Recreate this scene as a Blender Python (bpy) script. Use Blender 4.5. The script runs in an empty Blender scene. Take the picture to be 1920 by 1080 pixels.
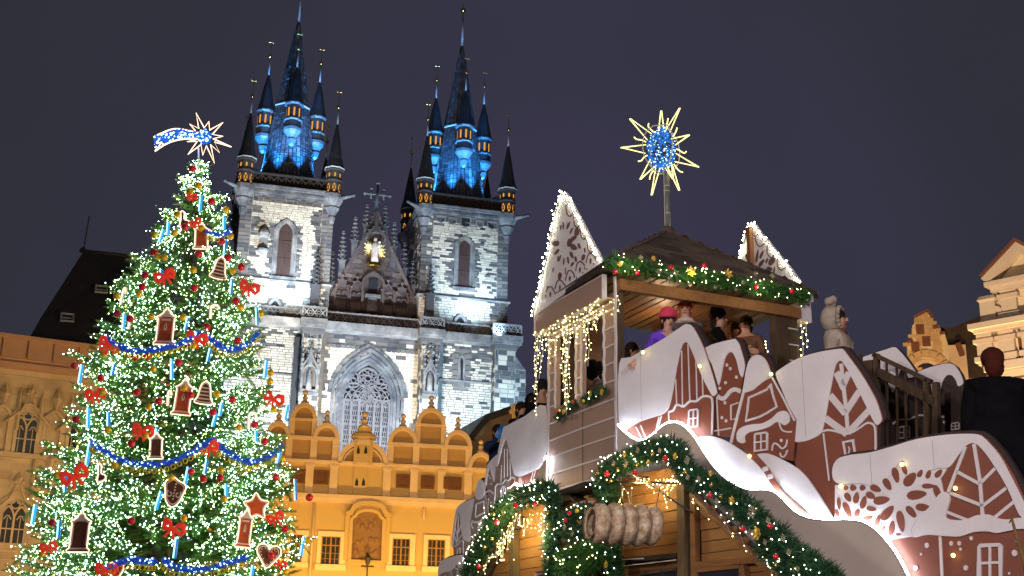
import bpy, bmesh, math, random
import numpy as np
from mathutils import Vector, Matrix, noise as mnoise
from mathutils.geometry import tessellate_polygon
random.seed(7)
sc = bpy.context.scene
col = sc.collection
R = math.radians

# ---------------------------------------------------------------- camera
FPX, PITCH, ROLL = 2350.0, R(17.5), R(1.08)
CAM = Vector((0, 0, 1.6))
_r0, _u0, FWD = Vector((1, 0, 0)), Vector((0, -math.sin(PITCH), math.cos(PITCH))), Vector((0, math.cos(PITCH), math.sin(PITCH)))
RGT = _r0 * math.cos(ROLL) + _u0 * math.sin(ROLL)
UPV = -_r0 * math.sin(ROLL) + _u0 * math.cos(ROLL)
cd = bpy.data.cameras.new('camera'); cam = bpy.data.objects.new('camera', cd); col.objects.link(cam)
cd.sensor_width = 36; cd.lens = FPX / 1920 * 36; cd.clip_end = 3000; cd.clip_start = 0.1
M3 = Matrix((RGT, UPV, -FWD)).transposed()
cam.matrix_world = Matrix.Translation(CAM) @ M3.to_4x4()
sc.camera = cam
sc.view_settings.view_transform = 'Standard'; sc.view_settings.look = 'None'
sc.view_settings.exposure = 0; sc.view_settings.gamma = 1; sc.view_settings.use_curve_mapping = False
sc.cycles.use_denoising = True
sc.cycles.max_bounces = 5; sc.cycles.diffuse_bounces = 3; sc.cycles.glossy_bounces = 2; sc.cycles.transparent_max_bounces = 6
sc.cycles.sample_clamp_indirect = 3; sc.cycles.sample_clamp_direct = 0
sc.cycles.use_light_tree = True

# ---------------------------------------------------------------- night sky
world = bpy.data.worlds.new('World'); sc.world = world; world.use_nodes = True
nt = world.node_tree; bg = nt.nodes['Background']
tc = nt.nodes.new('ShaderNodeTexCoord')      # city glow over the lit old town, corner vignette put into the colour
dp = nt.nodes.new('ShaderNodeVectorMath'); dp.operation = 'DOT_PRODUCT'; dp.inputs[1].default_value = (0.03, 0.965, 0.26); nt.links.new(tc.outputs['Generated'], dp.inputs[0])
rampn = nt.nodes.new('ShaderNodeValToRGB'); nt.links.new(dp.outputs['Value'], rampn.inputs[0])
cr = rampn.color_ramp; cr.interpolation = 'EASE'
cr.elements[0].position = 0.84; cr.elements[0].color = (0.027, 0.026, 0.036, 1)
cr.elements[1].position = 1.0; cr.elements[1].color = (0.043, 0.039, 0.071, 1)
e = cr.elements.new(0.93); e.color = (0.030, 0.0305, 0.045, 1)
e = cr.elements.new(0.97); e.color = (0.035, 0.0345, 0.058, 1)
nz = nt.nodes.new('ShaderNodeTexNoise'); nz.inputs['Scale'].default_value = 2.6; nz.inputs['Detail'].default_value = 4
mr = nt.nodes.new('ShaderNodeMapRange'); mr.inputs['To Min'].default_value = 0.78; mr.inputs['To Max'].default_value = 1.22
nt.links.new(tc.outputs['Generated'], nz.inputs[0]); nt.links.new(nz.outputs[0], mr.inputs[0])
mm = nt.nodes.new('ShaderNodeVectorMath'); mm.operation = 'SCALE'
nt.links.new(rampn.outputs[0], mm.inputs[0]); nt.links.new(mr.outputs[0], mm.inputs['Scale'])
nt.links.new(mm.outputs[0], bg.inputs[0]); bg.inputs[1].default_value = 1.0

# ---------------------------------------------------------------- helpers
def ray(px, py):
    return (RGT * ((px - 960) / FPX) - UPV * ((py - 540) / FPX) + FWD)
def at(px, py, Y):
    d = ray(px, py); return CAM + d * (Y / d.y)
def pix(p):
    v = Vector(p) - CAM; k = v.dot(FWD)
    return 960 + FPX * v.dot(RGT) / k, 540 - FPX * v.dot(UPV) / k
def Z(x0, y0, k):
    return lambda x, y: (x0 + x / k, y0 + y / k)

class Fr:
    """A facade plane: local x along it (to the right), local y into the building, z up from the ground."""
    def __init__(s, px, py, depth, ang):
        p = at(px, py, depth); s.O = Vector((p.x, p.y, 0)); a = R(ang)
        s.u = Vector((math.cos(a), math.sin(a), 0)); s.w = Vector((-math.sin(a), math.cos(a), 0)); s.ang = a
    def q(s, px, py, off=0.0):
        d = ray(px, py); t = (off - (CAM - s.O).dot(s.w)) / d.dot(s.w); p = CAM + d * t - s.O
        return (p.dot(s.u), p.z)
    def W(s, x, y, z): return s.O + s.u * x + s.w * y + Vector((0, 0, z))
    @property
    def M(s):
        m = Matrix((s.u, s.w, Vector((0, 0, 1)))).transposed().to_4x4(); m.translation = s.O; return m
# ---------------------------------------------------------------- tags, things, mesh builder
def thing(name, label, cat, M=None, group=None, kind=None):
    o = bpy.data.objects.new(name, None); col.objects.link(o); o.empty_display_size = 0.2
    if M is not None: o.matrix_world = M
    return tag(o, label, cat, group, kind)
def tag(o, label=None, cat=None, group=None, kind=None):
    if label: o['label'] = label
    if cat: o['category'] = cat
    if group: o['group'] = group
    if kind: o['kind'] = kind
    return o
def clone(o, parent=None, M=None):
    c = o.copy(); col.objects.link(c)
    if parent is not None: c.parent = parent
    if M is not None: c.matrix_world = M
    for ch in [x for x in KIDS.get(o.name, [])]: reg(clone(ch, c), c)
    return c
KIDS = {}
def reg(o, parent):
    if parent is not None: KIDS.setdefault(parent.name, []).append(o)
    return o

_OCT = [(1,0,0),(-1,0,0),(0,1,0),(0,-1,0),(0,0,1),(0,0,-1)]
_OCF = [(0,2,4),(2,1,4),(1,3,4),(3,0,4),(2,0,5),(1,2,5),(3,1,5),(0,3,5)]
class MB:
    def __init__(s): s.v = []; s.f = []; s.m = []; s.mi = 0; s.sm = []; s.smooth = False
    def add(s, vs, fs, smooth=None):
        b = len(s.v); s.v.extend([tuple(v) for v in vs])
        sm = s.smooth if smooth is None else smooth
        for f in fs:
            s.f.append(tuple(i + b for i in f)); s.m.append(s.mi); s.sm.append(sm)
        return s
    def box(s, x0, x1, y0, y1, z0, z1, back=True, T=None):
        vs = [(x0,y0,z0),(x1,y0,z0),(x1,y1,z0),(x0,y1,z0),(x0,y0,z1),(x1,y0,z1),(x1,y1,z1),(x0,y1,z1)]
        if T: vs = [T(Vector(v)) for v in vs]
        fs = [(0,1,5,4),(1,2,6,5),(3,0,4,7),(4,5,6,7),(0,3,2,1)]
        if back: fs.append((2,3,7,6))
        return s.add(vs, fs, False)
    def taper(s, x0, x1, y0, y1, z0, z1, k=0.0, ky=None):
        "box whose top is k narrower on each side"
        ky = k if ky is None else ky
        vs = [(x0,y0,z0),(x1,y0,z0),(x1,y1,z0),(x0,y1,z0),(x0+k,y0+ky,z1),(x1-k,y0+ky,z1),(x1-k,y1-ky,z1),(x0+k,y1-ky,z1)]
        return s.add(vs, [(0,1,5,4),(1,2,6,5),(3,0,4,7),(4,5,6,7),(0,3,2,1),(2,3,7,6)], False)
    def prism(s, pts, y0, y1, back=True, T=None):
        pts = clean(pts); n = len(pts)
        if area(pts) < 0: pts = pts[::-1]
        vs = [(x, y0, z) for x, z in pts] + [(x, y1, z) for x, z in pts]
        if T: vs = [T(Vector(v)) for v in vs]
        tri = tessellate_polygon([[Vector((x, z, 0)) for x, z in pts]])
        fs = []
        for t in tri:
            a, b, c = t
            ar = (pts[b][0]-pts[a][0])*(pts[c][1]-pts[a][1])-(pts[b][1]-pts[a][1])*(pts[c][0]-pts[a][0])
            if ar < 0: b, c = c, b
            fs.append((a, b, c))
            if back: fs.append((a + n, c + n, b + n))
        for i in range(n):
            j = (i + 1) % n; fs.append((i, i + n, j + n, j))
        return s.add(vs, fs, False)
    def ribbon(s, pts, w, y0, y1, closed=False):
        P = [Vector(p) for p in pts]; n = len(P); L = []; Rr = []
        for i in range(n):
            a = P[i-1] if (i > 0 or closed) else P[i]; b = P[(i+1) % n] if (i < n-1 or closed) else P[i]
            d = (b - a)
            if d.length < 1e-9: d = Vector((1, 0))
            d.normalize(); nn = Vector((-d.y, d.x))
            if 0 < i < n-1 or closed:
                d1 = (P[i]-P[i-1]).normalized(); c = max(0.5, abs(d1.dot(d)))
            else: c = 1
            ww = (w[i] if isinstance(w, (list, tuple)) else w) / 2 / c
            L.append(P[i] + nn * ww); Rr.append(P[i] - nn * ww)
        vs = []; 
        for i in range(n): vs += [(L[i].x, y0, L[i].y), (Rr[i].x, y0, Rr[i].y), (Rr[i].x, y1, Rr[i].y), (L[i].x, y1, L[i].y)]
        fs = []
        for i in range(n if closed else n-1):
            a = i*4; b = ((i+1) % n)*4
            fs += [(a, a+1, b+1, b), (a+1, a+2, b+2, b+1), (a+3, a, b, b+3), (a+2, a+3, b+3, b+2)]
        if not closed: fs += [(3,2,1,0), ((n-1)*4, (n-1)*4+1, (n-1)*4+2, (n-1)*4+3)]
        return s.add(vs, fs, False)
    def tube(s, pts, r, seg=6, cap=True, closed=False):
        P = [Vector(p) for p in pts]; n = len(P); rings = []; prev = None
        for i in range(n):
            a = P[i-1] if (i > 0 or closed) else P[i]; b = P[(i+1) % n] if (i < n-1 or closed) else P[i]
            t = (b - a)
            if t.length < 1e-9: t = Vector((0,0,1))
            t.normalize()
            if prev is None: up = Vector((0,0,1)) if abs(t.z) < 0.9 else Vector((1,0,0))
            else: up = prev
            x = t.cross(up)
            if x.length < 1e-5: x = t.cross(Vector((0.3,1,0.2)))
            x.normalize(); y = x.cross(t); prev = y
            rr = r[i] if isinstance(r, (list, tuple)) else r
            rings.append([P[i] + (x*math.cos(2*math.pi*k/seg) + y*math.sin(2*math.pi*k/seg))*rr for k in range(seg)])
        vs = [v for rg in rings for v in rg]; fs = []
        for i in range(n if closed else n-1):
            j = (i+1) % n
            for k in range(seg):
                l = (k+1) % seg; fs.append((i*seg+k, i*seg+l, j*seg+l, j*seg+k))
        if cap and not closed: fs += [tuple(range(seg))[::-1], tuple((n-1)*seg+k for k in range(seg))]
        return s.add(vs, fs, seg > 4)
    def lathe(s, prof, cx=0, cy=0, seg=12, ph=0.0, smooth=False, T=None, sx=1.0, sy=1.0):
        vs = []; n = len(prof)
        for r, z in prof:
            for k in range(seg):
                a = ph + 2*math.pi*k/seg; vs.append((cx + r*math.cos(a)*sx, cy + r*math.sin(a)*sy, z))
        if T: vs = [T(Vector(v)) for v in vs]
        fs = []
        for i in range(n-1):
            for k in range(seg):
                l = (k+1) % seg; fs.append((i*seg+k, i*seg+l, (i+1)*seg+l, (i+1)*seg+k))
        fs += [tuple(range(seg))[::-1], tuple((n-1)*seg+k for k in range(seg))]
        return s.add(vs, fs, smooth)
    def ball(s, c, r, seg=10, rings=6, sc3=(1,1,1)):
        c = Vector(c); vs = []; fs = []
        for i in range(1, rings):
            t = math.pi*i/rings
            for k in range(seg):
                a = 2*math.pi*k/seg; vs.append((c.x+r*sc3[0]*math.sin(t)*math.cos(a), c.y+r*sc3[1]*math.sin(t)*math.sin(a), c.z+r*sc3[2]*math.cos(t)))
        top = len(vs); vs.append((c.x, c.y, c.z+r*sc3[2])); vs.append((c.x, c.y, c.z-r*sc3[2]))
        for k in range(seg):
            l = (k+1) % seg; fs.append((k, l, top)); fs.append(((rings-2)*seg+l, (rings-2)*seg+k, top+1))
            for i in range(rings-2): fs.append((i*seg+k, (i+1)*seg+k, (i+1)*seg+l, i*seg+l))
        return s.add(vs, fs, True)
    def octa(s, c, r, rz=None):
        rz = r if rz is None else rz
        return s.add([(c[0]+a*r, c[1]+b*r, c[2]+d*rz) for a, b, d in _OCT], _OCF, False)
    def build(s, name, mats, parent=None, label=None, kind=None, M=None):
        me = bpy.data.meshes.new(name); me.from_pydata(s.v, [], s.f)
        if not isinstance(mats, (list, tuple)): mats = [mats]
        for m in mats: me.materials.append(m)
        if len(mats) > 1: me.polygons.foreach_set('material_index', s.m)
        if any(s.sm): me.polygons.foreach_set('use_smooth', s.sm)
        me.update()
        return put(name, me, parent, label, kind, M)
def put(name, me, parent=None, label=None, kind=None, M=None):
    o = bpy.data.objects.new(name, me); col.objects.link(o)
    if parent is not None: o.parent = parent; reg(o, parent)
    if M is not None: o.matrix_local = M
    return tag(o, label, None, None, kind)
def area(p): return sum(p[i-1][0]*p[i][1]-p[i][0]*p[i-1][1] for i in range(len(p)))/2
def clean(p):
    o = []
    for a in p:
        if not o or abs(a[0]-o[-1][0])+abs(a[1]-o[-1][1]) > 1e-5: o.append(tuple(a))
    if abs(o[0][0]-o[-1][0])+abs(o[0][1]-o[-1][1]) < 1e-5: o.pop()
    return o
def smooth_pts(p, k=4, closed=False):
    n = len(p); o = []
    rng = range(n if closed else n-1)
    for i in rng:
        p0 = p[i-1] if (i > 0 or closed) else p[i]; p1 = p[i]; p2 = p[(i+1) % n]; p3 = p[(i+2) % n] if (i+2 < n or closed) else p2
        for j in range(k):
            t = j/k
            o.append(tuple(0.5*((2*p1[d]) + (-p0[d]+p2[d])*t + (2*p0[d]-5*p1[d]+4*p2[d]-p3[d])*t*t + (-p0[d]+3*p1[d]-3*p2[d]+p3[d])*t**3) for d in range(len(p1))))
    if not closed: o.append(tuple(p[-1]))
    return o
def pointed(x0, x1, zs, za, n=7):
    "pointed arch from (x0,zs) over the apex to (x1,zs)"
    W = x1-x0; o = []
    for i in range(n+1):
        a = i/n*math.pi/3; o.append((x0+W*(1-math.cos(a)), zs+(za-zs)*math.sin(a)/math.sin(math.pi/3)))
    return o + [(x0+x1-x, z) for x, z in o[::-1][1:]]
def rounded(x0, x1, zs, za, n=14):
    xm = (x0+x1)/2; return [(xm-(xm-x0)*math.cos(math.pi*i/n), zs+(za-zs)*math.sin(math.pi*i/n)) for i in range(n+1)]
def inside(x, z, P):
    c = False; n = len(P); j = n-1
    for i in range(n):
        if (P[i][1] > z) != (P[j][1] > z) and x < (P[j][0]-P[i][0])*(z-P[i][1])/(P[j][1]-P[i][1])+P[i][0]: c = not c
        j = i
    return c
def stones(mb, x0, x1, z0, z1, h, l0, l1, y=0.0, proud=0.05, gap=0.04, skip=None, pick=None, rnd=None, axis='x', sgn=1):
    "courses of separate stone blocks standing proud of a wall; pick(x,z) gives the material index or None"
    rnd = rnd or random; z = z0
    while z < z1 - h*0.3:
        hh = min(h*rnd.uniform(0.85, 1.15), z1-z); x = x0 - rnd.uniform(0, l0)
        while x < x1:
            l = rnd.uniform(l0, l1); a, b = max(x, x0), min(x+l, x1); x += l
            if b-a < l0*0.35: continue
            cx, cz = (a+b)/2, z+hh/2
            if skip and skip(cx, cz): continue
            if pick:
                k = pick(cx, cz)
                if k is None: continue
                mb.mi = k
            p = proud*rnd.uniform(0.5, 1.3); g = gap/2
            if axis == 'x': mb.box(a+g, b-g, y-p, y+0.02, z+g, z+hh-g, back=False)
            else:
                # wall whose face is x = y (a constant), running along y
                mb.box(min(y, y-sgn*p)+(0 if sgn > 0 else 0), max(y, y-sgn*p), a+g, b-g, z+g, z+hh-g)
        z += hh

# ---------------------------------------------------------------- materials
def mat(name, c1, c2=None, var='noise', nscale=1.0, namt=0.25, rough=0.8, metal=0.0, bump=0.0, bscale=8.0, emit=None, es=0.0, sheen=0, coat=0, sample=None, stretch=None, trans=0, alpha=1):
    m = bpy.data.materials.new(name); m.use_nodes = True; t = m.node_tree; N = t.nodes; Lk = t.links
    b = N['Principled BSDF']; b.inputs['Roughness'].default_value = rough; b.inputs['Metallic'].default_value = metal
    b.inputs['Base Color'].default_value = (*c1, 1)
    if coat: b.inputs['Coat Weight'].default_value = coat
    if trans: b.inputs['Transmission Weight'].default_value = trans
    if alpha < 1: b.inputs['Alpha'].default_value = alpha
    if emit:
        b.inputs['Emission Color'].default_value = (*emit, 1); b.inputs['Emission Strength'].default_value = es
        if sample: m.cycles.emission_sampling = sample
    if namt or c2 or bump:
        tcn = N.new('ShaderNodeTexCoord'); src = tcn.outputs['Object']
        if stretch:
            mp = N.new('ShaderNodeMapping'); mp.inputs['Scale'].default_value = stretch; Lk.new(src, mp.inputs[0]); src = mp.outputs[0]
        nz = N.new('ShaderNodeTexNoise'); nz.inputs['Scale'].default_value = nscale; nz.inputs['Detail'].default_value = 5; nz.inputs['Roughness'].default_value = 0.6
        Lk.new(src, nz.inputs[0])
        if c2:
            mx = N.new('ShaderNodeMix'); mx.data_type = 'RGBA'; mx.inputs[6].default_value = (*c1, 1); mx.inputs[7].default_value = (*c2, 1)
            if var == 'island': g = N.new('ShaderNodeNewGeometry'); Lk.new(g.outputs['Random Per Island'], mx.inputs[0])
            elif var == 'object': g = N.new('ShaderNodeObjectInfo'); Lk.new(g.outputs['Random'], mx.inputs[0])
            else:
                r = N.new('ShaderNodeMapRange'); r.inputs['From Min'].default_value = 0.35; r.inputs['From Max'].default_value = 0.65
                Lk.new(nz.outputs[0], r.inputs[0]); Lk.new(r.outputs[0], mx.inputs[0])
            out = mx.outputs[2]
        else:
            rgb = N.new('ShaderNodeRGB'); rgb.outputs[0].default_value = (*c1, 1); out = rgb.outputs[0]
        if namt:
            r2 = N.new('ShaderNodeMapRange'); r2.inputs['From Min'].default_value = 0.25; r2.inputs['From Max'].default_value = 0.75
            r2.inputs['To Min'].default_value = 1-namt; r2.inputs['To Max'].default_value = 1+namt
            Lk.new(nz.outputs[0], r2.inputs[0])
            v = N.new('ShaderNodeVectorMath'); v.operation = 'SCALE'; Lk.new(out, v.inputs[0]); Lk.new(r2.outputs[0], v.inputs['Scale']); out = v.outputs[0]
        Lk.new(out, b.inputs['Base Color'])
        if bump:
            n2 = N.new('ShaderNodeTexNoise'); n2.inputs['Scale'].default_value = bscale; n2.inputs['Detail'].default_value = 4; Lk.new(src, n2.inputs[0])
            bp = N.new('ShaderNodeBump'); bp.inputs['Strength'].default_value = bump; bp.inputs['Distance'].default_value = 0.05
            Lk.new(n2.outputs[0], bp.inputs['Height']); Lk.new(bp.outputs[0], b.inputs['Normal'])
    return m
def glow(name, c, s, sample='AUTO'):
    m = bpy.data.materials.new(name); m.use_nodes = True; t = m.node_tree
    for n in list(t.nodes): t.nodes.remove(n)
    o = t.nodes.new('ShaderNodeOutputMaterial'); e = t.nodes.new('ShaderNodeEmission'); e.inputs[0].default_value = (*c, 1); e.inputs[1].default_value = s
    t.links.new(e.outputs[0], o.inputs[0]); m.cycles.emission_sampling = sample
    return m
def spot(loc, tgt, power, color, angle, blend=0.6, radius=0.3):
    l = bpy.data.lights.new('floodlight', 'SPOT'); l.energy = power; l.color = color; l.spot_size = R(angle); l.spot_blend = blend; l.shadow_soft_size = radius
    o = bpy.data.objects.new('floodlight', l); col.objects.link(o); o.location = loc
    o.rotation_euler = (Vector(tgt)-Vector(loc)).to_track_quat('-Z', 'Y').to_euler(); return o
def lamp(loc, power, color, radius=0.2, name='street_and_fill_light'):
    l = bpy.data.lights.new(name, 'POINT'); l.energy = power; l.color = color; l.shadow_soft_size = radius
    o = bpy.data.objects.new(name, l); col.objects.link(o); o.location = loc; return o

# ground: one paved sheet to the horizon
GM = mat('cobble_paving', (0.09, 0.085, 0.08), (0.05, 0.048, 0.046), nscale=0.7, namt=0.3, bump=0.4, bscale=6, rough=0.6)
g = MB(); g.add([(-900,-300,0),(900,-300,0),(900,1500,0),(-900,1500,0)], [(0,1,2,3)]); g.build('ground', GM, kind='structure')
# ================================================================ lamps of the square (floodlights, street lanterns) and added fill
CH = Fr(700, 600, 125, 15)          # church front
YH = Fr(720, 945, 92, 11)           # ochre school house
SB = Fr(90, 643, 74, 27)            # gothic stone house on the left
FW = Fr(1158, 800, 16.0, 24)        # front of the wooden tower
LW = Fr(1158, 800, 16.0, -66)       # its left side wall
GW = Fr(1159, 800, 15.97, -47)      # gingerbread stair cladding
COOL = (0.46, 0.72, 1.0); WHT = (0.86, 0.93, 1.0); BLU = (0.03, 0.33, 1.0); SOD = (1.0, 0.50, 0.12); WRM = (1.0, 0.72, 0.45)
def S(fr, a, b, P, c, ang, blend=0.7, rad=0.4): spot(fr.W(*a), fr.W(*b), P, c, ang, blend, rad)
# church, west front
S(CH, (-4, -17, 15), (-2, 0, 28), 54000, (1.0, 0.94, 0.84), 75)
S(CH, (11, -17, 15), (9, 0, 30), 64000, COOL, 75)
S(CH, (-14, -15, 15), (-13, 0, 31), 44000, COOL, 75)
# towers, from the terrace and from far
for cx in (-9.6, 9.5):
    S(CH, (cx+1.5, -5.5, 36.5), (cx, 0, 46), 7500, COOL, 105, 0.8, 0.3)
    S(CH, (cx-2.0, -26, 18), (cx, 0, 44.5), 90000, (1.0, 0.92, 0.80), 26, 0.5)
S(CH, (13.0, -2.4, 36.3), (12.5, 0, 39.5), 700, COOL, 120, 0.8, 0.2)
S(CH, (-12.5, -2.4, 36.3), (-12.0, 0, 39.5), 900, COOL, 120, 0.8, 0.2)
S(CH, (0, -14, 30), (0, 1, 43), 2300, (1.0, 0.76, 0.74), 60, 0.6)
S(CH, (1.5, 3, 38), (5.2, 6, 46), 700, (0.45, 0.6, 1.0), 110, 0.8)
# blue beams on the spires, from the foot of each
for cx in (-9.6, 9.5):
    for dx, y0, y1 in ((-1.75, 1.55, 2.6), (1.35, 1.15, 2.35), (-3.55, 4.3, 4.7), (3.55, 4.3, 4.7)):
        S(CH, (cx+dx, y0-0.45, 52.3), (cx+dx*0.72, y1, 58.5), 22000, BLU, 50, 1.0, 0.1)
        S(CH, (cx+dx, y0-0.45, 52.3), (cx+dx*0.80, y1-0.25, 57.0), 3500, (0.12, 0.45, 1.0), 30, 1.0, 0.1)
    S(CH, (cx, -9, 51), (cx, 3, 63), 9000, BLU, 44, 0.9, 0.3)  # extra blue wash hung in mid-air, added to fill the middle of the spire
# ochre house: sodium lanterns low in front of it
for x in (-9, -1, 7, 14): lamp(YH.W(x, -7.5, 4.0), 3300, (1.0, 0.57, 0.09), 0.3)
for x in (-6, 8): lamp(YH.W(x, -22, 9), 3600, (1.0, 0.60, 0.30), 0.3)
# stone house on the left
for x in (-8, 2): lamp(SB.W(x, -12, 8), 2700, (1.0, 0.68, 0.32), 0.3)
# houses on the right
lamp((14, 36, 6), 10500, (1.0, 0.76, 0.48), 0.3); lamp((17, 48, 6), 9500, (1.0, 0.56, 0.18), 0.3)
# square lighting behind the photographer; middle lamp is added fill for the left houses
lamp((-7, -3, 7), 4300, (1.0, 0.87, 0.85), 0.5); lamp((-11, 5, 7), 1500, (1.0, 0.86, 0.80), 0.5); lamp((5.5, -2, 8), 3900, (0.95, 0.80, 0.85), 0.5)
# ================================================================ the twin-towered church
CH = Fr(700, 600, 125, 15)
M_PALE = mat('pale_limestone', (0.60, 0.54, 0.43), (0.44, 0.39, 0.32), var='island', nscale=0.25, namt=0.35, bump=0.5, bscale=3)
M_ASHLR = mat('cream_ashlar', (0.62, 0.55, 0.42), (0.50, 0.44, 0.34), var='island', nscale=0.25, namt=0.22, bump=0.4, bscale=3)
M_DARK = mat('soot_dark_sandstone', (0.045, 0.048, 0.06), (0.15, 0.14, 0.13), var='island', nscale=0.6, namt=0.3, bump=0.5, bscale=3)
M_DARKO = mat('soot_dark_block', (0.045, 0.048, 0.06), (0.16, 0.145, 0.13), var='object', nscale=0.6, namt=0.3, bump=0.5, bscale=3)
M_MORT = mat('pale_mortar', (0.22, 0.21, 0.19), (0.34, 0.32, 0.28), nscale=0.35, namt=0.25, bump=0.4, bscale=2)
M_MORTD = mat('shade_painted_rubble_joint', (0.10, 0.095, 0.09), (0.17, 0.16, 0.15), nscale=0.6, namt=0.3)  # dark mortar colour stands in for thin shadow lines between rubble stones
M_TRIM = mat('weathered_trim_stone', (0.11, 0.11, 0.115), (0.24, 0.23, 0.22), nscale=0.6, namt=0.3, bump=0.5, bscale=3)
M_GAB = mat('brown_gable_stone', (0.045, 0.032, 0.034), (0.12, 0.088, 0.080), var='island', nscale=0.8, namt=0.3, bump=0.5, bscale=4)
M_PINN = mat('sooty_pinnacle_stone', (0.05, 0.05, 0.06), (0.10, 0.095, 0.10), nscale=1, namt=0.3)
M_CORN = mat('blue_grey_cornice_stone', (0.06, 0.065, 0.08), (0.15, 0.15, 0.16), nscale=0.7, namt=0.35, bump=0.5, bscale=3)
M_BLACK = mat('black_stone_gallery', (0.035, 0.032, 0.034), nscale=1, namt=0.3)
M_SLATE = mat('spire_slate', (0.06, 0.065, 0.075), (0.19, 0.20, 0.22), var='island', nscale=2.0, namt=0.4, bump=0.8, bscale=5, rough=0.45)
M_SLATED = mat('turret_slate', (0.025, 0.027, 0.033), nscale=2.0, namt=0.4, bump=0.6, bscale=5, rough=0.5)
M_LOUV = mat('dark_wood_louvre', (0.045, 0.022, 0.018), nscale=2, namt=0.4, stretch=(3, 3, 0.3))
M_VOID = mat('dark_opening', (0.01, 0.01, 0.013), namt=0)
M_LEADW = mat('zinc_band', (0.38, 0.40, 0.42), nscale=2, namt=0.2, rough=0.5)
M_CORB = mat('grey_zinc_corbel', (0.075, 0.08, 0.085), nscale=2, namt=0.3, rough=0.5)
M_GOLD = mat('gilded_metal', (0.85, 0.58, 0.18), namt=0, rough=0.25, metal=1.0)
M_WARMWIN = glow('warm_lit_turret_window', (1.0, 0.42, 0.06), 0.9, 'NONE')
M_FIG = mat('pale_statue_stone', (0.6, 0.5, 0.45), nscale=3, namt=0.3)

church = thing('church', 'twin-towered gothic church with floodlit stone walls and blue-lit slate spires', 'church', CH.M)
cq = CH.q
HW = 4.75; ZTOP = 50.2; ZSTR = 40.7; ZBAL = 37.0; ZSPR = 54.3; ZAPX = 73.1
TC = (-9.6, 9.5)
def oct_T(cx, cy): return None
rn = random.Random(11)

def arch_window(par, x0, x1, z0, zs, za, y=0.0, name='window', deep=0.5, lou=True, ring=0.42):
    "recess rings, jambs and a dark wooden louvre"
    mb = MB()
    for i in range(3):
        d = ring*(3-i)/3
        out = [(x0-d, z0)] + pointed(x0-d, x1+d, zs, za+d*1.2) + [(x1+d, z0)]
        mb.ribbon(out, ring/3*0.86, y-0.16+0.07*i, y+0.3)
    mb.box(x0-ring-0.2, x1+ring+0.2, y-0.3, y+0.2, z0-0.3, z0)
    f = mb.build(name, M_TRIM, par)
    p = MB(); out = [(x0+0.05, z0)] + pointed(x0+0.05, x1-0.05, zs, za) + [(x1-0.05, z0)]
    p.prism(out, y-0.062, y+0.3); p.build('louvre', M_LOUV, f)
    s = MB(); n = 7
    for i in range(1, n):
        xx = x0 + (x1-x0)*i/n; s.box(xx-0.035, xx+0.035, y-0.12, y-0.06, z0, zs+0.2)
    if za-z0 > 4:
        for k in (0.33, 0.66): s.box(x0+0.05, x1-0.05, y-0.135, y-0.075, z0+(za-z0)*k, z0+(za-z0)*k+0.09)
    s.build('slat', M_LOUV, f, kind='stuff')

def lit_window(par, cx, cy, r, ang, z0, z1, w, cross=False):
    "small lit opening on the face of an octagonal turret"
    ux, uy = -math.sin(ang), math.cos(ang); ox, oy = math.cos(ang), math.sin(ang)
    def P(a, o, z): return (cx+ox*(r+o)+ux*a, cy+oy*(r+o)+uy*a, z)
    zz = z1-w*0.5; mb = MB()
    pts = [(-w/2, z0), (w/2, z0), (w/2, zz), (0, z1), (-w/2, zz)]
    mb.add([P(a, 0.012, z) for a, z in pts] + [P(a, -0.05, z) for a, z in pts], [(0,1,2,3,4)] + [(i, i+5, (i+1) % 5+5, (i+1) % 5) for i in range(5)])
    mb.build('pane', M_WARMWIN, par)
    if cross:
        for sgn in (1, -1): mb = MB(); mb.tube([P(-w/2*sgn, 0.05, z0), P(w/2*sgn, 0.05, z1-0.1)], 0.05, 4); mb.build('glazing_bar', M_BLACK, par)

def finial(par, cx, cy, z, zb, r=0.07, star=True):
    mb = MB(); mb.tube([(cx, cy, z-0.5), (cx, cy, zb)], [r*1.6, r*0.9], 6)
    f = mb.build('needle', M_LEADW, par)
    g = MB(); g.ball((cx, cy, zb), 0.22, 10, 6); g.tube([(cx, cy, zb), (cx, cy, zb+1.7)], 0.03, 4)
    if star:
        for k in range(4):
            a = math.pi*k/4; g.tube([(cx-0.28*math.cos(a), cy, zb+1.75-0.28*math.sin(a)), (cx+0.28*math.cos(a), cy, zb+1.75+0.28*math.sin(a))], 0.022, 4)
    g.build('gilded_ball', M_GOLD, f)

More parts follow.
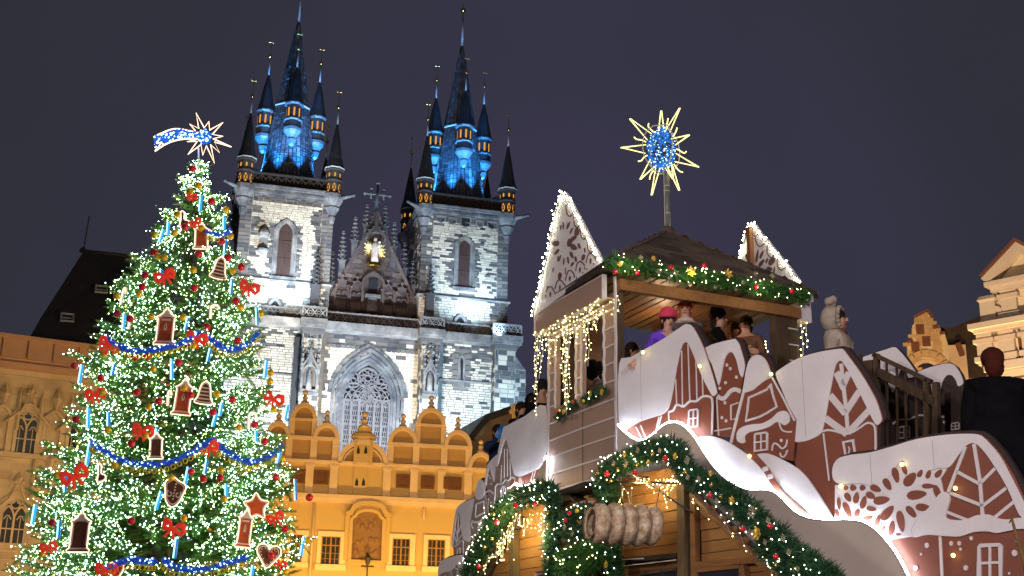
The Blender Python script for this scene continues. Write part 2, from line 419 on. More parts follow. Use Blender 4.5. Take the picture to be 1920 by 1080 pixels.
def corner_turret(par, cx, cy, outx, outy):
    t = MB(); ph = math.pi/8
    t.lathe([(0.05, ZTOP-3.0), (0.30, ZTOP-2.8), (0.42, ZTOP-2.2), (0.36, ZTOP-2.0), (0.8, ZTOP-1.2), (0.72, ZTOP-1.0), (1.15, ZTOP-0.3), (1.22, ZTOP+0.25), (1.05, ZTOP+0.3)], cx, cy, 8, ph)
    t.build('corbel', M_CORN, par)
    b = MB(); b.lathe([(0.86, ZTOP+0.2), (0.86, ZTOP+1.75), (0.98, ZTOP+1.8), (0.98, ZTOP+1.95), (0.86, ZTOP+2.0), (0.86, ZTOP+3.0), (1.05, ZTOP+3.05), (1.05, ZTOP+3.2)], cx, cy, 8, ph)
    bo = b.build('corner_turret', M_BLACK, par)
    for k in range(8):
        a = k*math.pi/4; rr = 0.86*math.cos(math.pi/8)
        if k in (5, 6, 7): 
            lit_window(bo, cx, cy, rr, a, ZTOP+0.55, ZTOP+1.5, 0.36, True); lit_window(bo, cx, cy, rr, a, ZTOP+2.25, ZTOP+2.7, 0.17)
        elif k in (0, 3, 4): lit_window(bo, cx, cy, rr, a, ZTOP+2.25, ZTOP+2.7, 0.17)
    t = MB(); t.lathe([(1.06, ZTOP+3.2), (1.12, ZTOP+3.3), (1.0, ZTOP+3.35)], cx, cy, 8, ph); t.build('eave_band', M_LEADW, bo)
    s = MB(); s.lathe([(1.08, ZTOP+3.32), (0.78, ZTOP+4.4), (0.42, ZTOP+6.7), (0.07, ZTOP+8.75)], cx, cy, 8, ph)
    s.build('turret_spire', M_SLATED, par)
    finial(par, cx, cy, ZTOP+8.75, ZTOP+10.6)

def slates(mb, prof, cx, cy, seg, ph, h=0.32, w=0.42, amt=1.0):
    "rows of lifted slates round a faceted cone"
    z0, z1 = prof[0][1], prof[-1][1]
    def rad(z):
        for (ra, za), (rb, zb) in zip(prof, prof[1:]):
            if za <= z <= zb: return ra+(rb-ra)*(z-za)/(zb-za)
        return prof[-1][0]
    z = z0
    while z < z1-0.3:
        ra, rb = rad(z), rad(min(z+h*1.15, z1))
        for k in range(seg):
            a0, a1 = ph+2*math.pi*k/seg, ph+2*math.pi*(k+1)/seg
            am = (a0+a1)/2
            if math.sin(am) > 0.75: continue      # the far side, never seen
            A0 = Vector((math.cos(a0), math.sin(a0))); A1 = Vector((math.cos(a1), math.sin(a1)))
            side = (A1-A0).length*ra; n = max(1, round(side/w)); off = rn.random()*0.5
            nn = Vector((math.cos(am), math.sin(am)))
            for i in range(n):
                t0, t1 = i/n+0.02, (i+1)/n-0.02; l = rn.uniform(0.03, 0.075)
                q = lambda t, r: A0*(r*(1-t))+A1*(r*t)
                b0, b1, c0, c1 = q(t0, ra)+nn*l, q(t1, ra)+nn*l, q(t0, rb)+nn*0.01, q(t1, rb)+nn*0.01
                zb = z-rn.uniform(0, 0.05)
                mb.add([(cx+b0.x, cy+b0.y, zb), (cx+b1.x, cy+b1.y, zb), (cx+c1.x, cy+c1.y, z+h), (cx+c0.x, cy+c0.y, z+h),
                        (cx+b0.x-nn.x*0.05, cy+b0.y-nn.y*0.05, zb), (cx+b1.x-nn.x*0.05, cy+b1.y-nn.y*0.05, zb)], [(0,1,2,3), (0,4,5,1)])
        z += h

def spire(par, cx):
    cy = HW+0.2
    prof = [(3.45, ZTOP+2.2), (2.95, ZTOP+4.2), (2.62, ZTOP+7.0), (2.2, 60.5), (1.95, 62.0), (1.2, 66.5), (0.16, ZAPX)]
    s = MB(); s.lathe([(r-0.03, z) for r, z in prof], cx, cy, 8, math.pi/8); sp = s.build('spire', M_SLATED, par)
    m = MB(); slates(m, prof, cx, cy, 8, math.pi/8); m.build('slate', M_SLATE, sp, kind='stuff')
    b = MB(); b.lathe([(2.02, 61.95), (2.06, 62.0), (2.06, 62.12), (2.0, 62.16)], cx, cy, 8, math.pi/8); b.build('roof_band', M_LEADW, sp)
    n = MB(); n.tube([(cx, cy, ZAPX-0.4), (cx, cy, ZAPX+4.6)], [0.15, 0.09], 6); nd = n.build('needle', M_LEADW, par)
    g = MB(); g.ball((cx, cy, ZAPX+4.7), 0.34, 12, 8); g.tube([(cx, cy, ZAPX+4.7), (cx, cy, ZAPX+5.6)], 0.05, 5)
    g.build('gilded_ball', M_GOLD, nd)
    # four oriel turrets round the spire
    for k, (ox, oy) in enumerate(((0, -1), (1, 0), (0, 1), (-1, 0))):
        tx, ty = cx+ox*2.85, cy+oy*2.85; zb = 58.0
        body = MB(); body.lathe([(0.86, zb+0.9), (0.86, zb+1.25), (0.86, zb+3.3)], tx, ty, 8, math.pi/8); bo = body.build('oriel_turret', M_BLACK, par)
        c = MB(); c.lathe([(0.05, zb-1.6), (0.3, zb-1.4), (0.5, zb-0.8), (0.42, zb-0.65), (0.62, zb-0.3), (0.98, zb+0.15), (1.04, zb+0.45), (0.9, zb+0.5)], tx, ty, 8, math.pi/8)
        c.build('corbel', M_CORB, bo); c = MB()
        c.lathe([(0.9, zb+1.25), (1.06, zb+1.35), (1.06, zb+1.5), (0.88, zb+1.55)], tx, ty, 8, math.pi/8)
        c.build('ring_band', M_CORB, bo); c = MB()
        c.lathe([(0.9, zb+3.1), (1.08, zb+3.25), (1.08, zb+3.4), (0.9, zb+3.45)], tx, ty, 8, math.pi/8)
        c.build('corbel', M_CORB, bo)
        d = MB(); d.lathe([(0.9, zb+0.5), (0.9, zb+1.25)], tx, ty, 8, math.pi/8); d.build('parapet', M_BLACK, bo)
        for j in range(8):
            a = j*math.pi/4
            if math.sin(a) < 0.5: lit_window(bo, tx, ty, 0.86*math.cos(math.pi/8), a, zb+1.75, zb+2.8, 0.19)
        s2 = MB(); s2.lathe([(1.04, zb+3.4), (0.8, zb+4.4), (0.5, zb+6.2), (0.07, zb+8.0)], tx, ty, 8, math.pi/8); s2.build('turret_spire', M_SLATED, par)
        finial(par, tx, ty, zb+8.0, zb+10.2)

# block shared by all quoins and voussoirs
qb = MB(); qb.box(-0.5, 0.5, -0.5, 0.5, -0.5, 0.5); QM = bpy.data.meshes.new('stone'); QM.from_pydata(qb.v, [], qb.f); QM.materials.append(M_DARKO)
NQ = [0]
def quoin(x0, x1, y0, y1, z0, z1, par=None, rot=0.0):
    if NQ[0] >= 296: return False
    NQ[0] += 1
    T = Matrix.Translation(((x0+x1)/2, (y0+y1)/2, (z0+z1)/2)) @ Matrix.Rotation(rot, 4, 'Y') @ Matrix.Diagonal((x1-x0, y1-y0, z1-z0, 1))
    put('stone', QM, par or church, M=T); return True

def tower(cx, left):
    x0, x1 = cx-HW, cx+HW
    c = MB(); c.box(x0, x1, 0, 2*HW+0.4, ZBAL-1.2, ZTOP); c.box(x0-0.12, x1+0.12, -0.12, 2*HW+0.5, ZBAL-1.2, ZSTR-0.25)
    tw = c.build('tower', M_MORT, church)
    c = MB(); c.box(x0+1.3, x1-1.3, -0.012, 0.0, ZSTR+0.1, ZTOP-1.2); c.box(x0+0.6, x1-(0.6 if left else 1.6), -0.132, -0.12, ZBAL-0.6, ZSTR-0.4); c.build('rubble_joints', M_MORTD, tw)
    # window geometry
    if left: wx0, wx1 = cq(520, 470)[0], cq(547, 470)[0]; wz0, wzs, wza = cq(533, 520)[1], cq(534, 440)[1], cq(535, 420)[1]
    else: wx0, wx1 = cq(859, 500)[0], cq(881, 500)[0]; wz0, wzs, wza = cq(870, 540)[1], cq(870, 464)[1], cq(872, 452)[1]
    win = [(wx0-0.55, wz0-0.3)] + pointed(wx0-0.55, wx1+0.55, wzs, wza+0.6) + [(wx1+0.55, wz0-0.3)]
    arch_window(church, wx0, wx1, wz0, wzs, wza, deep=0.5)
    # face blocks
    st = MB(); r2 = random.Random(5 if left else 6)
    edge = {}
    def pick(x, z):
        if inside(x, z, win): return None
        d = min(x-x0, x1-x); k = int(z/0.62); e = edge.setdefault((k, x < cx), r2.uniform(1.0, 2.3) if left else r2.uniform(0.3, 1.3))
        if d < e: return 1
        if z > ZTOP-1.2: return 1
        nw = min(abs(x-wx0+0.55), abs(x-wx1-0.55))
        if wz0 < z < wza and nw < r2.uniform(0.15, 0.5): return 1
        if left: return 0
        return 1 if r2.random() < 0.09 + 0.18*(mnoise.noise(Vector((x*0.5, 0, z*0.5))) > 0.15) else 0
    stones(st, x0+1.15, x1-1.15, ZSTR+0.1, ZTOP-0.3, 0.25, 0.4, 0.95, 0.0, 0.09, 0.05, pick=pick, rnd=r2)
    stones(st, x0, x0+1.15, ZSTR+0.1, ZTOP-0.3, 0.42, 0.45, 0.8, 0.0, 0.05, 0.06, pick=lambda x, z: (1 if (left or r2.random() < 0.55) else 0) , rnd=r2) if not left else None
    # lower stage
    sm = (cq(515, 575) if left else cq(862, 605))
    def pick2(x, z):
        if (x-sm[0])**2/1.0+(z-sm[1]+0.2)**2 < 1.1: return None
        d = min(x-x0, x1-x)
        if not left and x > cx and d < 1.3+0.5*(int(z/0.5) % 2): return 1
        if left and d < 0.5: return 1
        if z > ZSTR-0.9 and r2.random() < 0.3: return 1
        return 0
    stones(st, x0-0.1, x1+0.1, ZBAL-0.6, ZSTR-0.35, 0.30, 0.4, 0.85, -0.12, 0.08, 0.06, pick=pick2, rnd=r2)
    # side faces (the left side of the right tower shows)
    for sx, sg in ((x0, 1), (x1, -1)):
        z = ZBAL
        while z < ZTOP-0.3:
            y = 0.1
            while y < 2*HW:
                l = r2.uniform(0.6, 1.1); st.mi = 1 if r2.random() < 0.75 else 0
                p = 0.05*r2.uniform(0.5, 1.3); st.box(sx-(p if sg > 0 else -0.0), sx+(0.0 if sg > 0 else p), y+0.03, min(y+l, 2*HW)-0.03, z+0.03, z+0.39); y += l
            z += 0.42
    st.build('masonry', [M_PALE, M_DARK], tw, kind='stuff')
    # quoins one by one, long and short
    z = ZSTR+0.1; k = 0
    while z < ZTOP-0.5:
        h = 0.42
        for s in (0, 1):
            L = (1.15 if (k+s) % 2 else 0.62)
            if not left and k % 3 == 1: pass
            if s == 0: quoin(x0-0.05, x0+L-0.05, -0.06-0.02*(k % 2), 0.3, z+0.03, z+h-0.03); L < 1 and quoin(x0+L, x0+1.12, -0.05, 0.2, z+0.03, z+h-0.03)
            else: quoin(x1-L+0.05, x1+0.05, -0.06-0.02*(k % 2), 0.3, z+0.03, z+h-0.03); L < 1 and quoin(x1-1.12, x1-L, -0.05, 0.2, z+0.03, z+h-0.03)
        z += h; k += 1
    # window surround blocks
    for i in range(9):
        z = wz0+0.1+i*0.62
        if z > wzs: break
        for s in (-1, 1):
            e = wx0-0.5 if s < 0 else wx1+0.5; L = 0.55 if (i % 2) else 0.3
            quoin(min(e, e+s*L), max(e, e+s*L), -0.085, 0.1, z+0.03, z+0.56)
    # string course and cornice
    s = MB(); s.taper(x0-0.3, x1+0.3, -0.32, 2*HW+0.5, ZSTR-0.35, ZSTR-0.2, -0.04); s.taper(x0-0.34, x1+0.34, -0.36, 2*HW+0.5, ZSTR-0.2, ZSTR+0.12, 0.3)
    s.build('string_course', M_TRIM, church)
    c = MB()
    for i, (a, z0, z1) in enumerate(((0.12, -0.55, -0.35), (0.3, -0.35, -0.1), (0.22, -0.1, 0.12), (0.5, 0.12, 0.3), (0.62, 0.3, 0.46))):
        c.box(x0-a, x1+a, -a, 2*HW+0.4+a, ZTOP+z0, ZTOP+z1)
    c.build('cornice', M_CORN, church)
    d = MB(); n = 12
    for i in range(n):
        xx = x0+0.9+(x1-x0-1.8)*i/(n-1); d.box(xx-0.28, xx+0.28, -0.29, -0.2, ZTOP-0.09, ZTOP+0.11)
    d.build('frieze_block', M_DARK, church, kind='stuff')
    # dark gallery with crossed tracery
    gph = 1.75
    g = MB(); g.box(x0+0.2, x1-0.2, -0.1, 0.1, ZTOP+0.46, ZTOP+0.7); g.box(x0+0.2, x1-0.2, -0.16, 0.12, ZTOP+gph, ZTOP+gph+0.2)
    n = 9; w = (x1-x0-2)/n
    for i in range(n):
        a = x0+1+i*w
        g.ribbon([(a, ZTOP+0.7), (a+w, ZTOP+gph)], 0.13, -0.08, 0.06); g.ribbon([(a, ZTOP+gph), (a+w, ZTOP+0.7)], 0.13, -0.07, 0.05)
        g.box(a-0.06, a+0.06, -0.1, 0.08, ZTOP+0.7, ZTOP+gph)
    g.box(x0+0.3, x1-0.3, 0.25, 0.4, ZTOP+0.46, ZTOP+gph-0.1)
    for sx in (x0+0.1, x1-0.1): g.box(sx-0.1, sx+0.1, 0, 2*HW, ZTOP+0.46, ZTOP+gph+0.2)
    g.build('gallery_parapet', M_BLACK, church)
    r = MB(); r.lathe([(4.4, ZTOP+1.2), (3.5, ZTOP+2.3)], cx, HW+0.2, 8, math.pi/8); r.taper(x0+0.5, x1-0.5, 0.6, 2*HW-0.2, ZTOP+0.46, ZTOP+1.3, 0.3)
    for sx, sy in ((-1, -1), (1, -1), (1, 1), (-1, 1)):      # low roofs running from the corners to the spire
        A = Vector((cx+sx*(HW-0.3), HW+0.2+sy*(HW-0.3), ZTOP+3.0)); B = Vector((cx+sx*2.1, HW+0.2+sy*2.1, ZTOP+2.7))
        dd = Vector((-(B-A).y, (B-A).x, 0)).normalized()*0.75
        r.add([A+dd-Vector((0,0,1.3)), A-dd-Vector((0,0,1.3)), B-dd-Vector((0,0,1.3)), B+dd-Vector((0,0,1.3)), A, B], [(0,1,4), (1,2,5,4), (3,0,4,5), (2,3,5), (0,3,2,1)])
    r.build('tower_roof', M_SLATED, church)
    for ox, oy in ((x0+0.15, 0.1), (x1-0.15, 0.1), (x0+0.15, 2*HW+0.1), (x1-0.15, 2*HW+0.1)): corner_turret(church, ox, oy, 0, 0)
    # gargoyles
    g = MB()
    for sx in (-1, 1):
        gx = x0 if sx < 0 else x1
        g.tube([(gx+sx*0.6, -0.5, ZTOP-0.1), (gx+sx*1.3, -0.9, ZTOP+0.0), (gx+sx*1.9, -1.2, ZTOP+0.1)], [0.28, 0.2, 0.14], 6)
        g.ball((gx+sx*1.9, -1.2, ZTOP+0.12), 0.2, 6, 4); g.build('gargoyle', M_CORN, church); g = MB()
    spire(church, cx)
    # little arched door at the foot
    dm = MB(); P = pointed(sm[0]-0.65, sm[0]+0.65, sm[1]-0.4, sm[1]+0.75)
    dm.ribbon([(P[0][0], ZBAL-0.6)]+P+[(P[-1][0], ZBAL-0.6)], 0.3, -0.35, -0.1); do = dm.build('door', M_TRIM, church)
    v = MB(); v.prism([(P[0][0], ZBAL-0.6)]+P+[(P[-1][0], ZBAL-0.6)], -0.2, -0.1); v.build('door_leaf', M_VOID, do)
for i, cx in enumerate(TC): tower(cx, i == 0)

# five blind openings under the right cornice
z3 = Z(680, 300, 3.1775)
for (a, b, c, d, e) in ((440, 332, 490, 378, 0), (513, 343, 556, 388, 1), (585, 337, 640, 408, 0), (676, 360, 716, 405, 1), (744, 366, 795, 418, 0)):
    p0, p1 = cq(*z3(a, b)), cq(*z3(c, d)); m = MB(); x0, x1, zt, zb = p0[0], p1[0], p0[1]-0.05, p1[1]
    m.ribbon([(x0, zt), (x0, zb+0.25), ((x0+x1)/2, zb), (x1, zb+0.25), (x1, zt)], 0.14, -0.16, 0, True)
    o = m.build('blind_opening', M_TRIM, church); m = MB(); m.prism([(x0, zt), (x0, zb+0.25), ((x0+x1)/2, zb), (x1, zb+0.25), (x1, zt)], -0.09, 0)
    m.build('opening_panel', M_VOID if not e else M_DARK, o)
# canopied niche on the left tower, tall pinnacles standing before both towers
def pinnacle(par, x, y, z0, z1, r=0.35, m=M_TRIM, name='pinnacle'):
    b = MB(); zz = z0+(z1-z0)*0.45
    b.box(x-r, x+r, y-r, y+r, z0, zz); b.taper(x-r*1.25, x+r*1.25, y-r*1.25, y+r*1.25, zz, zz+0.12)
    b.lathe([(r*1.15, zz+0.12), (r*0.12, z1)], x, y, 4, math.pi/4)
    n = max(3, int((z1-zz)/0.45))
    for i in range(n):
        t = (i+0.5)/n; rr = r*1.15*(1-t)+0.06
        for s in (-1, 1): b.octa((x+s*rr, y-0.02, zz+(z1-zz)*t), 0.11+r*0.12); 
        b.octa((x, y-rr, zz+(z1-zz)*t), 0.11+r*0.12)
    b.octa((x, y, z1), 0.16+r*0.1, 0.22)
    return b.build(name, m, par)
z2 = Z(400, 300, 3.1775)
p = cq(*z2(600, 870), -0.8); pinnacle(church, p[0], -0.8, p[1]-1.0, cq(*z2(600, 545), -0.8)[1], 0.42, M_BLACK)
p = cq(*z3(395, 925), -0.8); pinnacle(church, p[0], -0.8, p[1]-0.5, cq(*z3(400, 630), -0.8)[1], 0.42, M_BLACK)
x, zt = cq(*z2(305, 405), -0.3); zb = cq(*z2(295, 550), -0.3)[1]
m = MB(); m.lathe([(0.2, zb-0.2), (0.62, zb+0.1), (0.62, zb+0.3)], x, -0.3, 8); m.box(x-0.45, x+0.45, -0.12, 0, zb+0.3, zt-0.6); m.lathe([(0.55, zt-1.0), (0.62, zt-0.6), (0.5, zt-0.3), (0.1, zt+0.2)], x, -0.3, 8); m.build('canopied_niche', M_TRIM, church)
x, zt = cq(*z2(345, 250)); zb = cq(*z2(330, 395))[1]
m = MB(); m.box(x-0.4, x+0.35, -0.012, 0.0, zb, zt); 

# ---- the west front below the balustrade
z4 = Z(460, 540, 3.375)
def X(px): return cq(px, 700)[0]
xa, xb, xc, xd, xe = X(562), X(606), X(786), X(829), X(921)
xl, xr = cq(420, 700)[0], cq(984, 760)[0]
bays = [(xl, xa, 0.0, ZBAL-0.1), (xb, xc, 0.0, ZBAL), (xd, xe, 0.0, ZBAL-0.1)]
# great window outline
zw = Z(620, 650, 5.4)
wl, wr = cq(*zw(135, 560))[0], cq(*zw(600, 560))[0]; wzs, wza = cq(*zw(370, 540))[1], cq(*zw(385, 190))[1]
big = [(wl-0.9, 0)] + pointed(wl-0.9, wr+0.9, wzs, wza+1.6) + [(wr+0.9, 0)]
w = MB(); w.box(xl, wl-0.6, 0.0, 12, 0, ZBAL-0.9); w.box(wr+0.6, xr-2.2, 0.0, 12, 0, ZBAL-0.9)
w.prism([(wl-0.6, wzs)]+pointed(wl-0.6, wr+0.6, wzs, wza+0.9)+[(wr+0.6, wzs), (wr+0.6, ZBAL-0.9), (wl-0.6, ZBAL-0.9)], 0.0, 2); w.box(wl-0.6, wr+0.6, 2, 2.1, 0, ZBAL-0.9)
front = w.build('front_wall', M_MORTD, church)
r3 = random.Random(21); st = MB(); ledge = {}
def pickC(x, z):
    if inside(x, z, big): return None
    if z > ZBAL-2.9: return 1 if r3.random() < 0.86 else 0
    d = min(x-xb, xc-x); e = ledge.setdefault((int(z/0.6), x > 0), r3.uniform(0.2, 1.9) if z < 27 else r3.uniform(0.0, 0.5))
    if d < e: return 1
    if z < 27 and d < 2.6 and r3.random() < 0.35: return 1
    return 1 if r3.random() < 0.03 else 2
stones(st, xb, xc, 14, ZBAL-1.2, 0.40, 0.6, 1.2, 0.0, 0.045, 0.045, pick=pickC, rnd=r3)
def pickS(x, z):
    if z > ZBAL-3.4: return 1 if r3.random() < 0.55 else 0
    return 1 if r3.random() < 0.09 else 0
lanc = cq(865, 692)
stones(st, xl, xa, 14, ZBAL-1.2, 0.27, 0.5, 1.1, 0.0, 0.08, 0.07, pick=pickS, rnd=r3)
stones(st, xd, xe+0.5, 12, ZBAL-1.2, 0.27, 0.5, 1.1, 0.0, 0.08, 0.07, pick=lambda x, z: None if abs(x-lanc[0]) < 0.75 and abs(z-lanc[1]) < 2.2 else pickS(x, z), rnd=r3)
st.build('masonry', [M_PALE, M_DARK, M_ASHLR], front, kind='stuff')
# buttresses
def buttress(x0, x1, y0, z1, steps=(), nm='buttress'):
    b = MB(); b.box(x0, x1, y0, 0.5, 0, z1); o = b.build(nm, M_MORT, church)
    s = MB(); stones(s, x0, x1, 14, z1-0.1, 0.5, 0.6, 1.2, y0, 0.05, 0.07, pick=lambda x, z: 1 if r3.random() < (0.75 if z > z1-4 else 0.45) else 0, rnd=r3)
    z = 20
    while z < z1-0.4:
        y = y0+0.05
        while y < 0.4:
            l = r3.uniform(0.5, 0.9); s.mi = r3.random() < 0.7; s.mi = 1 if s.mi else 0
            s.box(x0-0.05, x0, y, min(y+l, 0.45)-0.05, z, z+0.44); s.box(x1, x1+0.05, y, min(y+l, 0.45)-0.05, z, z+0.44); y += l
        z += 0.5
    s.build('masonry', [M_PALE, M_DARK], o, kind='stuff'); return o
YB = -1.3
ba0, ba1 = cq(568, 640, YB)[0], cq(603, 640, YB)[0]; bb0, bb1 = cq(790, 660, YB)[0], cq(824, 660, YB)[0]
buttress(ba0, ba1, YB, ZBAL-1.2); buttress(bb0, bb1, YB, ZBAL-1.2)
bc0, bc1 = cq(928, 680, YB)[0], cq(966, 680, YB)[0]
buttress(bc0, bc1, YB, ZBAL-1.2)
bd1 = cq(984, 780, -0.3)[0]; ztd = cq(970, 672, -0.3)[1]
buttress(bc1, bd1, -0.3, ztd-1.2); m = MB(); m.add([(bc1, -0.3, ztd-1.2), (bd1, -0.3, ztd-1.2), (bc1, -0.3, ztd+0.6), (bc1, 0.5, ztd-1.2), (bd1, 0.5, ztd-1.2), (bc1, 0.5, ztd+0.6)], [(0,1,2), (3,5,4), (1,4,5,2), (0,2,5,3)]); m.build('buttress_slope', M_TRIM, church)
# sill on right bay and string
s = MB(); a, zz = cq(823, 711); b2, _ = cq(925, 720); s.box(a, b2, -0.2, 0, zz-0.12, zz+0.06); a, zz = cq(440, 695); s.box(a, X(552), -0.2, 0, zz-0.12, zz+0.06); s.build('string_course', M_TRIM, church)
# lancet
m = MB(); lx, lz = lanc; P = [(lx-0.27, lz-1.35)]+pointed(lx-0.27, lx+0.27, lz+0.7, lz+1.4)+[(lx+0.27, lz-1.35)]
m.ribbon(P, 0.22, -0.14, 0.1, True); o = m.build('window', M_TRIM, church); m = MB(); m.prism(P, -0.06, 0.1); m.build('pane', M_VOID, o)
for i in range(6):
    for s in (-1, 1): quoin(lx+s*0.65-0.32-0.08*(i % 2), lx+s*0.65+0.32+0.08*(i % 2), -0.09, 0.05, lz-1.9+i*0.6, lz-1.37+i*0.6)
# balustrade with quatrefoil lattice, in its five runs
BT = ZBAL+0.55; BB = ZBAL-0.55
def balus(x0, x1, y):
    b = MB(); b.box(x0, x1, y-0.09, y+0.12, BT-0.05, BT+0.08); b.box(x0, x1, y-0.09, y+0.12, BB-0.12, BB+0.02)
    n = max(2, round((x1-x0)/0.78)); w = (x1-x0)/n
    for i in range(n):
        a = x0+i*w; c = a+w/2; m = (BT+BB)/2
        b.ribbon([(a, BB), (a+w, BT)], 0.12, y-0.05, y+0.05); b.ribbon([(a, BT), (a+w, BB)], 0.12, y-0.042, y+0.058)
        for (u, v) in ((a, m), (c, BB), (c, BT)):
            b.ribbon([(u+0.17*math.cos(t*math.pi/3), v+0.17*math.sin(t*math.pi/3)) for t in range(6)], 0.05, y-0.035, y+0.04, True)
    b.box(x0-0.05, x0+0.1, y-0.1, y+0.12, BB, BT); b.box(x1-0.1, x1+0.05, y-0.1, y+0.12, BB, BT)
    o = b.build('balustrade', M_TRIM, church)
    c = MB(); c.taper(x0-0.1, x1+0.1, y-0.35, y+0.3, BB-0.75, BB-0.12, -0.0); c.box(x0-0.05, x1+0.05, y-0.15, y+0.3, BB-1.0, BB-0.75)
    c.build('ledge', M_TRIM, o)
    c = MB(); c.box(x0, x1, y+0.35, y+0.5, BB-0.1, BT-0.12); c.build('painted_shade_backing', M_VOID, o)  # near-black sheet added behind the lattice as painted shade
balus(xl, ba0-0.3, -0.45); balus(ba0-0.3, ba1+0.3, YB-0.45); balus(ba1+0.3, bb0-0.3, -0.45); balus(bb0-0.3, bb1+0.3, YB-0.45); balus(bb1+0.3, bc0-0.4, -0.45); balus(bc0-0.4, bc1+0.5, YB-0.45)
m = MB(); m.box(xl, bc1+0.5, YB, 9, ZBAL-1.5, ZBAL-0.62); m.build('terrace', M_TRIM, church)
# corbelled tops of the buttresses, row of square blocks under the centre ledge
c = MB()
for a, b in ((ba0, ba1), (bb0, bb1), (bc0, bc1)):
    c = MB()
    for i in range(3): c.box(a-0.3+0.1*i, b+0.3-0.1*i, YB-0.35+0.1*i, 0.5, ZBAL-1.6-0.28*i, ZBAL-1.34-0.28*i)
    c.build('buttress_head', M_DARK, church)
for i in range(20):
    x = xb+0.4+i*(xc-xb-0.8)/19; quoin(x-0.19, x+0.19, -0.12, 0.05, ZBAL-3.05, ZBAL-2.67)
# canopied statue niches on two buttresses
def niche(x0, x1, zt, zb, y):
    xm = (x0+x1)/2; n = MB(); z1 = zb+(zt-zb)*0.42
    n.box(x0, x0+0.22, y-0.5, y, zb, z1+0.3); n.box(x1-0.22, x1, y-0.5, y, zb, z1+0.3); n.box(x0, x1, y-0.55, y, zb-0.3, zb); n.box(x0-0.1, x1+0.1, y-0.62, y, zb-0.5, zb-0.3)
    n.ribbon([(x0, z1), (xm, z1+(zt-z1)*0.6), (x1, z1)], 0.2, y-0.6, y-0.2)
    n.ribbon(pointed(x0+0.2, x1-0.2, z1-0.4, z1+0.6, 4), 0.15, y-0.55, y-0.2)
    n.lathe([(0.35, z1+0.4), (0.28, zt-1.0), (0.05, zt)], xm, y-0.35, 6)
    for k in range(5): n.octa((xm-0.3+0.04*k, y-0.4, z1+1.0+k*0.5), 0.15); n.octa((xm+0.3-0.04*k, y-0.4, z1+1.0+k*0.5), 0.15)
    for s in (x0+0.1, x1-0.1):
        n.lathe([(0.2, z1+0.3), (0.2, zt-1.8), (0.03, zt-0.3)], s, y-0.35, 4, math.pi/4)
        for k in range(5): n.octa((s, y-0.5, z1+0.6+k*0.5), 0.17)
    o = n.build('statue_niche', M_TRIM, church)
    m = MB(); m.prism([(x0+0.22, zb), (x1-0.22, zb), (x1-0.22, z1), (xm, z1+0.8), (x0+0.22, z1)], y-0.12, y-0.02); 
    m.build('niche_back', M_DARK, o)
    f = MB(); f.lathe([(0.32, zb), (0.26, zb+0.8), (0.3, zb+1.5), (0.12, zb+1.75), (0.15, zb+1.95), (0.05, zb+2.1)], xm, y-0.35, 8, smooth=True); f.build('figure', M_TRIM, o)
zz = lambda x, y, o=YB-0.5: cq(*z4(x, y), o)
niche(zz(350, 560)[0], zz(462, 560)[0], zz(405, 345)[1], zz(400, 640)[1], YB)
niche(zz(1128, 560)[0], zz(1212, 560)[0], zz(1160, 400)[1], zz(1160, 650)[1], YB)
m = MB(); a = cq(*z4(345, 330), -0.2)[0]; m.box(a-0.5, a, -0.5, -0.05, 18, ZBAL-2.4); m.build('drainpipe_recess', M_BLACK, church)

# ---- great traceried window
fr = MB()
for i, (d, yy) in enumerate(((1.25, -0.28), (0.85, -0.2), (0.5, -0.1), (0.2, 0.0))):
    P = [(wl-d, 12)]+pointed(wl-d, wr+d, wzs, wza+d*1.3, 10)+[(wr+d, 12)]; fr.ribbon(P, 0.3, yy, 0.45)
gw = fr.build('great_window', M_CORN, church)
for i, t in enumerate(np.linspace(0.06, 0.94, 26)):       # voussoirs
    P = pointed(wl-1.6, wr+1.6, wzs, wza+2.1, 13); f = t*(len(P)-1); k = int(f); a, b = Vector(P[k]), Vector(P[min(k+1, len(P)-1)]); c = a.lerp(b, f-k); an = math.atan2((b-a).y, (b-a).x)
    quoin(c.x-0.33, c.x+0.33, -0.14-0.05*(i % 2), 0.1, c.y-0.2-0.08*(i % 2), c.y+0.2, gw, -an)
gl = MB(); P = [(wl, 12)]+pointed(wl, wr, wzs, wza, 10)+[(wr, 12)]; gl.prism(P, 0.38, 0.45); 
M_GLASS = mat('dark_church_glass', (0.03, 0.035, 0.06), nscale=3, namt=0.3, rough=0.25); gl.build('glass', M_GLASS, gw)
tr = MB(); sp = cq(*zw(365, 560))[1]
nb = 6; bw = (wr-wl)/nb
for i in range(nb+1):
    x = wl+i*bw; tr.box(x-0.11, x+0.11, 0.0, 0.36, 12, sp+0.1)
for i in range(nb):
    P = pointed(wl+i*bw+0.05, wl+(i+1)*bw-0.05, sp-0.3, sp+0.75, 5); tr.ribbon(P, 0.14, 0.02, 0.34)
    c = wl+(i+0.5)*bw; tr.ribbon([(c+0.2*math.cos(t*math.pi/3), sp+0.05+0.2*math.sin(t*math.pi/3)) for t in range(6)], 0.07, 0.08, 0.34, True)
xm = (wl+wr)/2
def ring(cx, cz, r, w=0.12, n=20, sq=1.0, rot=0.0):
    P = []
    for t in range(n):
        a = 2*math.pi*t/n; u, v = r*math.cos(a), r*sq*math.sin(a); P.append((cx+u*math.cos(rot)-v*math.sin(rot), cz+u*math.sin(rot)+v*math.cos(rot)))
    tr.ribbon(P, w, 0.0, 0.34, True)
rx, rz = cq(*zw(378, 318)); rr = abs(cq(*zw(478, 318))[0]-rx)
ring(rx, rz, rr, 0.2, 26); ring(rx, rz, rr*0.32, 0.12)
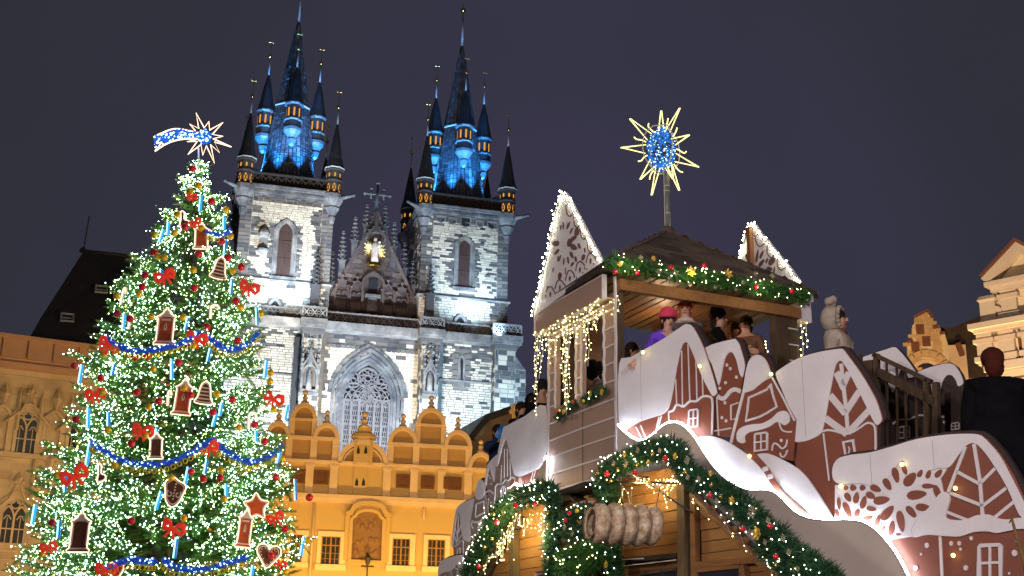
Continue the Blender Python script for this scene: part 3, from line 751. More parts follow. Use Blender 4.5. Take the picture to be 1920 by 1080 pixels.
for k in range(7):
    a = 2*math.pi*k/7; tr.ribbon([(rx+rr*t*math.cos(a+t*1.3), rz+rr*t*math.sin(a+t*1.3)) for t in (0.32, 0.5, 0.68, 0.85, 1.0)], 0.1, 0.04, 0.34)
    ring(rx+rr*0.68*math.cos(a+0.35), rz+rr*0.68*math.sin(a+0.35), rr*0.2, 0.06, 10)
for (u, v, q) in ((232, 338, 0.75), (515, 350, 0.75)):
    c = cq(*zw(u, v)); ring(c[0], c[1], q, 0.12, 14); ring(c[0], c[1], q*0.35, 0.08, 8)
    for k in range(4): a = k*math.pi/2; tr.ribbon([(c[0]+q*0.35*math.cos(a), c[1]+q*0.35*math.sin(a)), (c[0]+q*math.cos(a), c[1]+q*math.sin(a))], 0.08, 0.05, 0.34)
for (u, v, s) in ((225, 455, 1), (510, 460, -1)):
    c = cq(*zw(u, v)); ring(c[0], c[1], 1.62, 0.16, 22, 0.55, 0.12*s)
    for k in range(5): ring(c[0]-1.0+k*0.5, c[1]+0.22*math.sin(k*1.7), 0.3, 0.07, 9)
    for k in range(4): tr.ribbon([(c[0]-1.3*s+0.55*k*s, c[1]-0.6), (c[0]-1.0*s+0.6*k*s, c[1]), (c[0]-0.4*s+0.6*k*s, c[1]+0.6)], 0.08, 0.04, 0.34)
for (u, v) in ((372, 447), (325, 492), (410, 492), (365, 538)):
    c = cq(*zw(u, v)); tr.ribbon([(c[0]-0.42, c[1]), (c[0], c[1]+0.42), (c[0]+0.42, c[1]), (c[0], c[1]-0.42)], 0.12, 0.0, 0.34, True); tr.octa((c[0], 0.1, c[1]), 0.13)
tr.build('tracery', mat('window_tracery_stone', (0.14, 0.135, 0.145), nscale=1, namt=0.2), gw)
la = MB()                                                # pierced stone lattice in each light
for i in range(nb):
    x0 = wl+i*bw+0.11; ww = bw-0.22; z = 12.2; k = 0
    while z < sp-0.2:
        if (k % 4) == 0: la.box(x0, x0+ww, 0.2, 0.33, z-0.06, z+0.16)
        n = 3
        for j in range(n+1):
            xx = x0+ww*j/n+(ww/n/2 if k % 2 else 0)
            if xx < x0+ww+0.02: la.box(xx-0.035, xx+0.035, 0.2, 0.3, z, z+0.5)
        la.box(x0, x0+ww, 0.23, 0.3, z+0.42, z+0.5)
        z += 0.5; k += 1
la.build('stone_lattice', mat('lattice_stone', (0.14, 0.14, 0.155), namt=0), gw, kind='stuff')

# ---- central gable
zg = Z(590, 330, 3.859)
GY = 1.2
G = lambda x, y, o=GY: cq(*zg(x, y), o)
gp = [G(75, 945), G(750, 1010), G(680, 800), G(600, 620), G(520, 450), G(450, 290), G(385, 350), G(350, 460), G(240, 650), G(130, 850)]
g = MB(); gp2 = [G(75, 960), G(748, 1020), G(700, 860), G(672, 800), G(600, 640), G(545, 520), G(505, 430), G(470, 330), G(448, 260), G(420, 330), G(370, 430), G(330, 510), G(245, 650), G(150, 820)]
g.prism(gp2, GY, GY+1.2); gable = g.build('gable', M_GAB, church)
fig = G(432, 540); rg = random.Random(4)
s = MB(); s.mi = 0
stones(s, gp2[0][0], gp2[1][0], ZBAL, G(448, 260)[1], 0.55, 0.6, 1.15, GY, 0.07, 0.06, pick=lambda x, z: 0 if inside(x, z, gp2) and inside(x+0.4, z, gp2) and inside(x-0.4, z, gp2) and abs(x-fig[0]) > 1.2 else None, rnd=rg)
s.build('masonry', M_GAB, gable, kind='stuff')
s = MB()
for (a, b) in zip(gp2[1:8], gp2[2:9]): s.ribbon([a, b], 0.35, GY-0.25, GY+1.3)
for (a, b) in zip(gp2[8:], gp2[9:]+gp2[:1]): s.ribbon([a, b], 0.352, GY-0.25, GY+1.3)
for (a, b) in list(zip(gp2[1:8], gp2[2:9]))+list(zip(gp2[8:], gp2[9:]+gp2[:1])):
    for t in (0.25, 0.75): s.octa((a[0]+(b[0]-a[0])*t, GY, a[1]+(b[1]-a[1])*t+0.25), 0.3)
s.build('coping', M_GAB, gable)
for (cx_, top, bot, w) in ((200, 740, 950, 95), (308, 755, 955, 95), (530, 780, 985, 95), (630, 800, 995, 95)):
    x, zt = G(cx_, top, GY); zb = G(cx_, bot, GY)[1]; hw = w/3.859/18.2/2*1.0*1.0
    hw = abs(G(cx_+w/2, bot)[0]-G(cx_-w/2, bot)[0])/2
    m = MB(); P = pointed(x-hw, x+hw, zt-1.6, zt-0.1, 6); m.ribbon([(x-hw, zb)]+P+[(x+hw, zb)], 0.16, GY-0.3, GY)
    for k in (2, 4, 8, 10): m.octa((P[k][0], GY-0.3, P[k][1]+0.22), 0.2)
    m.octa((x, GY-0.3, zt+0.3), 0.22, 0.35)
    m.ribbon(rounded(x-hw*0.8, x, zt-1.9, zt-1.4, 5), 0.1, GY-0.25, GY); m.ribbon(rounded(x, x+hw*0.8, zt-1.9, zt-1.4, 5), 0.1, GY-0.25, GY)
    m.box(x-hw, x+hw, GY-0.28, GY, zt-2.25, zt-2.1)
    o = m.build('blind_arch', M_GAB, gable)
    m = MB(); sh = [(x-0.5, zt-2.5), (x+0.5, zt-2.5), (x+0.5, zt-3.3), (x, zt-4.0), (x-0.5, zt-3.3)]; m.prism(sh, GY-0.16, GY); m.build('shield', M_GAB, o)
# central niche, hooded arch above the figure
x, zt = G(425, 705); zb = G(425, 860)[1]
m = MB(); P = pointed(x-1.1, x+1.1, zt-1.2, zt, 6); m.ribbon([(x-1.1, G(425, 975)[1])]+P+[(x+1.1, G(425, 975)[1])], 0.22, GY-0.45, GY); o = m.build('niche', M_GAB, gable)
m = MB(); m.box(x-0.45, x+0.5, GY-0.1, GY-0.09+0.1, zb, zt-0.6); m.build('painted_recess_shade', M_VOID, o); m = MB(); m.box(x-0.8, x+0.8, GY-0.6, GY, zb-0.35, zb-0.1); m.taper(x-0.55, x+0.55, GY-0.3, GY, zb-1.9, zb-0.4, 0.1); m.build('pedestal', M_TRIM, o)  # near-black block on the wall paints the shade inside the niche
m = MB(); x, zt = G(440, 390); P = pointed(x-1.0, x+1.0, zt-1.2, zt, 6); m.ribbon(P, 0.22, GY-0.7, GY)
for k in (1, 3, 5, 7, 9, 11): m.octa((P[k][0]*1.0, GY-0.6, P[k][1]+0.25), 0.2)
m.lathe([(0.5, zt-0.5), (0.3, zt+0.6), (0.05, zt+2.2)], x, GY-0.4, 6); m.build('canopy', M_GAB, gable)
# gilded glory with the figure
fx, fz = fig
m = MB()
for k in range(44):
    a = 2*math.pi*k/44; rx_, rz_ = (1.22, 1.5) if k % 2 else (1.02, 1.28)
    for t0 in (0,): m.tube([(fx+0.35*math.cos(a), GY-0.25, fz+0.7*math.sin(a)), (fx+rx_*math.cos(a), GY-0.25, fz+rz_*math.sin(a))], [0.09, 0.02], 4)
m.lathe([(0.75, fz-1.95), (0.85, fz-1.8), (0.8, fz-1.5), (0.6, fz-1.42)], fx, GY-0.35, 8, sy=0.5)
m.prism(rounded(fx-0.9, fx+0.9, fz, fz+1.1, 10)+[(x_, 2*fz-z_) for x_, z_ in rounded(fx-0.9, fx+0.9, fz, fz+1.1, 10)[::-1]], GY-0.2, GY-0.1)
glory = m.build('gilded_glory', M_GOLD, gable)
m = MB(); m.lathe([(0.42, fz-1.42), (0.36, fz-0.9), (0.40, fz-0.2), (0.46, fz+0.35), (0.3, fz+0.7), (0.14, fz+0.85), (0.19, fz+1.0), (0.2, fz+1.15), (0.1, fz+1.35)], fx, GY-0.5, 10, smooth=True, sy=0.7)
m.ball((fx+0.4, GY-0.7, fz+0.75), 0.17, 8, 5); m.lathe([(0.14, fz+0.1), (0.2, fz+0.4), (0.1, fz+0.62)], fx+0.38, GY-0.7, 8, smooth=True)
m.build('statue', M_FIG, gable)
# cross on the gable tip
cx_, cz_ = G(458, 128); m = MB(); zb = G(455, 250)[1]; zt = G(458, 45)[1]; y = GY+0.3; hw = 1.35
m.tube([(cx_-0.08, y, zb-1.2), (cx_, y, zt)], [0.3, 0.09], 6); m.tube([(cx_-hw, y, cz_), (cx_+hw, y, cz_)], 0.1, 6)
for (u, v) in ((-hw, 0), (hw, 0), (0, zt-cz_)): 
    m.octa((cx_+u, y, cz_+v), 0.24); 
for s in (-1, 1): m.tube([(cx_+s*0.68, y, cz_-0.4), (cx_+s*0.68, y, cz_+0.55)], 0.08, 5); m.octa((cx_+s*0.68, y, cz_+0.62), 0.17); m.octa((cx_+s*0.68, y, cz_-0.45), 0.14)
m.tube([(cx_-0.3, y, cz_-0.85), (cx_+0.3, y, cz_-0.85)], 0.09, 5); m.build('gable_cross', M_CORN, gable)
for (u, t, b, r_) in ((385, 205, 410, 0.3), (515, 215, 420, 0.3), (300, 295, 540, 0.3), (580, 335, 590, 0.28), (212, 395, 720, 0.32), (130, 545, 880, 0.3), (655, 480, 760, 0.3), (715, 615, 880, 0.3)):
    x, zt = G(u, t); zb = G(u, b)[1]; pinnacle(gable, x, GY+0.2, zb-1.2, zt, r_, M_PINN)
m = MB(); a = G(60, 945, GY-0.7); b = G(760, 1012, GY-0.7); m.box(a[0], b[0], GY-0.9, GY+1.3, ZBAL+0.0, ZBAL+0.62); m.box(a[0], b[0], GY-1.1, GY+1.3, ZBAL+0.62, ZBAL+0.8); m.build('gable_base', M_TRIM, gable)

# ---- the church's floodlights (on roofs, terraces and the foot of the spires)
def cw(x, y, z): return CH.W(x, y, z)
COOL = (0.72, 0.86, 1.0); WHT = (0.90, 0.95, 1.0); BLU = (0.06, 0.30, 1.0)
# ================================================================ ochre house with rounded gables
M_OCH = mat('ochre_plaster', (0.54, 0.38, 0.16), (0.42, 0.28, 0.11), nscale=0.3, namt=0.28, bump=0.25, bscale=4)
M_OCHP = mat('ochre_field_plaster', (0.39, 0.24, 0.095), (0.30, 0.18, 0.07), nscale=0.5, namt=0.28, bump=0.25, bscale=4)
M_CRM = mat('pale_cornice_plaster', (0.58, 0.43, 0.28), nscale=0.8, namt=0.14, bump=0.2, bscale=5)
M_CREAM = mat('cream_window_surround', (0.62, 0.52, 0.34), nscale=1, namt=0.12)
M_WOOD = mat('brown_window_wood', (0.12, 0.045, 0.015), nscale=3, namt=0.25)
M_YWOOD = mat('honey_window_wood', (0.30, 0.15, 0.035), nscale=3, namt=0.2)
M_PANE = mat('dark_window_glass', (0.03, 0.03, 0.04), nscale=1.5, namt=0.3, rough=0.12)
M_RELIEF = mat('faded_fresco', (0.27, 0.14, 0.055), (0.15, 0.085, 0.045), nscale=0.9, namt=0.35, bump=1.0, bscale=2.5)
z8 = Z(480, 740, 3.1775)
Y = lambda x, y, o=0.0: YH.q(*z8(x, y), o)
school = thing('gabled_house', 'ochre house with rounded pale gables and a framed niche picture, in front of the church', 'house', YH.M)
yl = Y(-260, 300)[0]; yr = Y(1420, 300)[0]
zc = Y(770, 640)[1]; zat = Y(780, 425)[1]
b = MB(); b.box(yl, yr, 0, 9, 0, zc); b.box(yl, yr, 0.05, 9, zc, zat); b.build('wall', M_OCH, school)
zC = lambda x, y: Y(x, y)[1]
# cornices
def band(z0, z1, d, x0=yl, x1=yr, nm='cornice'):
    m = MB(); m.box(x0, x1, -d*0.6, 0.2, z0, (z0+z1)/2); m.box(x0, x1, -d, 0.2, (z0+z1)/2, z1); return m.build(nm, M_CRM, school)
band(zc-0.25, zc+0.35, 0.45); band(zat-0.12, zat+0.18, 0.22)
def fin(x, z, s=1.0, par=school):
    m = MB(); m.lathe([(0.42*s, z), (0.40*s, z+0.16*s), (0.2*s, z+0.3*s), (0.3*s, z+0.55*s), (0.32*s, z+0.62*s), (0.16*s, z+0.75*s), (0.13*s, z+0.9*s)], x, 0.2, 10, smooth=True); m.ball((x, 0.2, z+1.12*s), 0.27*s, 10, 7); return m.build('finial', M_CRM, par)
def bay(x0, x1, z0, zs, za, nm='gable_bay'):
    "rounded gable bay: field, arch moulding"
    P = [(x0, z0)]+rounded(x0, x1, zs, za)+[(x1, z0)]; m = MB(); m.prism(P, 0.05, 0.6); o = m.build(nm, M_OCHP, school)
    m = MB(); d = 0.13; m.ribbon(rounded(x0+d*0.6, x1-d*0.6, zs, za-d), 0.26, -0.24, 0.1); m.ribbon(rounded(x0+d*1.7, x1-d*1.7, zs, za-d*2.2), 0.07, -0.12, 0.1)
    m.box(x0-0.05, x1+0.05, -0.14, 0.1, zs-0.1, zs+0.06); m.build('arch_moulding', M_CRM, o)
    fin((x0+x1)/2, za+0.02, 0.72, o)
def xz(x, y): return Y(x, y)
zL1 = xz(870, 300)[1]   # row between arches and squares (right group)
gr = [(780, 955, 190, 290, 425), (945, 1120, 80, 180, 430), (1115, 1280, 212, 310, 440)]
for gi, grp in enumerate(([(45, 190, 160, 245, 395), (190, 345, 48, 145, 400), (330, 485, 170, 262, 410)], gr)):
    zrow = xz(870, 298)[1] if gi else xz(258, 256)[1]
    zmid = [xz((a+b)/2, t)[1] for a, b, t, s, l in grp]
    X0 = [xz(a, l)[0] for a, b, t, s, l in grp]; X1 = [xz(b, l)[0] for a, b, t, s, l in grp]
    m = MB(); m.box(X0[0]+0.1, X1[2]-0.1, 0.05, 0.6, zat, zrow); m.build('gable_field', M_OCHP, school)
    for i, (a, b, t, s, l) in enumerate(grp):
        z1 = xz((a+b)/2, s)[1]; za = xz((a+b)/2, t)[1]; x0, x1 = X0[i]+0.05, X1[i]-0.05
        bay(x0, x1, zrow-0.01 if i == 1 else zrow+0.005, z1, za)
    m = MB(); m.box(X0[0]-0.05, X1[2]+0.05, -0.18, 0.1, zrow-0.12, zrow+0.14)
    for xx in (X0[0]+0.2, (X1[0]+X0[1])/2, (X1[1]+X0[2])/2, X1[2]-0.2): m.box(xx-0.24, xx+0.24, -0.1, 0.05, zat, zrow)
    zt = xz((grp[1][0]+grp[1][1])/2, grp[1][3])[1]
    for xx in (X0[1]+0.12, X1[1]-0.12): m.box(xx-0.2, xx+0.2, -0.1, 0.05, zrow, zt)
    m.build('pilaster_strip', M_CRM, school)
x0, z0 = xz(1265, 445); x1 = xz(1412, 445)[0]; za = xz(1340, 345)[1]; bay(x0, x1, zat, zat+0.02, za)
# centre segmental gable with a block, two little holes
x0, x1 = xz(485, 405)[0], xz(785, 415)[0]; zs = zat; za = xz(635, 268)[1]
m = MB(); m.prism(rounded(x0, x1, zs, za, 18), 0.05, 0.6); seg = m.build('gable_bay', M_OCHP, school)
m = MB(); m.ribbon(rounded(x0+0.15, x1-0.15, zs, za-0.2, 18), 0.34, -0.22, 0.1); m.ribbon(rounded(x0+0.42, x1-0.42, zs, za-0.55, 18), 0.12, -0.1, 0.1); m.build('arch_moulding', M_CRM, seg)
xa, xb = xz(590, 400)[0], xz(680, 400)[0]; zb = xz(635, 262)[1]
m = MB(); m.box(xa, xb, -0.2, 0.4, zs, zb); m.build('centre_block', M_OCH, seg)
m = MB(); m.box(xa-0.14, xa+0.1, -0.24, 0.1, zs, zb-0.1); m.box(xb-0.1, xb+0.14, -0.24, 0.1, zs, zb-0.1); m.lathe([(0.8, zb-0.1), (0.95, zb+0.15), (0.8, zb+0.4), (0.5, zb+0.55), (0.5, zb+0.9), (0.3, zb+1.0)], (xa+xb)/2, 0.1, 14, sy=0.35); m.build('block_cap', M_OCH, seg)
fin((xa+xb)/2, zb+0.85, 0.9, seg)
m = MB()
for u, v in ((608, 330), (653, 330), (600, 518), (641, 518)):
    x, z = xz(u, v); m.prism([(x-0.12, z-0.3), (x+0.12, z-0.3), (x+0.1, z), (x, z+0.28), (x-0.1, z)], -0.24 if v < 400 else -0.05, -0.2 if v < 400 else 0.06); m.build('ventilation_slot', M_VOID, school); m = MB()
# centre curved panel in the attic
m = MB(); x0, x1 = xz(580, 500)[0], xz(660, 500)[0]; zb = xz(620, 612)[1]
m.prism([(x0, zat-0.12), (x0, zb+0.9)]+[(a, zb+(zb+0.9-b)) for a, b in rounded(x0, x1, zb+0.9, zb+1.8, 10)]+[(x1, zb+0.9), (x1, zat-0.12)], -0.035, 0.06); m.build('attic_panel', M_OCH, school)
# attic storey pilasters and shuttered windows
m = MB()
for u in (175, 315, 460, 778, 940, 1103, 1262, 1400):
    m = MB(); x = xz(u, 530)[0]; m.box(x-0.28, x+0.28, -0.12, 0.06, zc+0.35, zat-0.12); m.box(x-0.34, x+0.34, -0.18, 0.06, zat-0.34, zat-0.12); m.box(x-0.33, x+0.33, -0.17, 0.06, zc+0.35, zc+0.5); m.build('attic_pilaster', M_CRM, school)
def shut_window(u0, v0, u1, v1, lab=None, openl=False):
    x0, z1 = xz(u0, v0); x1, z0 = xz(u1, v1)
    f = MB(); f.ribbon([(x0, z0), (x1, z0), (x1, z1), (x0, z1)], 0.14, -0.1, 0.1, True); o = f.build('window', M_WOOD, school, lab)
    p = MB(); p.box(x0, x1, -0.0, 0.04, z0, z1); p.build('pane', M_PANE, o)
    xm = (x0+x1)/2
    for i, (a, b) in enumerate(((x0+0.07, xm-0.03), (xm+0.03, x1-0.07))):
        s = MB(); s.ribbon([(a+0.05, z0+0.12), (b-0.05, z0+0.12), (b-0.05, z1-0.12), (a+0.05, z1-0.12)], 0.1, -0.06, 0.0, True)
        n = 9
        for k in range(n): zz_ = z0+0.2+(z1-z0-0.4)*k/(n-1); s.box(a+0.08, b-0.08, -0.045, -0.01, zz_-0.05, zz_+0.03)
        s.build('shutter', M_WOOD, o)
shut_window(212, 448, 288, 522); shut_window(350, 454, 424, 530); shut_window(842, 478, 910, 552); shut_window(990, 485, 1056, 558)
x0, z1 = xz(1148, 492); x1, z0 = xz(1220, 567)
shut_window(1150, 494, 1218, 566)
s = MB(); a, b = xz(1116, 530)[0], xz(1146, 530)[0]; s.box(a, b, -0.18, -0.1, z0, z1); s.build('open_shutter', M_WOOD, school)
# tall main windows
def tall_window(u0, v0, u1, v1, a0, b0, a1, b1):
    x0, z1 = xz(u0, v0); x1, z0 = xz(u1, v1); X0, Z1 = xz(a0, b0); X1, Z0 = xz(a1, b1)
    f = MB(); w = (X0-x0); cxs, czs = (x0+X0)/2, (z0+Z0)/2
    f.box(x0, X0, -0.12, 0.1, z0, z1); f.box(X1, x1, -0.12, 0.1, z0, z1); f.box(X0, X1, -0.12, 0.1, Z1, z1); f.box(x0-0.08, x1+0.08, -0.2, 0.1, z0-0.12, Z0)
    o = f.build('window_surround', M_CREAM, school)
    w = MB(); w.ribbon([(X0, Z0), (X1, Z0), (X1, Z1), (X0, Z1)], 0.12, -0.06, 0.1, True); xm = (X0+X1)/2
    w.box(xm-0.06, xm+0.06, -0.07, 0.1, Z0, Z1); zt = Z0+(Z1-Z0)*0.68; w.box(X0, X1, -0.075, 0.1, zt-0.04, zt+0.04)
    for k in (0.2, 0.4): zz_ = Z0+(Z1-Z0)*k; w.box(X0, X1, -0.04, 0.08, zz_-0.015, zz_+0.015)
    for xx in ((X0+xm)/2, (X1+xm)/2): w.box(xx-0.025, xx+0.025, -0.042, 0.08, Z0, Z1)
    w.build('window_frame', M_YWOOD, o)
    p = MB(); p.box(X0, X1, -0.015, 0.07, Z0, Z1); p.build('pane', M_PANE, o)
tall_window(190, 806, 303, 1020, 205, 832, 270, 1000); tall_window(370, 812, 527, 1040, 392, 843, 495, 1014); tall_window(788, 828, 942, 1046, 814, 856, 912, 1022); tall_window(1000, 835, 1150, 1052, 1024, 862, 1122, 1028)
# fresco niche
x0, x1 = xz(560, 900)[0], xz(756, 900)[0]; zb = xz(655, 994)[1]; zs = xz(655, 745)[1]; zt = xz(655, 690)[1]
P = [(x0, zb), (x0, zs)]+rounded(x0+0.3, x1-0.3, zs+0.25, zt, 10)+[(x1, zs), (x1, zb)]
m = MB(); m.prism(P, -0.06, 0.1); fr_ = m.build('fresco', M_RELIEF, school)
m = MB(); m.ribbon(P, 0.2, -0.22, 0.0, True)
xo0, xo1 = xz(535, 715)[0], xz(800, 720)[0]; zo = xz(540, 715)[1]; za = xz(660, 650)[1]
m.ribbon([(xo0, zo), (x0-0.1, zo+0.1)]+rounded(x0+0.1, x1-0.1, zo+0.45, za, 12)+[(x1+0.1, zo+0.1), (xo1, zo)], 0.32, -0.6, 0.1)
m.box(x0-0.45, x0-0.1, -0.14, 0.1, zb, zo); m.box(x1+0.1, x1+0.45, -0.14, 0.1, zb, zo)
m.build('niche_frame', M_OCH, fr_)
m = MB()
rf = random.Random(3)
for k in range(30):      # worn low-relief figures: a seated group below, one in the clouds above
    low = k < 20; cx_ = (x0+x1)/2+rf.uniform(-1, 1)*(1.6 if low else 0.7); f_ = rf.uniform(0.12, 0.45) if low else rf.uniform(0.62, 0.8)
    m.ball((cx_, -0.06, zb+(zt-zb)*f_), rf.uniform(0.1, 0.2), 8, 5, (1, 0.3, rf.uniform(0.8, 1.8)))
m.build('relief_figure', M_RELIEF, fr_, kind='stuff')
# lantern bracket and downpipes
M_IRON = mat('black_iron', (0.02, 0.02, 0.022), namt=0, rough=0.5)
m = MB(); x, z = xz(658, 1020); m.tube([(x, -0.1, z+0.9), (x, -0.9, z+0.5), (x, -0.9, z-0.9)], 0.06, 5); m.tube([(x-0.45, -0.9, z-0.1), (x+0.45, -0.9, z-0.1)], 0.06, 5); m.lathe([(0.12, z+0.0), (0.24, z+0.5), (0.06, z+0.75)], x, -0.9, 6); m.build('wall_lantern', M_IRON, school)
m = MB()
for u, v0, v1 in ((350, 625, 1080), (1002, 650, 745)):
    x, z = xz(u, v0); m = MB(); m.tube([(x, -0.14, z), (x, -0.14, xz(u, v1)[1])], 0.07, 6); m.build('downpipe', M_CRM, school)
m = MB(); m.add([(yl, 0.6, zat), (yr, 0.6, zat), (yr, 5, zat+0.8), (yl, 5, zat+0.8), (yl, 9.5, zat), (yr, 9.5, zat)], [(0,1,2,3), (3,2,5,4)]); m.build('roof', M_SLATED, school)

# dark-roofed house between the school and the stall
DR = Fr(940, 850, 103, 20)
dk = thing('dark_roofed_house', 'dark slate-roofed house end beside the ochre gables, below the church', 'house', DR.M)
D = lambda x, y, o=0: DR.q(*z8(x, y), o)
a = D(1272, 240); bq = D(1360, 150); c = D(1520, 85); e = D(1900, 60)
m = MB(); m.prism([(D(1280, 262)[0], 0), D(1280, 262), D(1370, 160), D(1520, 110), D(1900, 80), (D(1900, 80)[0], 0)], 0, 7); m.build('wall', mat('shade_painted_grey_plaster', (0.16, 0.12, 0.10), nscale=1, namt=0.3), dk)  # the wall's shade is put into its dark plaster colour
m = MB(); m.ribbon([D(1268, 262), D(1366, 140), D(1520, 88), D(1900, 60)], 0.5, -0.7, 7.2); m.build('roof', M_SLATED, dk)
m = MB(); m.ribbon([D(1290, 262), D(1372, 170)], 0.7, -0.4, 0); m.build('gable_board', M_TRIM, dk)
x, z = YH.q(979, 795, -1); 
CHM = Fr(978, 800, 60, 15)
chim = thing('chimney', 'small ochre chimney stack poking up behind the left stair crowd', 'chimney', CHM.M)
x0, z0 = CHM.q(966, 830); x1, z1 = CHM.q(993, 758)
m = MB(); m.box(x0, x1, 0, 0.7, 0, z1-0.35); m.box(x0-0.12, x1+0.12, -0.12, 0.82, z1-0.35, z1-0.2); m.box(x0-0.05, x1+0.05, -0.05, 0.75, z1-0.2, z1); m.build('stack', M_OCH, chim)
# ================================================================ gothic stone house on the left
M_ASH = mat('honey_sandstone', (0.30, 0.21, 0.12), (0.40, 0.30, 0.17), var='island', nscale=0.35, namt=0.25, bump=0.6, bscale=3)
M_ASHT = mat('honey_sandstone_trim', (0.38, 0.28, 0.16), nscale=0.8, namt=0.25, bump=0.4, bscale=4)
M_WBRD = mat('tan_eave_board', (0.36, 0.20, 0.11), (0.28, 0.16, 0.09), var='object', nscale=1, namt=0.18)
M_TILE = mat('dark_roof_tiles', (0.022, 0.021, 0.024), nscale=3, namt=0.4, bump=0.8, bscale=6, rough=0.7)
z7 = Z(0, 780, 3.2)
zz9 = Z(0, 620, 2.348)
S9 = lambda x, y, o=0.0: SB.q(*zz9(x, y), o)
sbh = thing('gothic_stone_house', 'honey stone house with traceried gothic windows and boarded eaves, left of the fir', 'house', SB.M)
sl, sr = SB.q(-120, 800)[0], SB.q(330, 800)[0]
zev = S9(200, 195)[1]; ztop = S9(200, 65)[1]
m = MB(); m.box(sl, sr, 0, 12, 0, zev); wall = m.build('wall', M_ASHT, sbh)
zs1 = S9(200, 560)[1]; zs2 = S9(200, 957)[1]
# four traceried windows with pointed hoods
wins = []
for (xc, w, zt, zb) in ((117, 108, 350, 545), (345, 108, 385, 590), (62, 108, 738, 945), (290, 108, 790, 990)):
    a, ztp = S9(xc, zt); zbt = S9(xc-5, zb)[1]; hw = abs(S9(xc+w/2, zt)[0]-S9(xc-w/2, zt)[0])/2*1.1
    a = S9(xc-3, (zt+zb)/2)[0]; wins.append((a, hw, zbt, ztp))
rs = random.Random(9); st = MB()
def pk(x, z):
    for a, hw, zb_, zt_ in wins:
        if abs(x-a) < hw+0.25 and zb_-0.3 < z < zt_+0.5: return None
    return 0
stones(st, sl, sr, zs2-6, zev-0.2, 0.5, 0.8, 1.5, 0.0, 0.02, 0.025, pick=pk, rnd=rs); st.build('masonry', M_ASH, sbh, kind='stuff')
for a, hw, zb_, zt_ in wins:
    H = zt_-zb_; zsp = zb_+H*0.66; m = MB()
    for i, d in enumerate((0.34, 0.2, 0.06)):
        P = [(a-hw-d+0.1, zb_)]+pointed(a-hw-d+0.1, a+hw+d-0.1, zsp, zt_+d, 8)+[(a+hw+d-0.1, zb_)]; m.ribbon(P, 0.16, -0.2+0.06*i, 0.2)
    m.box(a-hw-0.6, a+hw+0.6, -0.22, 0.1, zb_-0.25, zb_)
    o = m.build('window', M_ASHT, sbh)
    g = MB(); g.prism([(a-hw, zb_)]+pointed(a-hw, a+hw, zsp, zt_, 8)+[(a+hw, zb_)], -0.03, 0.1); g.build('pane', M_PANE, o)
    t = MB(); t.box(a-0.06, a+0.06, -0.1, 0.05, zb_, zsp)
    for s in (-1, 1):
        xa_, xb_ = (a-hw+0.02, a) if s < 0 else (a, a+hw-0.02)
        P = pointed(xa_, xb_, zsp-0.35, zsp+0.45, 6); t.ribbon(P, 0.1, -0.08, 0.05)
        c = (xa_+xb_)/2
        t.ribbon([(c-0.2, zsp-0.32), (c-0.06, zsp-0.1), (c+0.06, zsp-0.1), (c+0.2, zsp-0.32)], 0.06, -0.06, 0.05)
        t.box(c-0.02, c+0.02, -0.05, 0.04, zb_, zsp-0.2)
    for (dx, dz) in ((0, 0.80), (-0.28, 0.50), (0.28, 0.50), (0, 0.22)):
        q = [(a+dx+0.26*math.cos(k*math.pi/4), zsp+0.35+dz*1.0+0.26*math.sin(k*math.pi/4)) for k in range(8)]; t.ribbon(q, 0.07, -0.07, 0.05, True)
    for k in (0.33,): t.box(a-hw, a+hw, -0.055, 0.05, zb_+H*k, zb_+H*k+0.07)
    t.build('tracery', M_ASHT, o)
    h = MB(); h.tube([(a-hw-0.55, -0.25, zsp), (a-hw*0.6, -0.3, zt_-0.1), (a, -0.35, zt_+0.9), (a+hw*0.6, -0.3, zt_-0.1), (a+hw+0.55, -0.25, zsp)], 0.06, 5)
    h.octa((a, -0.35, zt_+1.15), 0.2, 0.36); h.octa((a-0.2, -0.33, zt_+0.95), 0.14); h.octa((a+0.2, -0.33, zt_+0.95), 0.14); h.build('hood_finial', M_ASHT, o)
# worn niches between windows
for (xc, zt, zb) in ((245, 355, 555), (15, 330, 530), (215, 620, 700)):
    a, zt_ = S9(xc, zt); zb_ = S9(xc, zb)[1]; hw = 0.85; m = MB(); P = pointed(a-hw, a+hw, zt_-1.6, zt_, 6)
    m.ribbon([(a-hw, zb_)]+P+[(a+hw, zb_)], 0.2, -0.16, 0.02); m.box(a-hw, a+hw, -0.2, 0, zb_-0.2, zb_)
    m.octa((a, -0.2, zt_+0.7), 0.3, 0.7)
    for s in (-1, 1): m.lathe([(0.14, zt_-1.4), (0.12, zt_+0.4), (0.02, zt_+1.1)], a+s*hw, -0.15, 4)
    m.build('niche', M_ASHT, sbh)
m = MB(); m.box(sl, sr, -0.28, 0.1, zs1-0.14, zs1+0.14); m.box(sl, sr, -0.28, 0.1, zs2-0.14, zs2+0.14); m.box(sl, sr, -0.3, 0.1, zev-0.25, zev+0.05); m.build('string_course', M_ASHT, sbh)
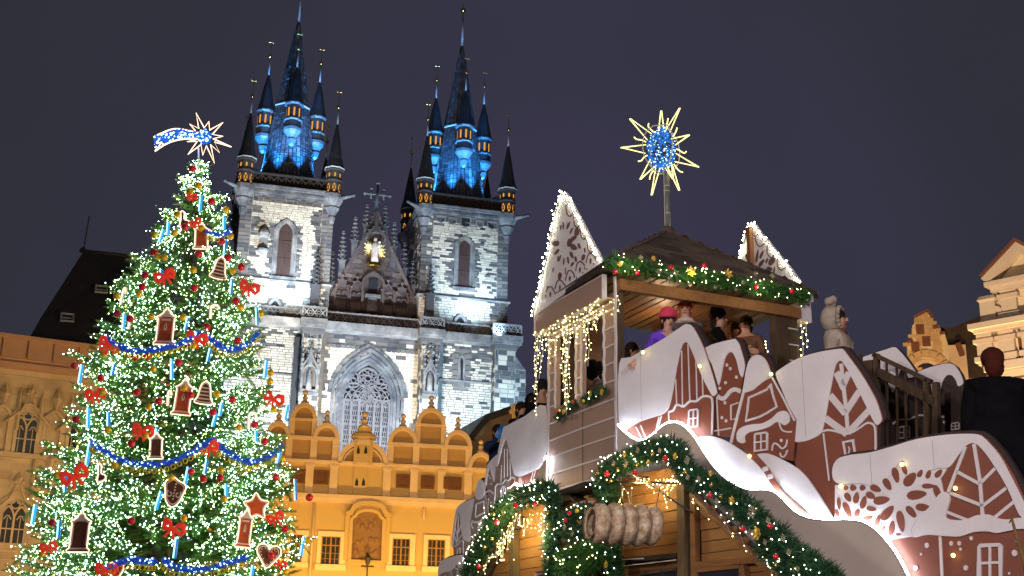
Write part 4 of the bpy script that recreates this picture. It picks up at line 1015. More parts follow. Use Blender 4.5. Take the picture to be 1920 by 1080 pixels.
# boarded eaves, board by board
m = MB(); m.box(sl, sr, -1.0, 0.1, zev+0.05, zev+0.35); m.box(sl, sr, -0.85, 0.1, zev+0.35, zev+0.6); m.box(sl, sr, -1.35, 12, ztop-0.1, ztop+0.12); m.box(sl, sr, -0.9, -0.8, zev+0.6, ztop-0.1); m.build('eave_cornice', M_WBRD, sbh)
bm_ = MB(); bm_.box(0, 1.30, -1.02, -0.9, zev+0.6, ztop-0.1); bm_.box(-0.06, 0.06, -1.1, -0.9, zev+0.6, ztop-0.1); BMESH = None
x = sl; k = 0
while x < sr-0.5:
    if BMESH is None: o = bm_.build('board', M_WBRD, sbh, M=Matrix.Translation((x, 0, 0))); BMESH = o.data
    else: put('board', BMESH, sbh, M=Matrix.Translation((x, 0.01*(k % 3), 0)))
    x += 1.45; k += 1
# steep dark roof with two skylights
RB = 1.5
def RP(px, py, o): x, z = SB.q(px, py, o); return Vector((x, o, z))
bl = RP(48, 640, RB); tl = RP(156, 472, 6.0); trr = RP(250, 482, 6.0); br = RP(290, 640, RB)
bl2 = RP(75, 598, 2.6); br2 = RP(272, 560, 3.4)
bl.z = br.z = ztop
m = MB(); m.add([bl, br, br2, bl2, tl, trr, bl+Vector((0, 12, 0)), br+Vector((0, 12, 0))], [(0,1,2,3), (3,2,5,4), (6,0,3), (6,3,4), (1,7,2), (2,7,5), (7,6,4,5)])
rf_ = m.build('roof', M_TILE, sbh)
def on_roof(px, py):
    # point on the main roof slope under a pixel
    n = (br2-bl2).cross(tl-bl2); d = ray(px, py); dl = Vector((d.dot(SB.u), d.dot(SB.w), d.z)); c = CAM-SB.O; cl = Vector((c.dot(SB.u), c.dot(SB.w), c.z))
    t = (bl2-cl).dot(n)/dl.dot(n); return cl+dl*t
zs5 = Z(0, 180, 2.454)
for (a, b_, c, d_) in ((440, 878, 490, 912), (281, 1006, 336, 1044)):
    q = [on_roof(*zs5(a, b_)), on_roof(*zs5(c, b_+6)), on_roof(*zs5(c, d_)), on_roof(*zs5(a-4, d_-4))]
    n = Vector((0, -1, 0.4)).normalized(); m = MB(); m.tube([p+n*0.15 for p in q], 0.09, 4, closed=True); m.tube([(q[0]+q[3])/2+n*0.1, (q[1]+q[2])/2+n*0.1], 0.04, 4); o = m.build('skylight', M_LEADW, sbh)
    m = MB(); m.add([p+n*0.06 for p in q], [(0,1,2,3)]); m.build('pane', M_PANE, o)
m = MB(); m.tube([tl, tl+Vector((0.1, 0, 2.6))], 0.04, 4); m.lathe([(0.3, tl.z), (0.2, tl.z+0.2), (0.05, tl.z+0.35)], tl.x, tl.y, 6); m.tube([tl+Vector((0, 0, 0.05)), trr+Vector((0, 0, 0.05))], 0.12, 5); m.build('ridge_cap', M_TILE, sbh)

# ================================================================ houses on the right
M_CRE = mat('cream_house_plaster', (0.62, 0.50, 0.33), nscale=0.7, namt=0.12, bump=0.2, bscale=4)  # even cream base colour
M_CRT = mat('cream_trim', (0.58, 0.45, 0.34), nscale=0.9, namt=0.12)
M_BRK = mat('tan_brick', (0.42, 0.27, 0.13), (0.50, 0.35, 0.18), var='island', nscale=1, namt=0.2)
M_COP = mat('red_brown_coping', (0.14, 0.05, 0.03), nscale=1, namt=0.3)
M_DRF = mat('dark_brown_roof', (0.03, 0.02, 0.018), nscale=2, namt=0.4, bump=0.6, bscale=5)
GH = Fr(1770, 640, 62, -14)
zr = Z(1500, 440, 3.376)
Q = lambda x, y, o=0: GH.q(*zr(x, y), o)
gh = thing('stepped_gable_house', 'small house with stepped brick gable and round-arched window, lit orange', 'house', GH.M)
gp = [(680, 1080), (680, 682), (712, 668), (712, 572), (728, 560), (728, 520), (806, 480), (840, 528), (840, 590), (885, 582), (885, 625), (915, 622), (935, 690), (935, 1080)]
gpl = [Q(*p) for p in gp]; gpl[0] = (gpl[0][0], 0); gpl[-1] = (gpl[-1][0], 0)
# square the steps
def stepz(p, q): return [p, (p[0], q[1])]
m = MB(); m.prism(gpl, 0, 0.8); m.box(gpl[1][0], gpl[-1][0], 0.8, 9, 0, gpl[1][1]-1.0); m.build('wall', M_CRE, gh)
sb_ = MB(); rq = random.Random(8)
stones(sb_, gpl[0][0], gpl[-1][0], gpl[1][1]-5, gpl[6][1], 0.22, 0.3, 0.55, 0, 0.02, 0.02, rnd=rq, pick=lambda x, z: 0 if inside(x, z, gpl) and (not inside(x-0.7, z, gpl) or not inside(x+0.9, z, gpl) or not inside(x, z+0.4, gpl)) else None)
sb_.build('edge_brickwork', M_BRK, gh, kind='stuff')
m = MB()
for i in range(1, len(gpl)-2):
    a, b_ = gpl[i], gpl[i+1]
    if abs(b_[0]-a[0]) > 0.15: m.ribbon([a, b_], 0.13, -0.12, 0.95)
m.build('coping', M_COP, gh)
a, zt = Q(792, 752); zb = Q(792, 870)[1]; m = MB()
P = rounded(a-1.1, a+1.1, zt-1.3, zt, 9); BRM = QM.copy(); BRM.materials.clear(); BRM.materials.append(M_BRK)
for i in range(len(P)-1):
    c = Vector(P[i]).lerp(Vector(P[i+1]), 0.5); an = math.atan2(P[i+1][1]-P[i][1], P[i+1][0]-P[i][0])
    T = Matrix.Translation((c.x, -0.05, c.y)) @ Matrix.Rotation(-an, 4, 'Y') @ Matrix.Diagonal((0.36, 0.2, 0.34, 1)); put('brick', BRM, gh, M=T)
m.ribbon([(a-0.8, zb)]+rounded(a-0.8, a+0.8, zt-1.4, zt-0.4, 9)+[(a+0.8, zb)], 0.2, -0.05, 0.1); o = m.build('window', M_CRT, gh); m = MB(); m.prism([(a-0.75, zb)]+rounded(a-0.75, a+0.75, zt-1.4, zt-0.45, 9)+[(a+0.75, zb)], -0.02, 0.05); m.build('pane', M_PANE, o)
for (u, v) in ((730, 710), (800, 676), (760, 600)):
    x, z = Q(u, v); m = MB(); m.box(x-0.2, x+0.2, -0.05, 0.05, z-0.26, z+0.26); m.build('hatch', M_COP, gh)
m = MB(); m.prism([Q(880, 590, 0.9), Q(960, 592, 0.9), Q(1190, 490, 0.9), Q(1250, 900, 0.9), Q(940, 900, 0.9), Q(935, 680, 0.9)], 0.85, 9); m.build('roof', M_DRF, gh)
m = MB(); x0, z1 = Q(935, 690); x1 = Q(1060, 780)[0]; m.box(x0, x1, 0.3, 0.86, 0, z1); m.build('side_wall', M_CRT, gh)
m = MB(); m.box(gpl[-1][0]+0.1, gpl[-1][0]+12, 1.2, 9, 0, Q(1190, 760)[1]); m.build('rear_wing', M_CRT, gh)
m = MB(); m.ribbon([Q(1000, 680), Q(1030, 760)], 0.25, 0.1, 0.3); m.build('downpipe', M_COP, gh)

BG = Fr(1890, 640, 46, -44)
B = lambda x, y, o=0: BG.q(*zr(x, y), o)
bh = thing('baroque_house', 'cream house with triangular pediment, scroll and pilasters at the right edge', 'house', BG.M)
zcn = B(1290, 575)[1]; xcl = B(1128, 632)[0]; xcr = B(1640, 500)[0]+9; zpe = B(1230, 322)[1]
px0 = B(1255, 400)[0]; 
m = MB(); m.box(xcl+0.35, xcr, 0, 8, 0, zcn); m.box(px0+0.1, xcr, 0, 8, zcn, zpe); m.build('wall', M_CRE, bh)
m = MB(); m.box(xcl, xcr, -0.45, 0.3, zcn-0.25, zcn-0.1); m.box(xcl-0.15, xcr, -0.6, 0.3, zcn-0.1, zcn+0.12); zc2 = B(1290, 830)[1]; m.box(xcl+0.2, xcr, -0.3, 0.3, zc2-0.2, zc2+0.12); m.box(xcl+0.3, xcr, -0.2, 0.3, zc2-0.9, zc2-0.6); m.build('cornice', M_CRT, bh)
ap = B(1400, 88); tipl = B(1197, 295); m = MB(); w_ = ap[0]-tipl[0]; zb = zpe-0.05
m.box(tipl[0]+0.15, ap[0]+w_-0.15, -0.35, 0.3, zb-0.3, zb-0.1); m.box(tipl[0], ap[0]+w_, -0.55, 0.3, zb-0.1, zb+0.08)
m.ribbon([(tipl[0], zb+0.15), ap, (ap[0]+w_, zb+0.15)], 0.34, -0.5, 0.3); m.build('pediment', M_CRT, bh)
m = MB(); m.prism([(tipl[0]+0.3, zb+0.08), (ap[0], ap[1]-0.2), (ap[0]+w_-0.3, zb+0.08)], 0.0, 0.3); m.build('tympanum', M_CRE, bh)
m = MB(); m.ribbon([(tipl[0]-0.1, zb+0.35), (ap[0], ap[1]+0.22), (ap[0]+w_, zb+0.35)], 0.12, -0.6, 8); m.build('roof', M_COP, bh)
# scroll: volute with a round boss
c = B(1247, 512); rr_ = abs(B(1290, 512)[0]-c[0])
m = MB(); S_ = smooth_pts([B(1256, 330), B(1262, 400), B(1240, 440), B(1205, 475), B(1192, 520), B(1205, 565), (px0+0.5, zcn+0.1)], 5)
m.prism(S_+[(px0+0.6, zcn+0.12), (px0+0.6, zpe-0.3)], -0.05, 0.4); o = m.build('scroll', M_CRT, bh)
m = MB(); m.ribbon([(c[0]+rr_*math.cos(t*math.pi/9), c[1]+rr_*1.1*math.sin(t*math.pi/9)) for t in range(18)], 0.12, -0.2, 0.0, True); m.ribbon([(c[0]+rr_*0.6*math.cos(t*math.pi/9), c[1]+rr_*0.7*math.sin(t*math.pi/9)) for t in range(18)], 0.1, -0.16, 0.0, True); m.build('scroll_ring', M_CRT, o)
m = MB(); x0 = px0+0.15
for (xx, z0_, z1_) in ((px0+0.45, zcn+0.12, zpe-0.3), (B(1180, 700)[0], zc2+0.12, zcn-0.25), (B(1320, 700)[0], zc2+0.12, zcn-0.25), (B(1470, 700)[0], zc2+0.12, zcn-0.25)):
    m.box(xx-0.3, xx+0.3, -0.2, 0.1, z0_, z1_); m.box(xx-0.4, xx+0.4, -0.3, 0.1, z1_-0.35, z1_-0.2); m.box(xx-0.4, xx+0.4, -0.3, 0.1, z0_+0.1, z0_+0.3)
m.build('pilaster', M_CRT, bh)
m = MB(); a = B(1160, 570); m.lathe([(0.5, zcn+0.12), (0.42, zcn+0.3), (0.42, zcn+1.0), (0.52, zcn+1.1), (0.4, zcn+1.25)], a[0]+0.3, 0.1, 4, math.pi/4); m.build('corner_pedestal', M_CRT, bh)
m = MB(); m.box(B(1385, 700)[0], B(1440, 700)[0], -0.03, 0.05, B(1400, 700)[1]-0.5, B(1400, 700)[1]+0.5); m.build('window', M_WOOD, bh)
# ================================================================ the decorated fir
rt = np.random.RandomState(12); rtp = random.Random(12)
TD = 50.0
_tip = at(375, 297, TD); TX = _tip.x; TTOP = _tip.z
M_NEED = mat('fir_needles', (0.12, 0.27, 0.045), (0.06, 0.16, 0.03), var='island', nscale=1.2, namt=0.35, rough=0.55)
M_BARK = mat('fir_bark', (0.14, 0.10, 0.06), nscale=2, namt=0.3, bump=0.6, bscale=5)
TL = lambda x, y, z: Vector((TX+x, TD+y, z))
fir = thing('fir_tree', 'tall decorated fir tree covered in white fairy lights, left of the church', 'christmas tree', Matrix.Translation((TX, TD, 0)))
_RY = [(300, 2), (318, 5), (340, 14), (365, 22), (400, 42), (440, 56), (480, 68), (510, 92), (545, 112), (590, 122), (640, 136), (690, 162), (740, 165), (790, 176), (840, 192), (890, 214), (940, 238), (1000, 244), (1080, 262), (1200, 285), (1260, 240)]
def t_axis(py): # pixel column of the trunk at a pixel row
    k = (py-297); return 375-k*0.062
def zrow(py):
    return at(t_axis(py), py, TD).z
_ZR = [(zrow(y), r/FPX*(at(t_axis(y), y, TD)-CAM).dot(FWD)) for y, r in _RY]
def Rz(z):
    for (za, ra), (zb, rb) in zip(_ZR, _ZR[1:]):
        if zb <= z <= za: return rb+(ra-rb)*(z-zb)/(za-zb)
    return 0.05 if z > _ZR[0][0] else 3.0
tk = MB(); tk.tube([(0, 0, 0), (0, 0, 6), (0, 0, TTOP*0.6), (0, 0, TTOP)], [0.42, 0.36, 0.2, 0.03], 10); tk.build('trunk', M_BARK, fir)
# needle sprays: a fan of slim blades along a twig
def spray(n=26):
    V = []; F = []
    for i in range(n):
        t = i/n; s = 1 if i % 2 else -1; x = t*0.95; a = math.radians(rtp.uniform(35, 62)); l = (1-t*0.65)*rtp.uniform(0.28, 0.42); up = rtp.uniform(-0.16, 0.2)
        d = Vector((math.cos(a), s*math.sin(a), up)).normalized(); w = Vector((-d.y, d.x, 0))*0.028; p = Vector((x, 0, 0))
        b = len(V); V += [p-w, p+w, p+d*l+w*0.2, p+d*l-w*0.2]; F.append((b, b+1, b+2, b+3))
    b = len(V); V += [Vector((0, -0.02, 0)), Vector((0, 0.02, 0)), Vector((1, 0, 0.03))]; F.append((b, b+1, b+2, b+2))
    return np.array([tuple(v) for v in V], dtype=np.float32), np.array(F, dtype=np.int32)
SPR = [spray() for _ in range(5)]
TIPS = []   # (position, outward direction, size) of sprays
def branch(z, phi, L, droop=0.18, up=0.12):
    n = max(3, int(L/0.36)); d = Vector((math.cos(phi), math.sin(phi), 0)); side = Vector((-d.y, d.x, 0)); out = []
    for i in range(n+1):
        t = i/n; p = d*(L*t)+Vector((0, 0, z-droop*L*math.sin(t*math.pi*0.6)+up*L*t*t)); out.append(p)
    for i in range(1, n+1):
        t = i/n
        if t < 0.25: continue
        a, b = out[i-1], out[i]; dr = (b-a).normalized()
        wd = (1-t)*0.55*L*0.42+0.12
        for s in (-1, 1):
            q = b; dd = (dr*0.8+side*s*rtp.uniform(0.5, 1.0)+Vector((0, 0, rtp.uniform(-0.25, 0.15)))).normalized()
            m = max(1, int(wd/0.45))
            for k in range(m): TIPS.append((q+dd*(k*0.42), dd, rtp.uniform(0.55, 0.9)))
        TIPS.append((b-dr*0.2, (dr+Vector((0, 0, rtp.uniform(-0.1, 0.2)))).normalized(), rtp.uniform(0.6, 0.9)))
        if rtp.random() < 0.5: TIPS.append((b, (dr*0.5+Vector((0, 0, -0.7))+side*rtp.uniform(-0.5, 0.5)).normalized(), rtp.uniform(0.5, 0.8)))
    return out
BR = MB(); z = zrow(1230)
phi = 0
while z < TTOP-0.35:
    r = Rz(z); n = max(4, int(5+r*2.0))
    for k in range(n):
        phi += 2.39996; L = max(0.25, r*rtp.uniform(0.72, 1.0)); zz_ = z+rtp.uniform(-0.2, 0.2)+0.16*L
        if math.sin(phi) > 0.55 and rtp.random() < 0.55: continue
        o = branch(zz_, phi, L); BR.tube([o[0], o[len(o)//2], o[-1]], [0.05, 0.03, 0.01], 4)
    z += 0.40+0.035*r
# ragged outline: named boughs that reach out at the sides (pixel rows and columns read off the photograph)
for px, py in ((330, 338), (347, 380), (296, 402), (284, 442), (286, 486), (270, 512), (205, 547), (208, 588), (188, 640), (140, 686), (150, 706), (135, 790), (165, 830), (110, 882), (62, 935), (52, 948), (75, 980), (60, 968), (105, 1030), (30, 1080),
               (400, 345), (430, 372), (436, 405), (432, 440), (466, 498), (490, 545), (492, 590), (470, 640), (498, 692), (520, 748), (528, 775), (525, 830), (548, 862), (562, 905), (583, 935), (560, 985), (578, 1020), (560, 1075)):
    p = at(px, py, TD); dx = p.x-TX; phi = 0 if dx > 0 else math.pi
    for j in range(3):
        ph = phi+rtp.uniform(-0.25, 0.25)-(0.12 if dx > 0 else -0.12); L = max(0.2, abs(dx)-0.35)*(1.0 if j == 0 else rtp.uniform(0.75, 0.92)); branch(p.z+0.07*L+(0 if j == 0 else rtp.uniform(-0.3, 0.1)), ph, L)
BR.build('branches', M_BARK, fir, kind='stuff')
print('sprays', len(TIPS))
TIPS = [(p, d, s*(0.45+0.55*min(1, Rz(p.z)/2.2))) for p, d, s in TIPS]
vs = []; fs = []; off = 0
for p, d, s in TIPS:
    V, F = SPR[rtp.randrange(5)]
    x = d; up = Vector((0, 0, 1)); y = up.cross(x)
    if y.length < 0.1: y = Vector((1, 0, 0))
    y.normalize(); a = rtp.uniform(-0.8, 0.8); zz_ = x.cross(y); y2 = y*math.cos(a)+zz_*math.sin(a); z2_ = x.cross(y2)
    Mx = np.array([x, y2, z2_])*s; vs.append(V @ Mx+np.array(p)); fs.append(F+off); off += len(V)
V = np.concatenate(vs).astype(np.float32); F = np.concatenate(fs)
me = bpy.data.meshes.new('crown'); me.vertices.add(len(V)); me.vertices.foreach_set('co', V.ravel())
tri = F[:, 2] == F[:, 3]; nq = len(F)
sizes = np.where(tri, 3, 4); loops = F.ravel()[np.repeat(np.array([[1,1,1,1]]), nq, 0).ravel().astype(bool)].reshape(nq, 4)
flat = np.concatenate([loops[i, :sizes[i]] for i in range(nq)]) if nq < 10 else loops.ravel()[np.stack([np.ones(nq, bool), np.ones(nq, bool), np.ones(nq, bool), ~tri], 1).ravel()]
me.loops.add(len(flat)); me.loops.foreach_set('vertex_index', flat.astype(np.int32))
me.polygons.add(nq); st_ = np.concatenate([[0], np.cumsum(sizes)[:-1]]).astype(np.int32); me.polygons.foreach_set('loop_start', st_)
me.update(calc_edges=True); me.materials.append(M_NEED); put('crown', me, fir, kind='stuff')
# fairy lights: tiny bulbs on the twigs that face the square
def bulbs(name, pts, r, m, par, kind='stuff'):
    P = np.array([tuple(p) for p in pts], dtype=np.float32); O = np.array(_OCT, dtype=np.float32)
    n = len(P); rr = (r*(0.75+0.5*rt.rand(n))).astype(np.float32)
    V = (P[:, None, :]+O[None]*rr[:, None, None]).reshape(-1, 3); F = (np.array(_OCF)[None]+(np.arange(n)*6)[:, None, None]).reshape(-1)
    me = bpy.data.meshes.new(name); me.vertices.add(len(V)); me.vertices.foreach_set('co', V.ravel()); me.loops.add(len(F)); me.loops.foreach_set('vertex_index', F.astype(np.int32))
    me.polygons.add(n*8); me.polygons.foreach_set('loop_start', np.arange(n*8, dtype=np.int32)*3); me.update(calc_edges=True); me.materials.append(m)
    return put(name, me, par, kind=kind)
B_COOL = glow('cool_fairy_bulb', (0.55, 0.92, 0.82), 34.0); B_GRN = glow('green_white_fairy_bulb', (0.55, 1.0, 0.28), 17.0); B_WARM = glow('warm_fairy_bulb', (1.0, 0.80, 0.28), 16.0)
B_SMALL = glow('dim_fairy_bulb', (0.42, 0.85, 0.30), 2.6, 'NONE')
lists = [[], [], [], []]
for p, d, s in TIPS:
    r = math.hypot(p.x, p.y)
    if p.y > 0.35*Rz(p.z): continue
    if r < 0.45*Rz(p.z): continue
    if mnoise.noise(p*0.9) < -0.28 and rtp.random() < 0.7: continue
    for j in range(4 if rtp.random() < 0.5 else 3):
        q = p+d*rtp.uniform(0.1, 0.9)*s+Vector((rtp.uniform(-0.12, 0.12), rtp.uniform(-0.12, 0.12), rtp.uniform(-0.05, 0.14)))
        k = rtp.random(); lists[0 if k < 0.40 else 1 if k < 0.58 else 2 if k < 0.66 else 3].append(q)
for nme, L_, m, r in (('fairy_lights', lists[0], B_COOL, 0.0195), ('fairy_lights', lists[1], B_GRN, 0.0195), ('fairy_lights', lists[2], B_WARM, 0.019), ('fairy_lights', lists[3], B_SMALL, 0.019)): bulbs(nme, L_, r, m, fir)
print('bulbs', [len(l) for l in lists])

def tpt(px, py, lift=0.12):
    "a point on the fir's outer surface under a pixel"
    Y_ = TD-2
    for _ in range(6):
        p = at(px, py, Y_); r = Rz(p.z)*0.93+lift+0.3; dx = p.x-TX
        Y_ = TD-math.sqrt(max(0.0, r*r-dx*dx))-0.05
    return at(px, py, Y_)
def pm(p): return (p-CAM).dot(FWD)/FPX      # metres per photograph pixel there
M_RED = mat('glossy_red_glass', (0.75, 0.015, 0.04), namt=0, rough=0.16, coat=0.6)
M_GLB = mat('glossy_gold_glass', (0.95, 0.62, 0.02), namt=0, rough=0.22, metal=0.2, coat=0.6)
M_CAP = mat('bauble_cap', (0.6, 0.5, 0.3), namt=0, rough=0.3, metal=1)
M_BOW = mat('self_lit_red_tinsel_bow', (0.75, 0.03, 0.02), (0.5, 0.01, 0.01), nscale=9, namt=0.4, bump=1, bscale=20, emit=(1.0, 0.06, 0.03), es=0.35, sample='NONE')  # bow is no lamp; weak emission paints light onto its colour
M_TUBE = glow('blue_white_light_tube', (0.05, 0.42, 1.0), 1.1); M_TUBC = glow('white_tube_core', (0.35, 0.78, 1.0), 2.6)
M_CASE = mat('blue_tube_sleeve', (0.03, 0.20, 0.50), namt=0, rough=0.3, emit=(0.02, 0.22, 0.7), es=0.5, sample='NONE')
M_GBR = mat('gingerbread_board', (0.55, 0.09, 0.02), nscale=4, namt=0.3)
M_GBD = mat('dark_gingerbread_board', (0.13, 0.045, 0.025), nscale=4, namt=0.25)
M_ICE = mat('white_icing', (0.75, 0.68, 0.62), namt=0)
M_OUT = glow('warm_rope_light', (1.0, 0.62, 0.42), 2.4)
M_BLUEG = mat('self_lit_blue_tinsel', (0.008, 0.04, 0.40), (0.02, 0.16, 0.7), var='island', nscale=6, namt=0.3, rough=0.3, emit=(0.02, 0.10, 0.9), es=0.15, sample='NONE')  # tinsel itself is no lamp; faint emission brightens its colour
B_BLUEW = glow('blue_white_bulb', (0.45, 0.7, 1.0), 7.0)

LAND = []       # landmarks for labels: (px, py, words)
def panel(kind, px, py, w, h, name, label, mback=M_GBR, tilt=0.0):
    c = tpt(px, py, 0.25); k = pm(c); W, H = w*k/2, h*k/2
    M = Matrix.Translation(c) @ Matrix.Rotation(math.atan2(c.x-TX, -(c.y-TD))*0.5, 4, 'Z') @ Matrix.Rotation(tilt, 4, 'Y')
    t = thing(name, label, 'ornament', M, 'gingerbread ornaments on the fir')
    if kind == 'lantern' or kind == 'open_lantern':
        P = [(-0.9, -1), (0.9, -1), (0.9, -0.9), (0.7, -0.78), (0.7, 0.42), (0.85, 0.5), (0.62, 0.56), (0.30, 0.72), (0.24, 0.86), (0.1, 0.88), (0.1, 1), (-0.1, 1), (-0.1, 0.88), (-0.24, 0.86), (-0.30, 0.72), (-0.62, 0.56), (-0.85, 0.5), (-0.7, 0.42), (-0.7, -0.78), (-0.9, -0.9)]
        inner = [(-0.4, -0.62), (0.4, -0.62), (0.4, 0.28), (-0.4, 0.28)]
    elif kind == 'bell': P = smooth_pts([(-1, -0.85), (-0.72, -0.4), (-0.6, 0.2), (-0.42, 0.7), (-0.12, 0.88), (0, 1), (0.12, 0.88), (0.42, 0.7), (0.6, 0.2), (0.72, -0.4), (1, -0.85), (0.5, -0.98), (0, -1), (-0.5, -0.98)], 3, True)
    elif kind == 'heart': P = smooth_pts([(0, -1), (0.55, -0.4), (0.95, 0.2), (0.92, 0.75), (0.5, 0.95), (0.12, 0.8), (0, 0.6), (-0.12, 0.8), (-0.5, 0.95), (-0.92, 0.75), (-0.95, 0.2), (-0.55, -0.4)], 3, True)
    elif kind == 'star': P = smooth_pts([(math.sin(i*math.pi/5)*(1 if i % 2 == 0 else 0.62), math.cos(i*math.pi/5)*(1 if i % 2 == 0 else 0.62)) for i in range(10)], 3, True)
    elif kind == 'acorn': P = smooth_pts([(-0.7, 0.75), (-0.95, 0.6), (-0.95, 0.3), (-0.8, -0.1), (-0.65, -0.6), (-0.2, -0.98), (0.25, -0.98), (0.65, -0.6), (0.85, -0.1), (1, 0.35), (0.75, 0.6), (0.2, 0.75), (-0.3, 0.95)], 3, True)
    elif kind == 'shoe': P = smooth_pts([(-0.7, -0.9), (0.4, -0.9), (1, -0.6), (0.8, -0.2), (0.1, 0.0), (0.1, 0.9), (-0.5, 1.0), (-0.5, 0.0)], 3, True)
    elif kind == 'cane': P = None
    if P:
        P = [(x*W, z*H) for x, z in P]; m = MB(); m.prism(P, -0.03, 0.03); b = m.build('board', mback, t)
        m = MB(); m.tube([(x, -0.05, z) for x, z in P], 0.024, 5, closed=True); m.build('rope_light', M_OUT, t)
        m = MB(); q = 0.82; m.ribbon([(x*q, z*q) for x, z in P], 0.035, -0.045, -0.03, True)
        if kind == 'bell':
            for zz_ in (-0.55, -0.25, 0.05, 0.35): m.box(-W*(0.62-zz_*0.15), W*(0.62-zz_*0.15), -0.05, -0.03, zz_*H-0.02, zz_*H+0.03)
        if kind == 'heart':
            for k_ in range(16): m.octa((P[k_*len(P)//16][0]*0.66, -0.04, P[k_*len(P)//16][1]*0.66), 0.035)
        if kind == 'acorn':
            for s in (-1, 1): m.ribbon([(s*W*(0.35+0.25*math.cos(a)*a/6), H*(-0.15+0.25*math.sin(a)*a/6)) for a in np.linspace(1, 7, 14)], 0.04, -0.05, -0.03)
            for k_ in range(6): m.octa((0, -0.04, H*(0.5-0.2*k_)), 0.04)
        if kind == 'lantern': 
            m.box(-0.40*W, 0.40*W, -0.046, -0.03, 0.30*H, 0.40*H)
            m.ribbon([(-0.06*W, -0.2*H), (-0.1*W, 0.0), (0, 0.16*H), (0.1*W, 0.0), (0.06*W, -0.2*H)], 0.03, -0.05, -0.03, True)
        m.build('icing', M_ICE, t)
        if kind in ('lantern', 'open_lantern'):
            m = MB(); m.prism([(x*W, z*H) for x, z in [(-0.85, 0.5), (0.85, 0.5), (0.62, 0.56), (0.3, 0.72), (0.24, 0.86), (0.1, 0.88), (0.1, 0.98), (-0.1, 0.98), (-0.1, 0.88), (-0.24, 0.86), (-0.3, 0.72), (-0.62, 0.56)]], -0.042, -0.03); m.build('lantern_roof', M_ICE, t)
    if kind == 'cane':
        pts = smooth_pts([(-0.6, -0.9), (-0.6, 0.5), (-0.3, 0.95), (0.3, 0.95), (0.6, 0.5)], 4); m = MB(); m.ribbon([(x*W, z*H) for x, z in pts], 0.12, -0.03, 0.03); m.build('board', M_ICE, t)
        m = MB(); m.tube([(x*W, -0.05, z*H) for x, z in pts], 0.03, 5); m.build('rope_light', M_OUT, t)
    return t
PAN = [('open_lantern', 378, 443, 34, 52, 'topmost orange lantern ornament', M_GBR), ('bell', 412, 502, 32, 46, 'upper brown gingerbread bell ornament', M_GBD), ('lantern', 311, 612, 44, 72, 'large orange lantern ornament with candle', M_GBR),
       ('bell', 384, 736, 34, 46, 'lower striped gingerbread bell ornament', M_GBD), ('lantern', 344, 744, 40, 70, 'brown lantern ornament beside the lower bell', M_GBR), ('open_lantern', 293, 836, 32, 50, 'slim brown lantern ornament under a red bow', M_GBD),
       ('acorn', 327, 922, 40, 56, 'dark acorn-shaped gingerbread ornament with white scrolls', M_GBD), ('star', 480, 950, 50, 52, 'gingerbread star ornament with white icing', M_GBR), ('lantern', 459, 990, 34, 72, 'narrow red-brown lantern ornament below the star', M_GBR),
       ('heart', 502, 1043, 48, 44, 'brown gingerbread heart ornament with dotted icing', M_GBD), ('open_lantern', 151, 997, 50, 76, 'big white-roofed lantern ornament at the lower left of the fir', M_GBD), ('heart', 218, 1072, 30, 36, 'heart ornament half behind a red bow at the fir foot', M_GBR),
       ('shoe', 345, 412, 22, 32, 'small brown boot ornament near the fir top', M_GBD), ('cane', 403, 586, 26, 28, 'white horseshoe-shaped ornament amid green boughs', M_GBD), ('cane', 473, 790, 24, 32, 'white cane ornament by the right edge of the fir', M_GBD),
       ('cane', 232, 557, 10, 34, 'thin white hook ornament at the upper left of the fir', M_GBD), ('cane', 246, 605, 12, 28, 'small curled cane ornament left of the large lantern', M_GBD), ('shoe', 190, 888, 20, 34, 'outlined pale boot ornament below the left garland', M_GBD), ('cane', 318, 748, 10, 30, 'thin curved cane ornament left of the brown lantern', M_GBD)]
for kd, x, y, w, h, lb, mb_ in PAN: panel(kd, x, y, w, h, 'gingerbread_ornament', lb+' on the fir', mb_, 0.05*((x*7) % 5-2)); LAND.append((x, y, lb))
LAND += [(375, 255, 'comet light'), (375, 310, 'very tip of the fir'), (300, 655, 'middle blue garland'), (300, 868, 'long lower blue garland'), (460, 865, 'right lower garland')]
used = set()
def where(px, py, head, extra=''):
    c = sorted(LAND, key=lambda l: (l[0]-px)**2+(l[1]-py)**2)
    for lx, ly, w in c:
        dx, dy = px-lx, py-ly; dist = math.hypot(dx, dy)
        a = math.degrees(math.atan2(-dy, dx)) % 360
        dr = ['right of', 'up and right of', 'above', 'up and left of', 'left of', 'down and left of', 'below', 'down and right of'][int(((a+22.5) % 360)//45)]
        nr = 'just ' if dist < 45 else 'a bit ' if dist < 90 else 'some way ' if dist < 170 else 'far '
        w2 = w.replace(' ornament', '').replace('gingerbread ', '').split(' with ')[0].split(' on ')[0].split(' beside ')[0].split(' under ')[0].split(' at the ')[0].split(' by the ')[0].split(' amid ')[0].split(' half ')[0].split(' near ')[0].split(' below ')[0].split(' left of ')[0]
        s = f'{head} {nr}{dr} the {w2}'
        if s not in used and len(s.split()) <= 16: used.add(s); return s
    return head
RED = [(361,316),(396,378),(415,453),(347,426),(289,473),(372,476),(427,483),(452,501),(272,516),(314,511),(267,538),(364,540),(442,565),(220,588),(244,598),(388,613),(253,670),(276,669),(334,680),(189,709),(257,735),(298,752),(143,787),(399,773),(435,749),(477,796),(445,639),(140,686),(357,741),(246,832),(496,828),(357,885),(381,898),(413,896),(98,980),(246,977),(534,992),(580,933),(508,1042),(517,895)]
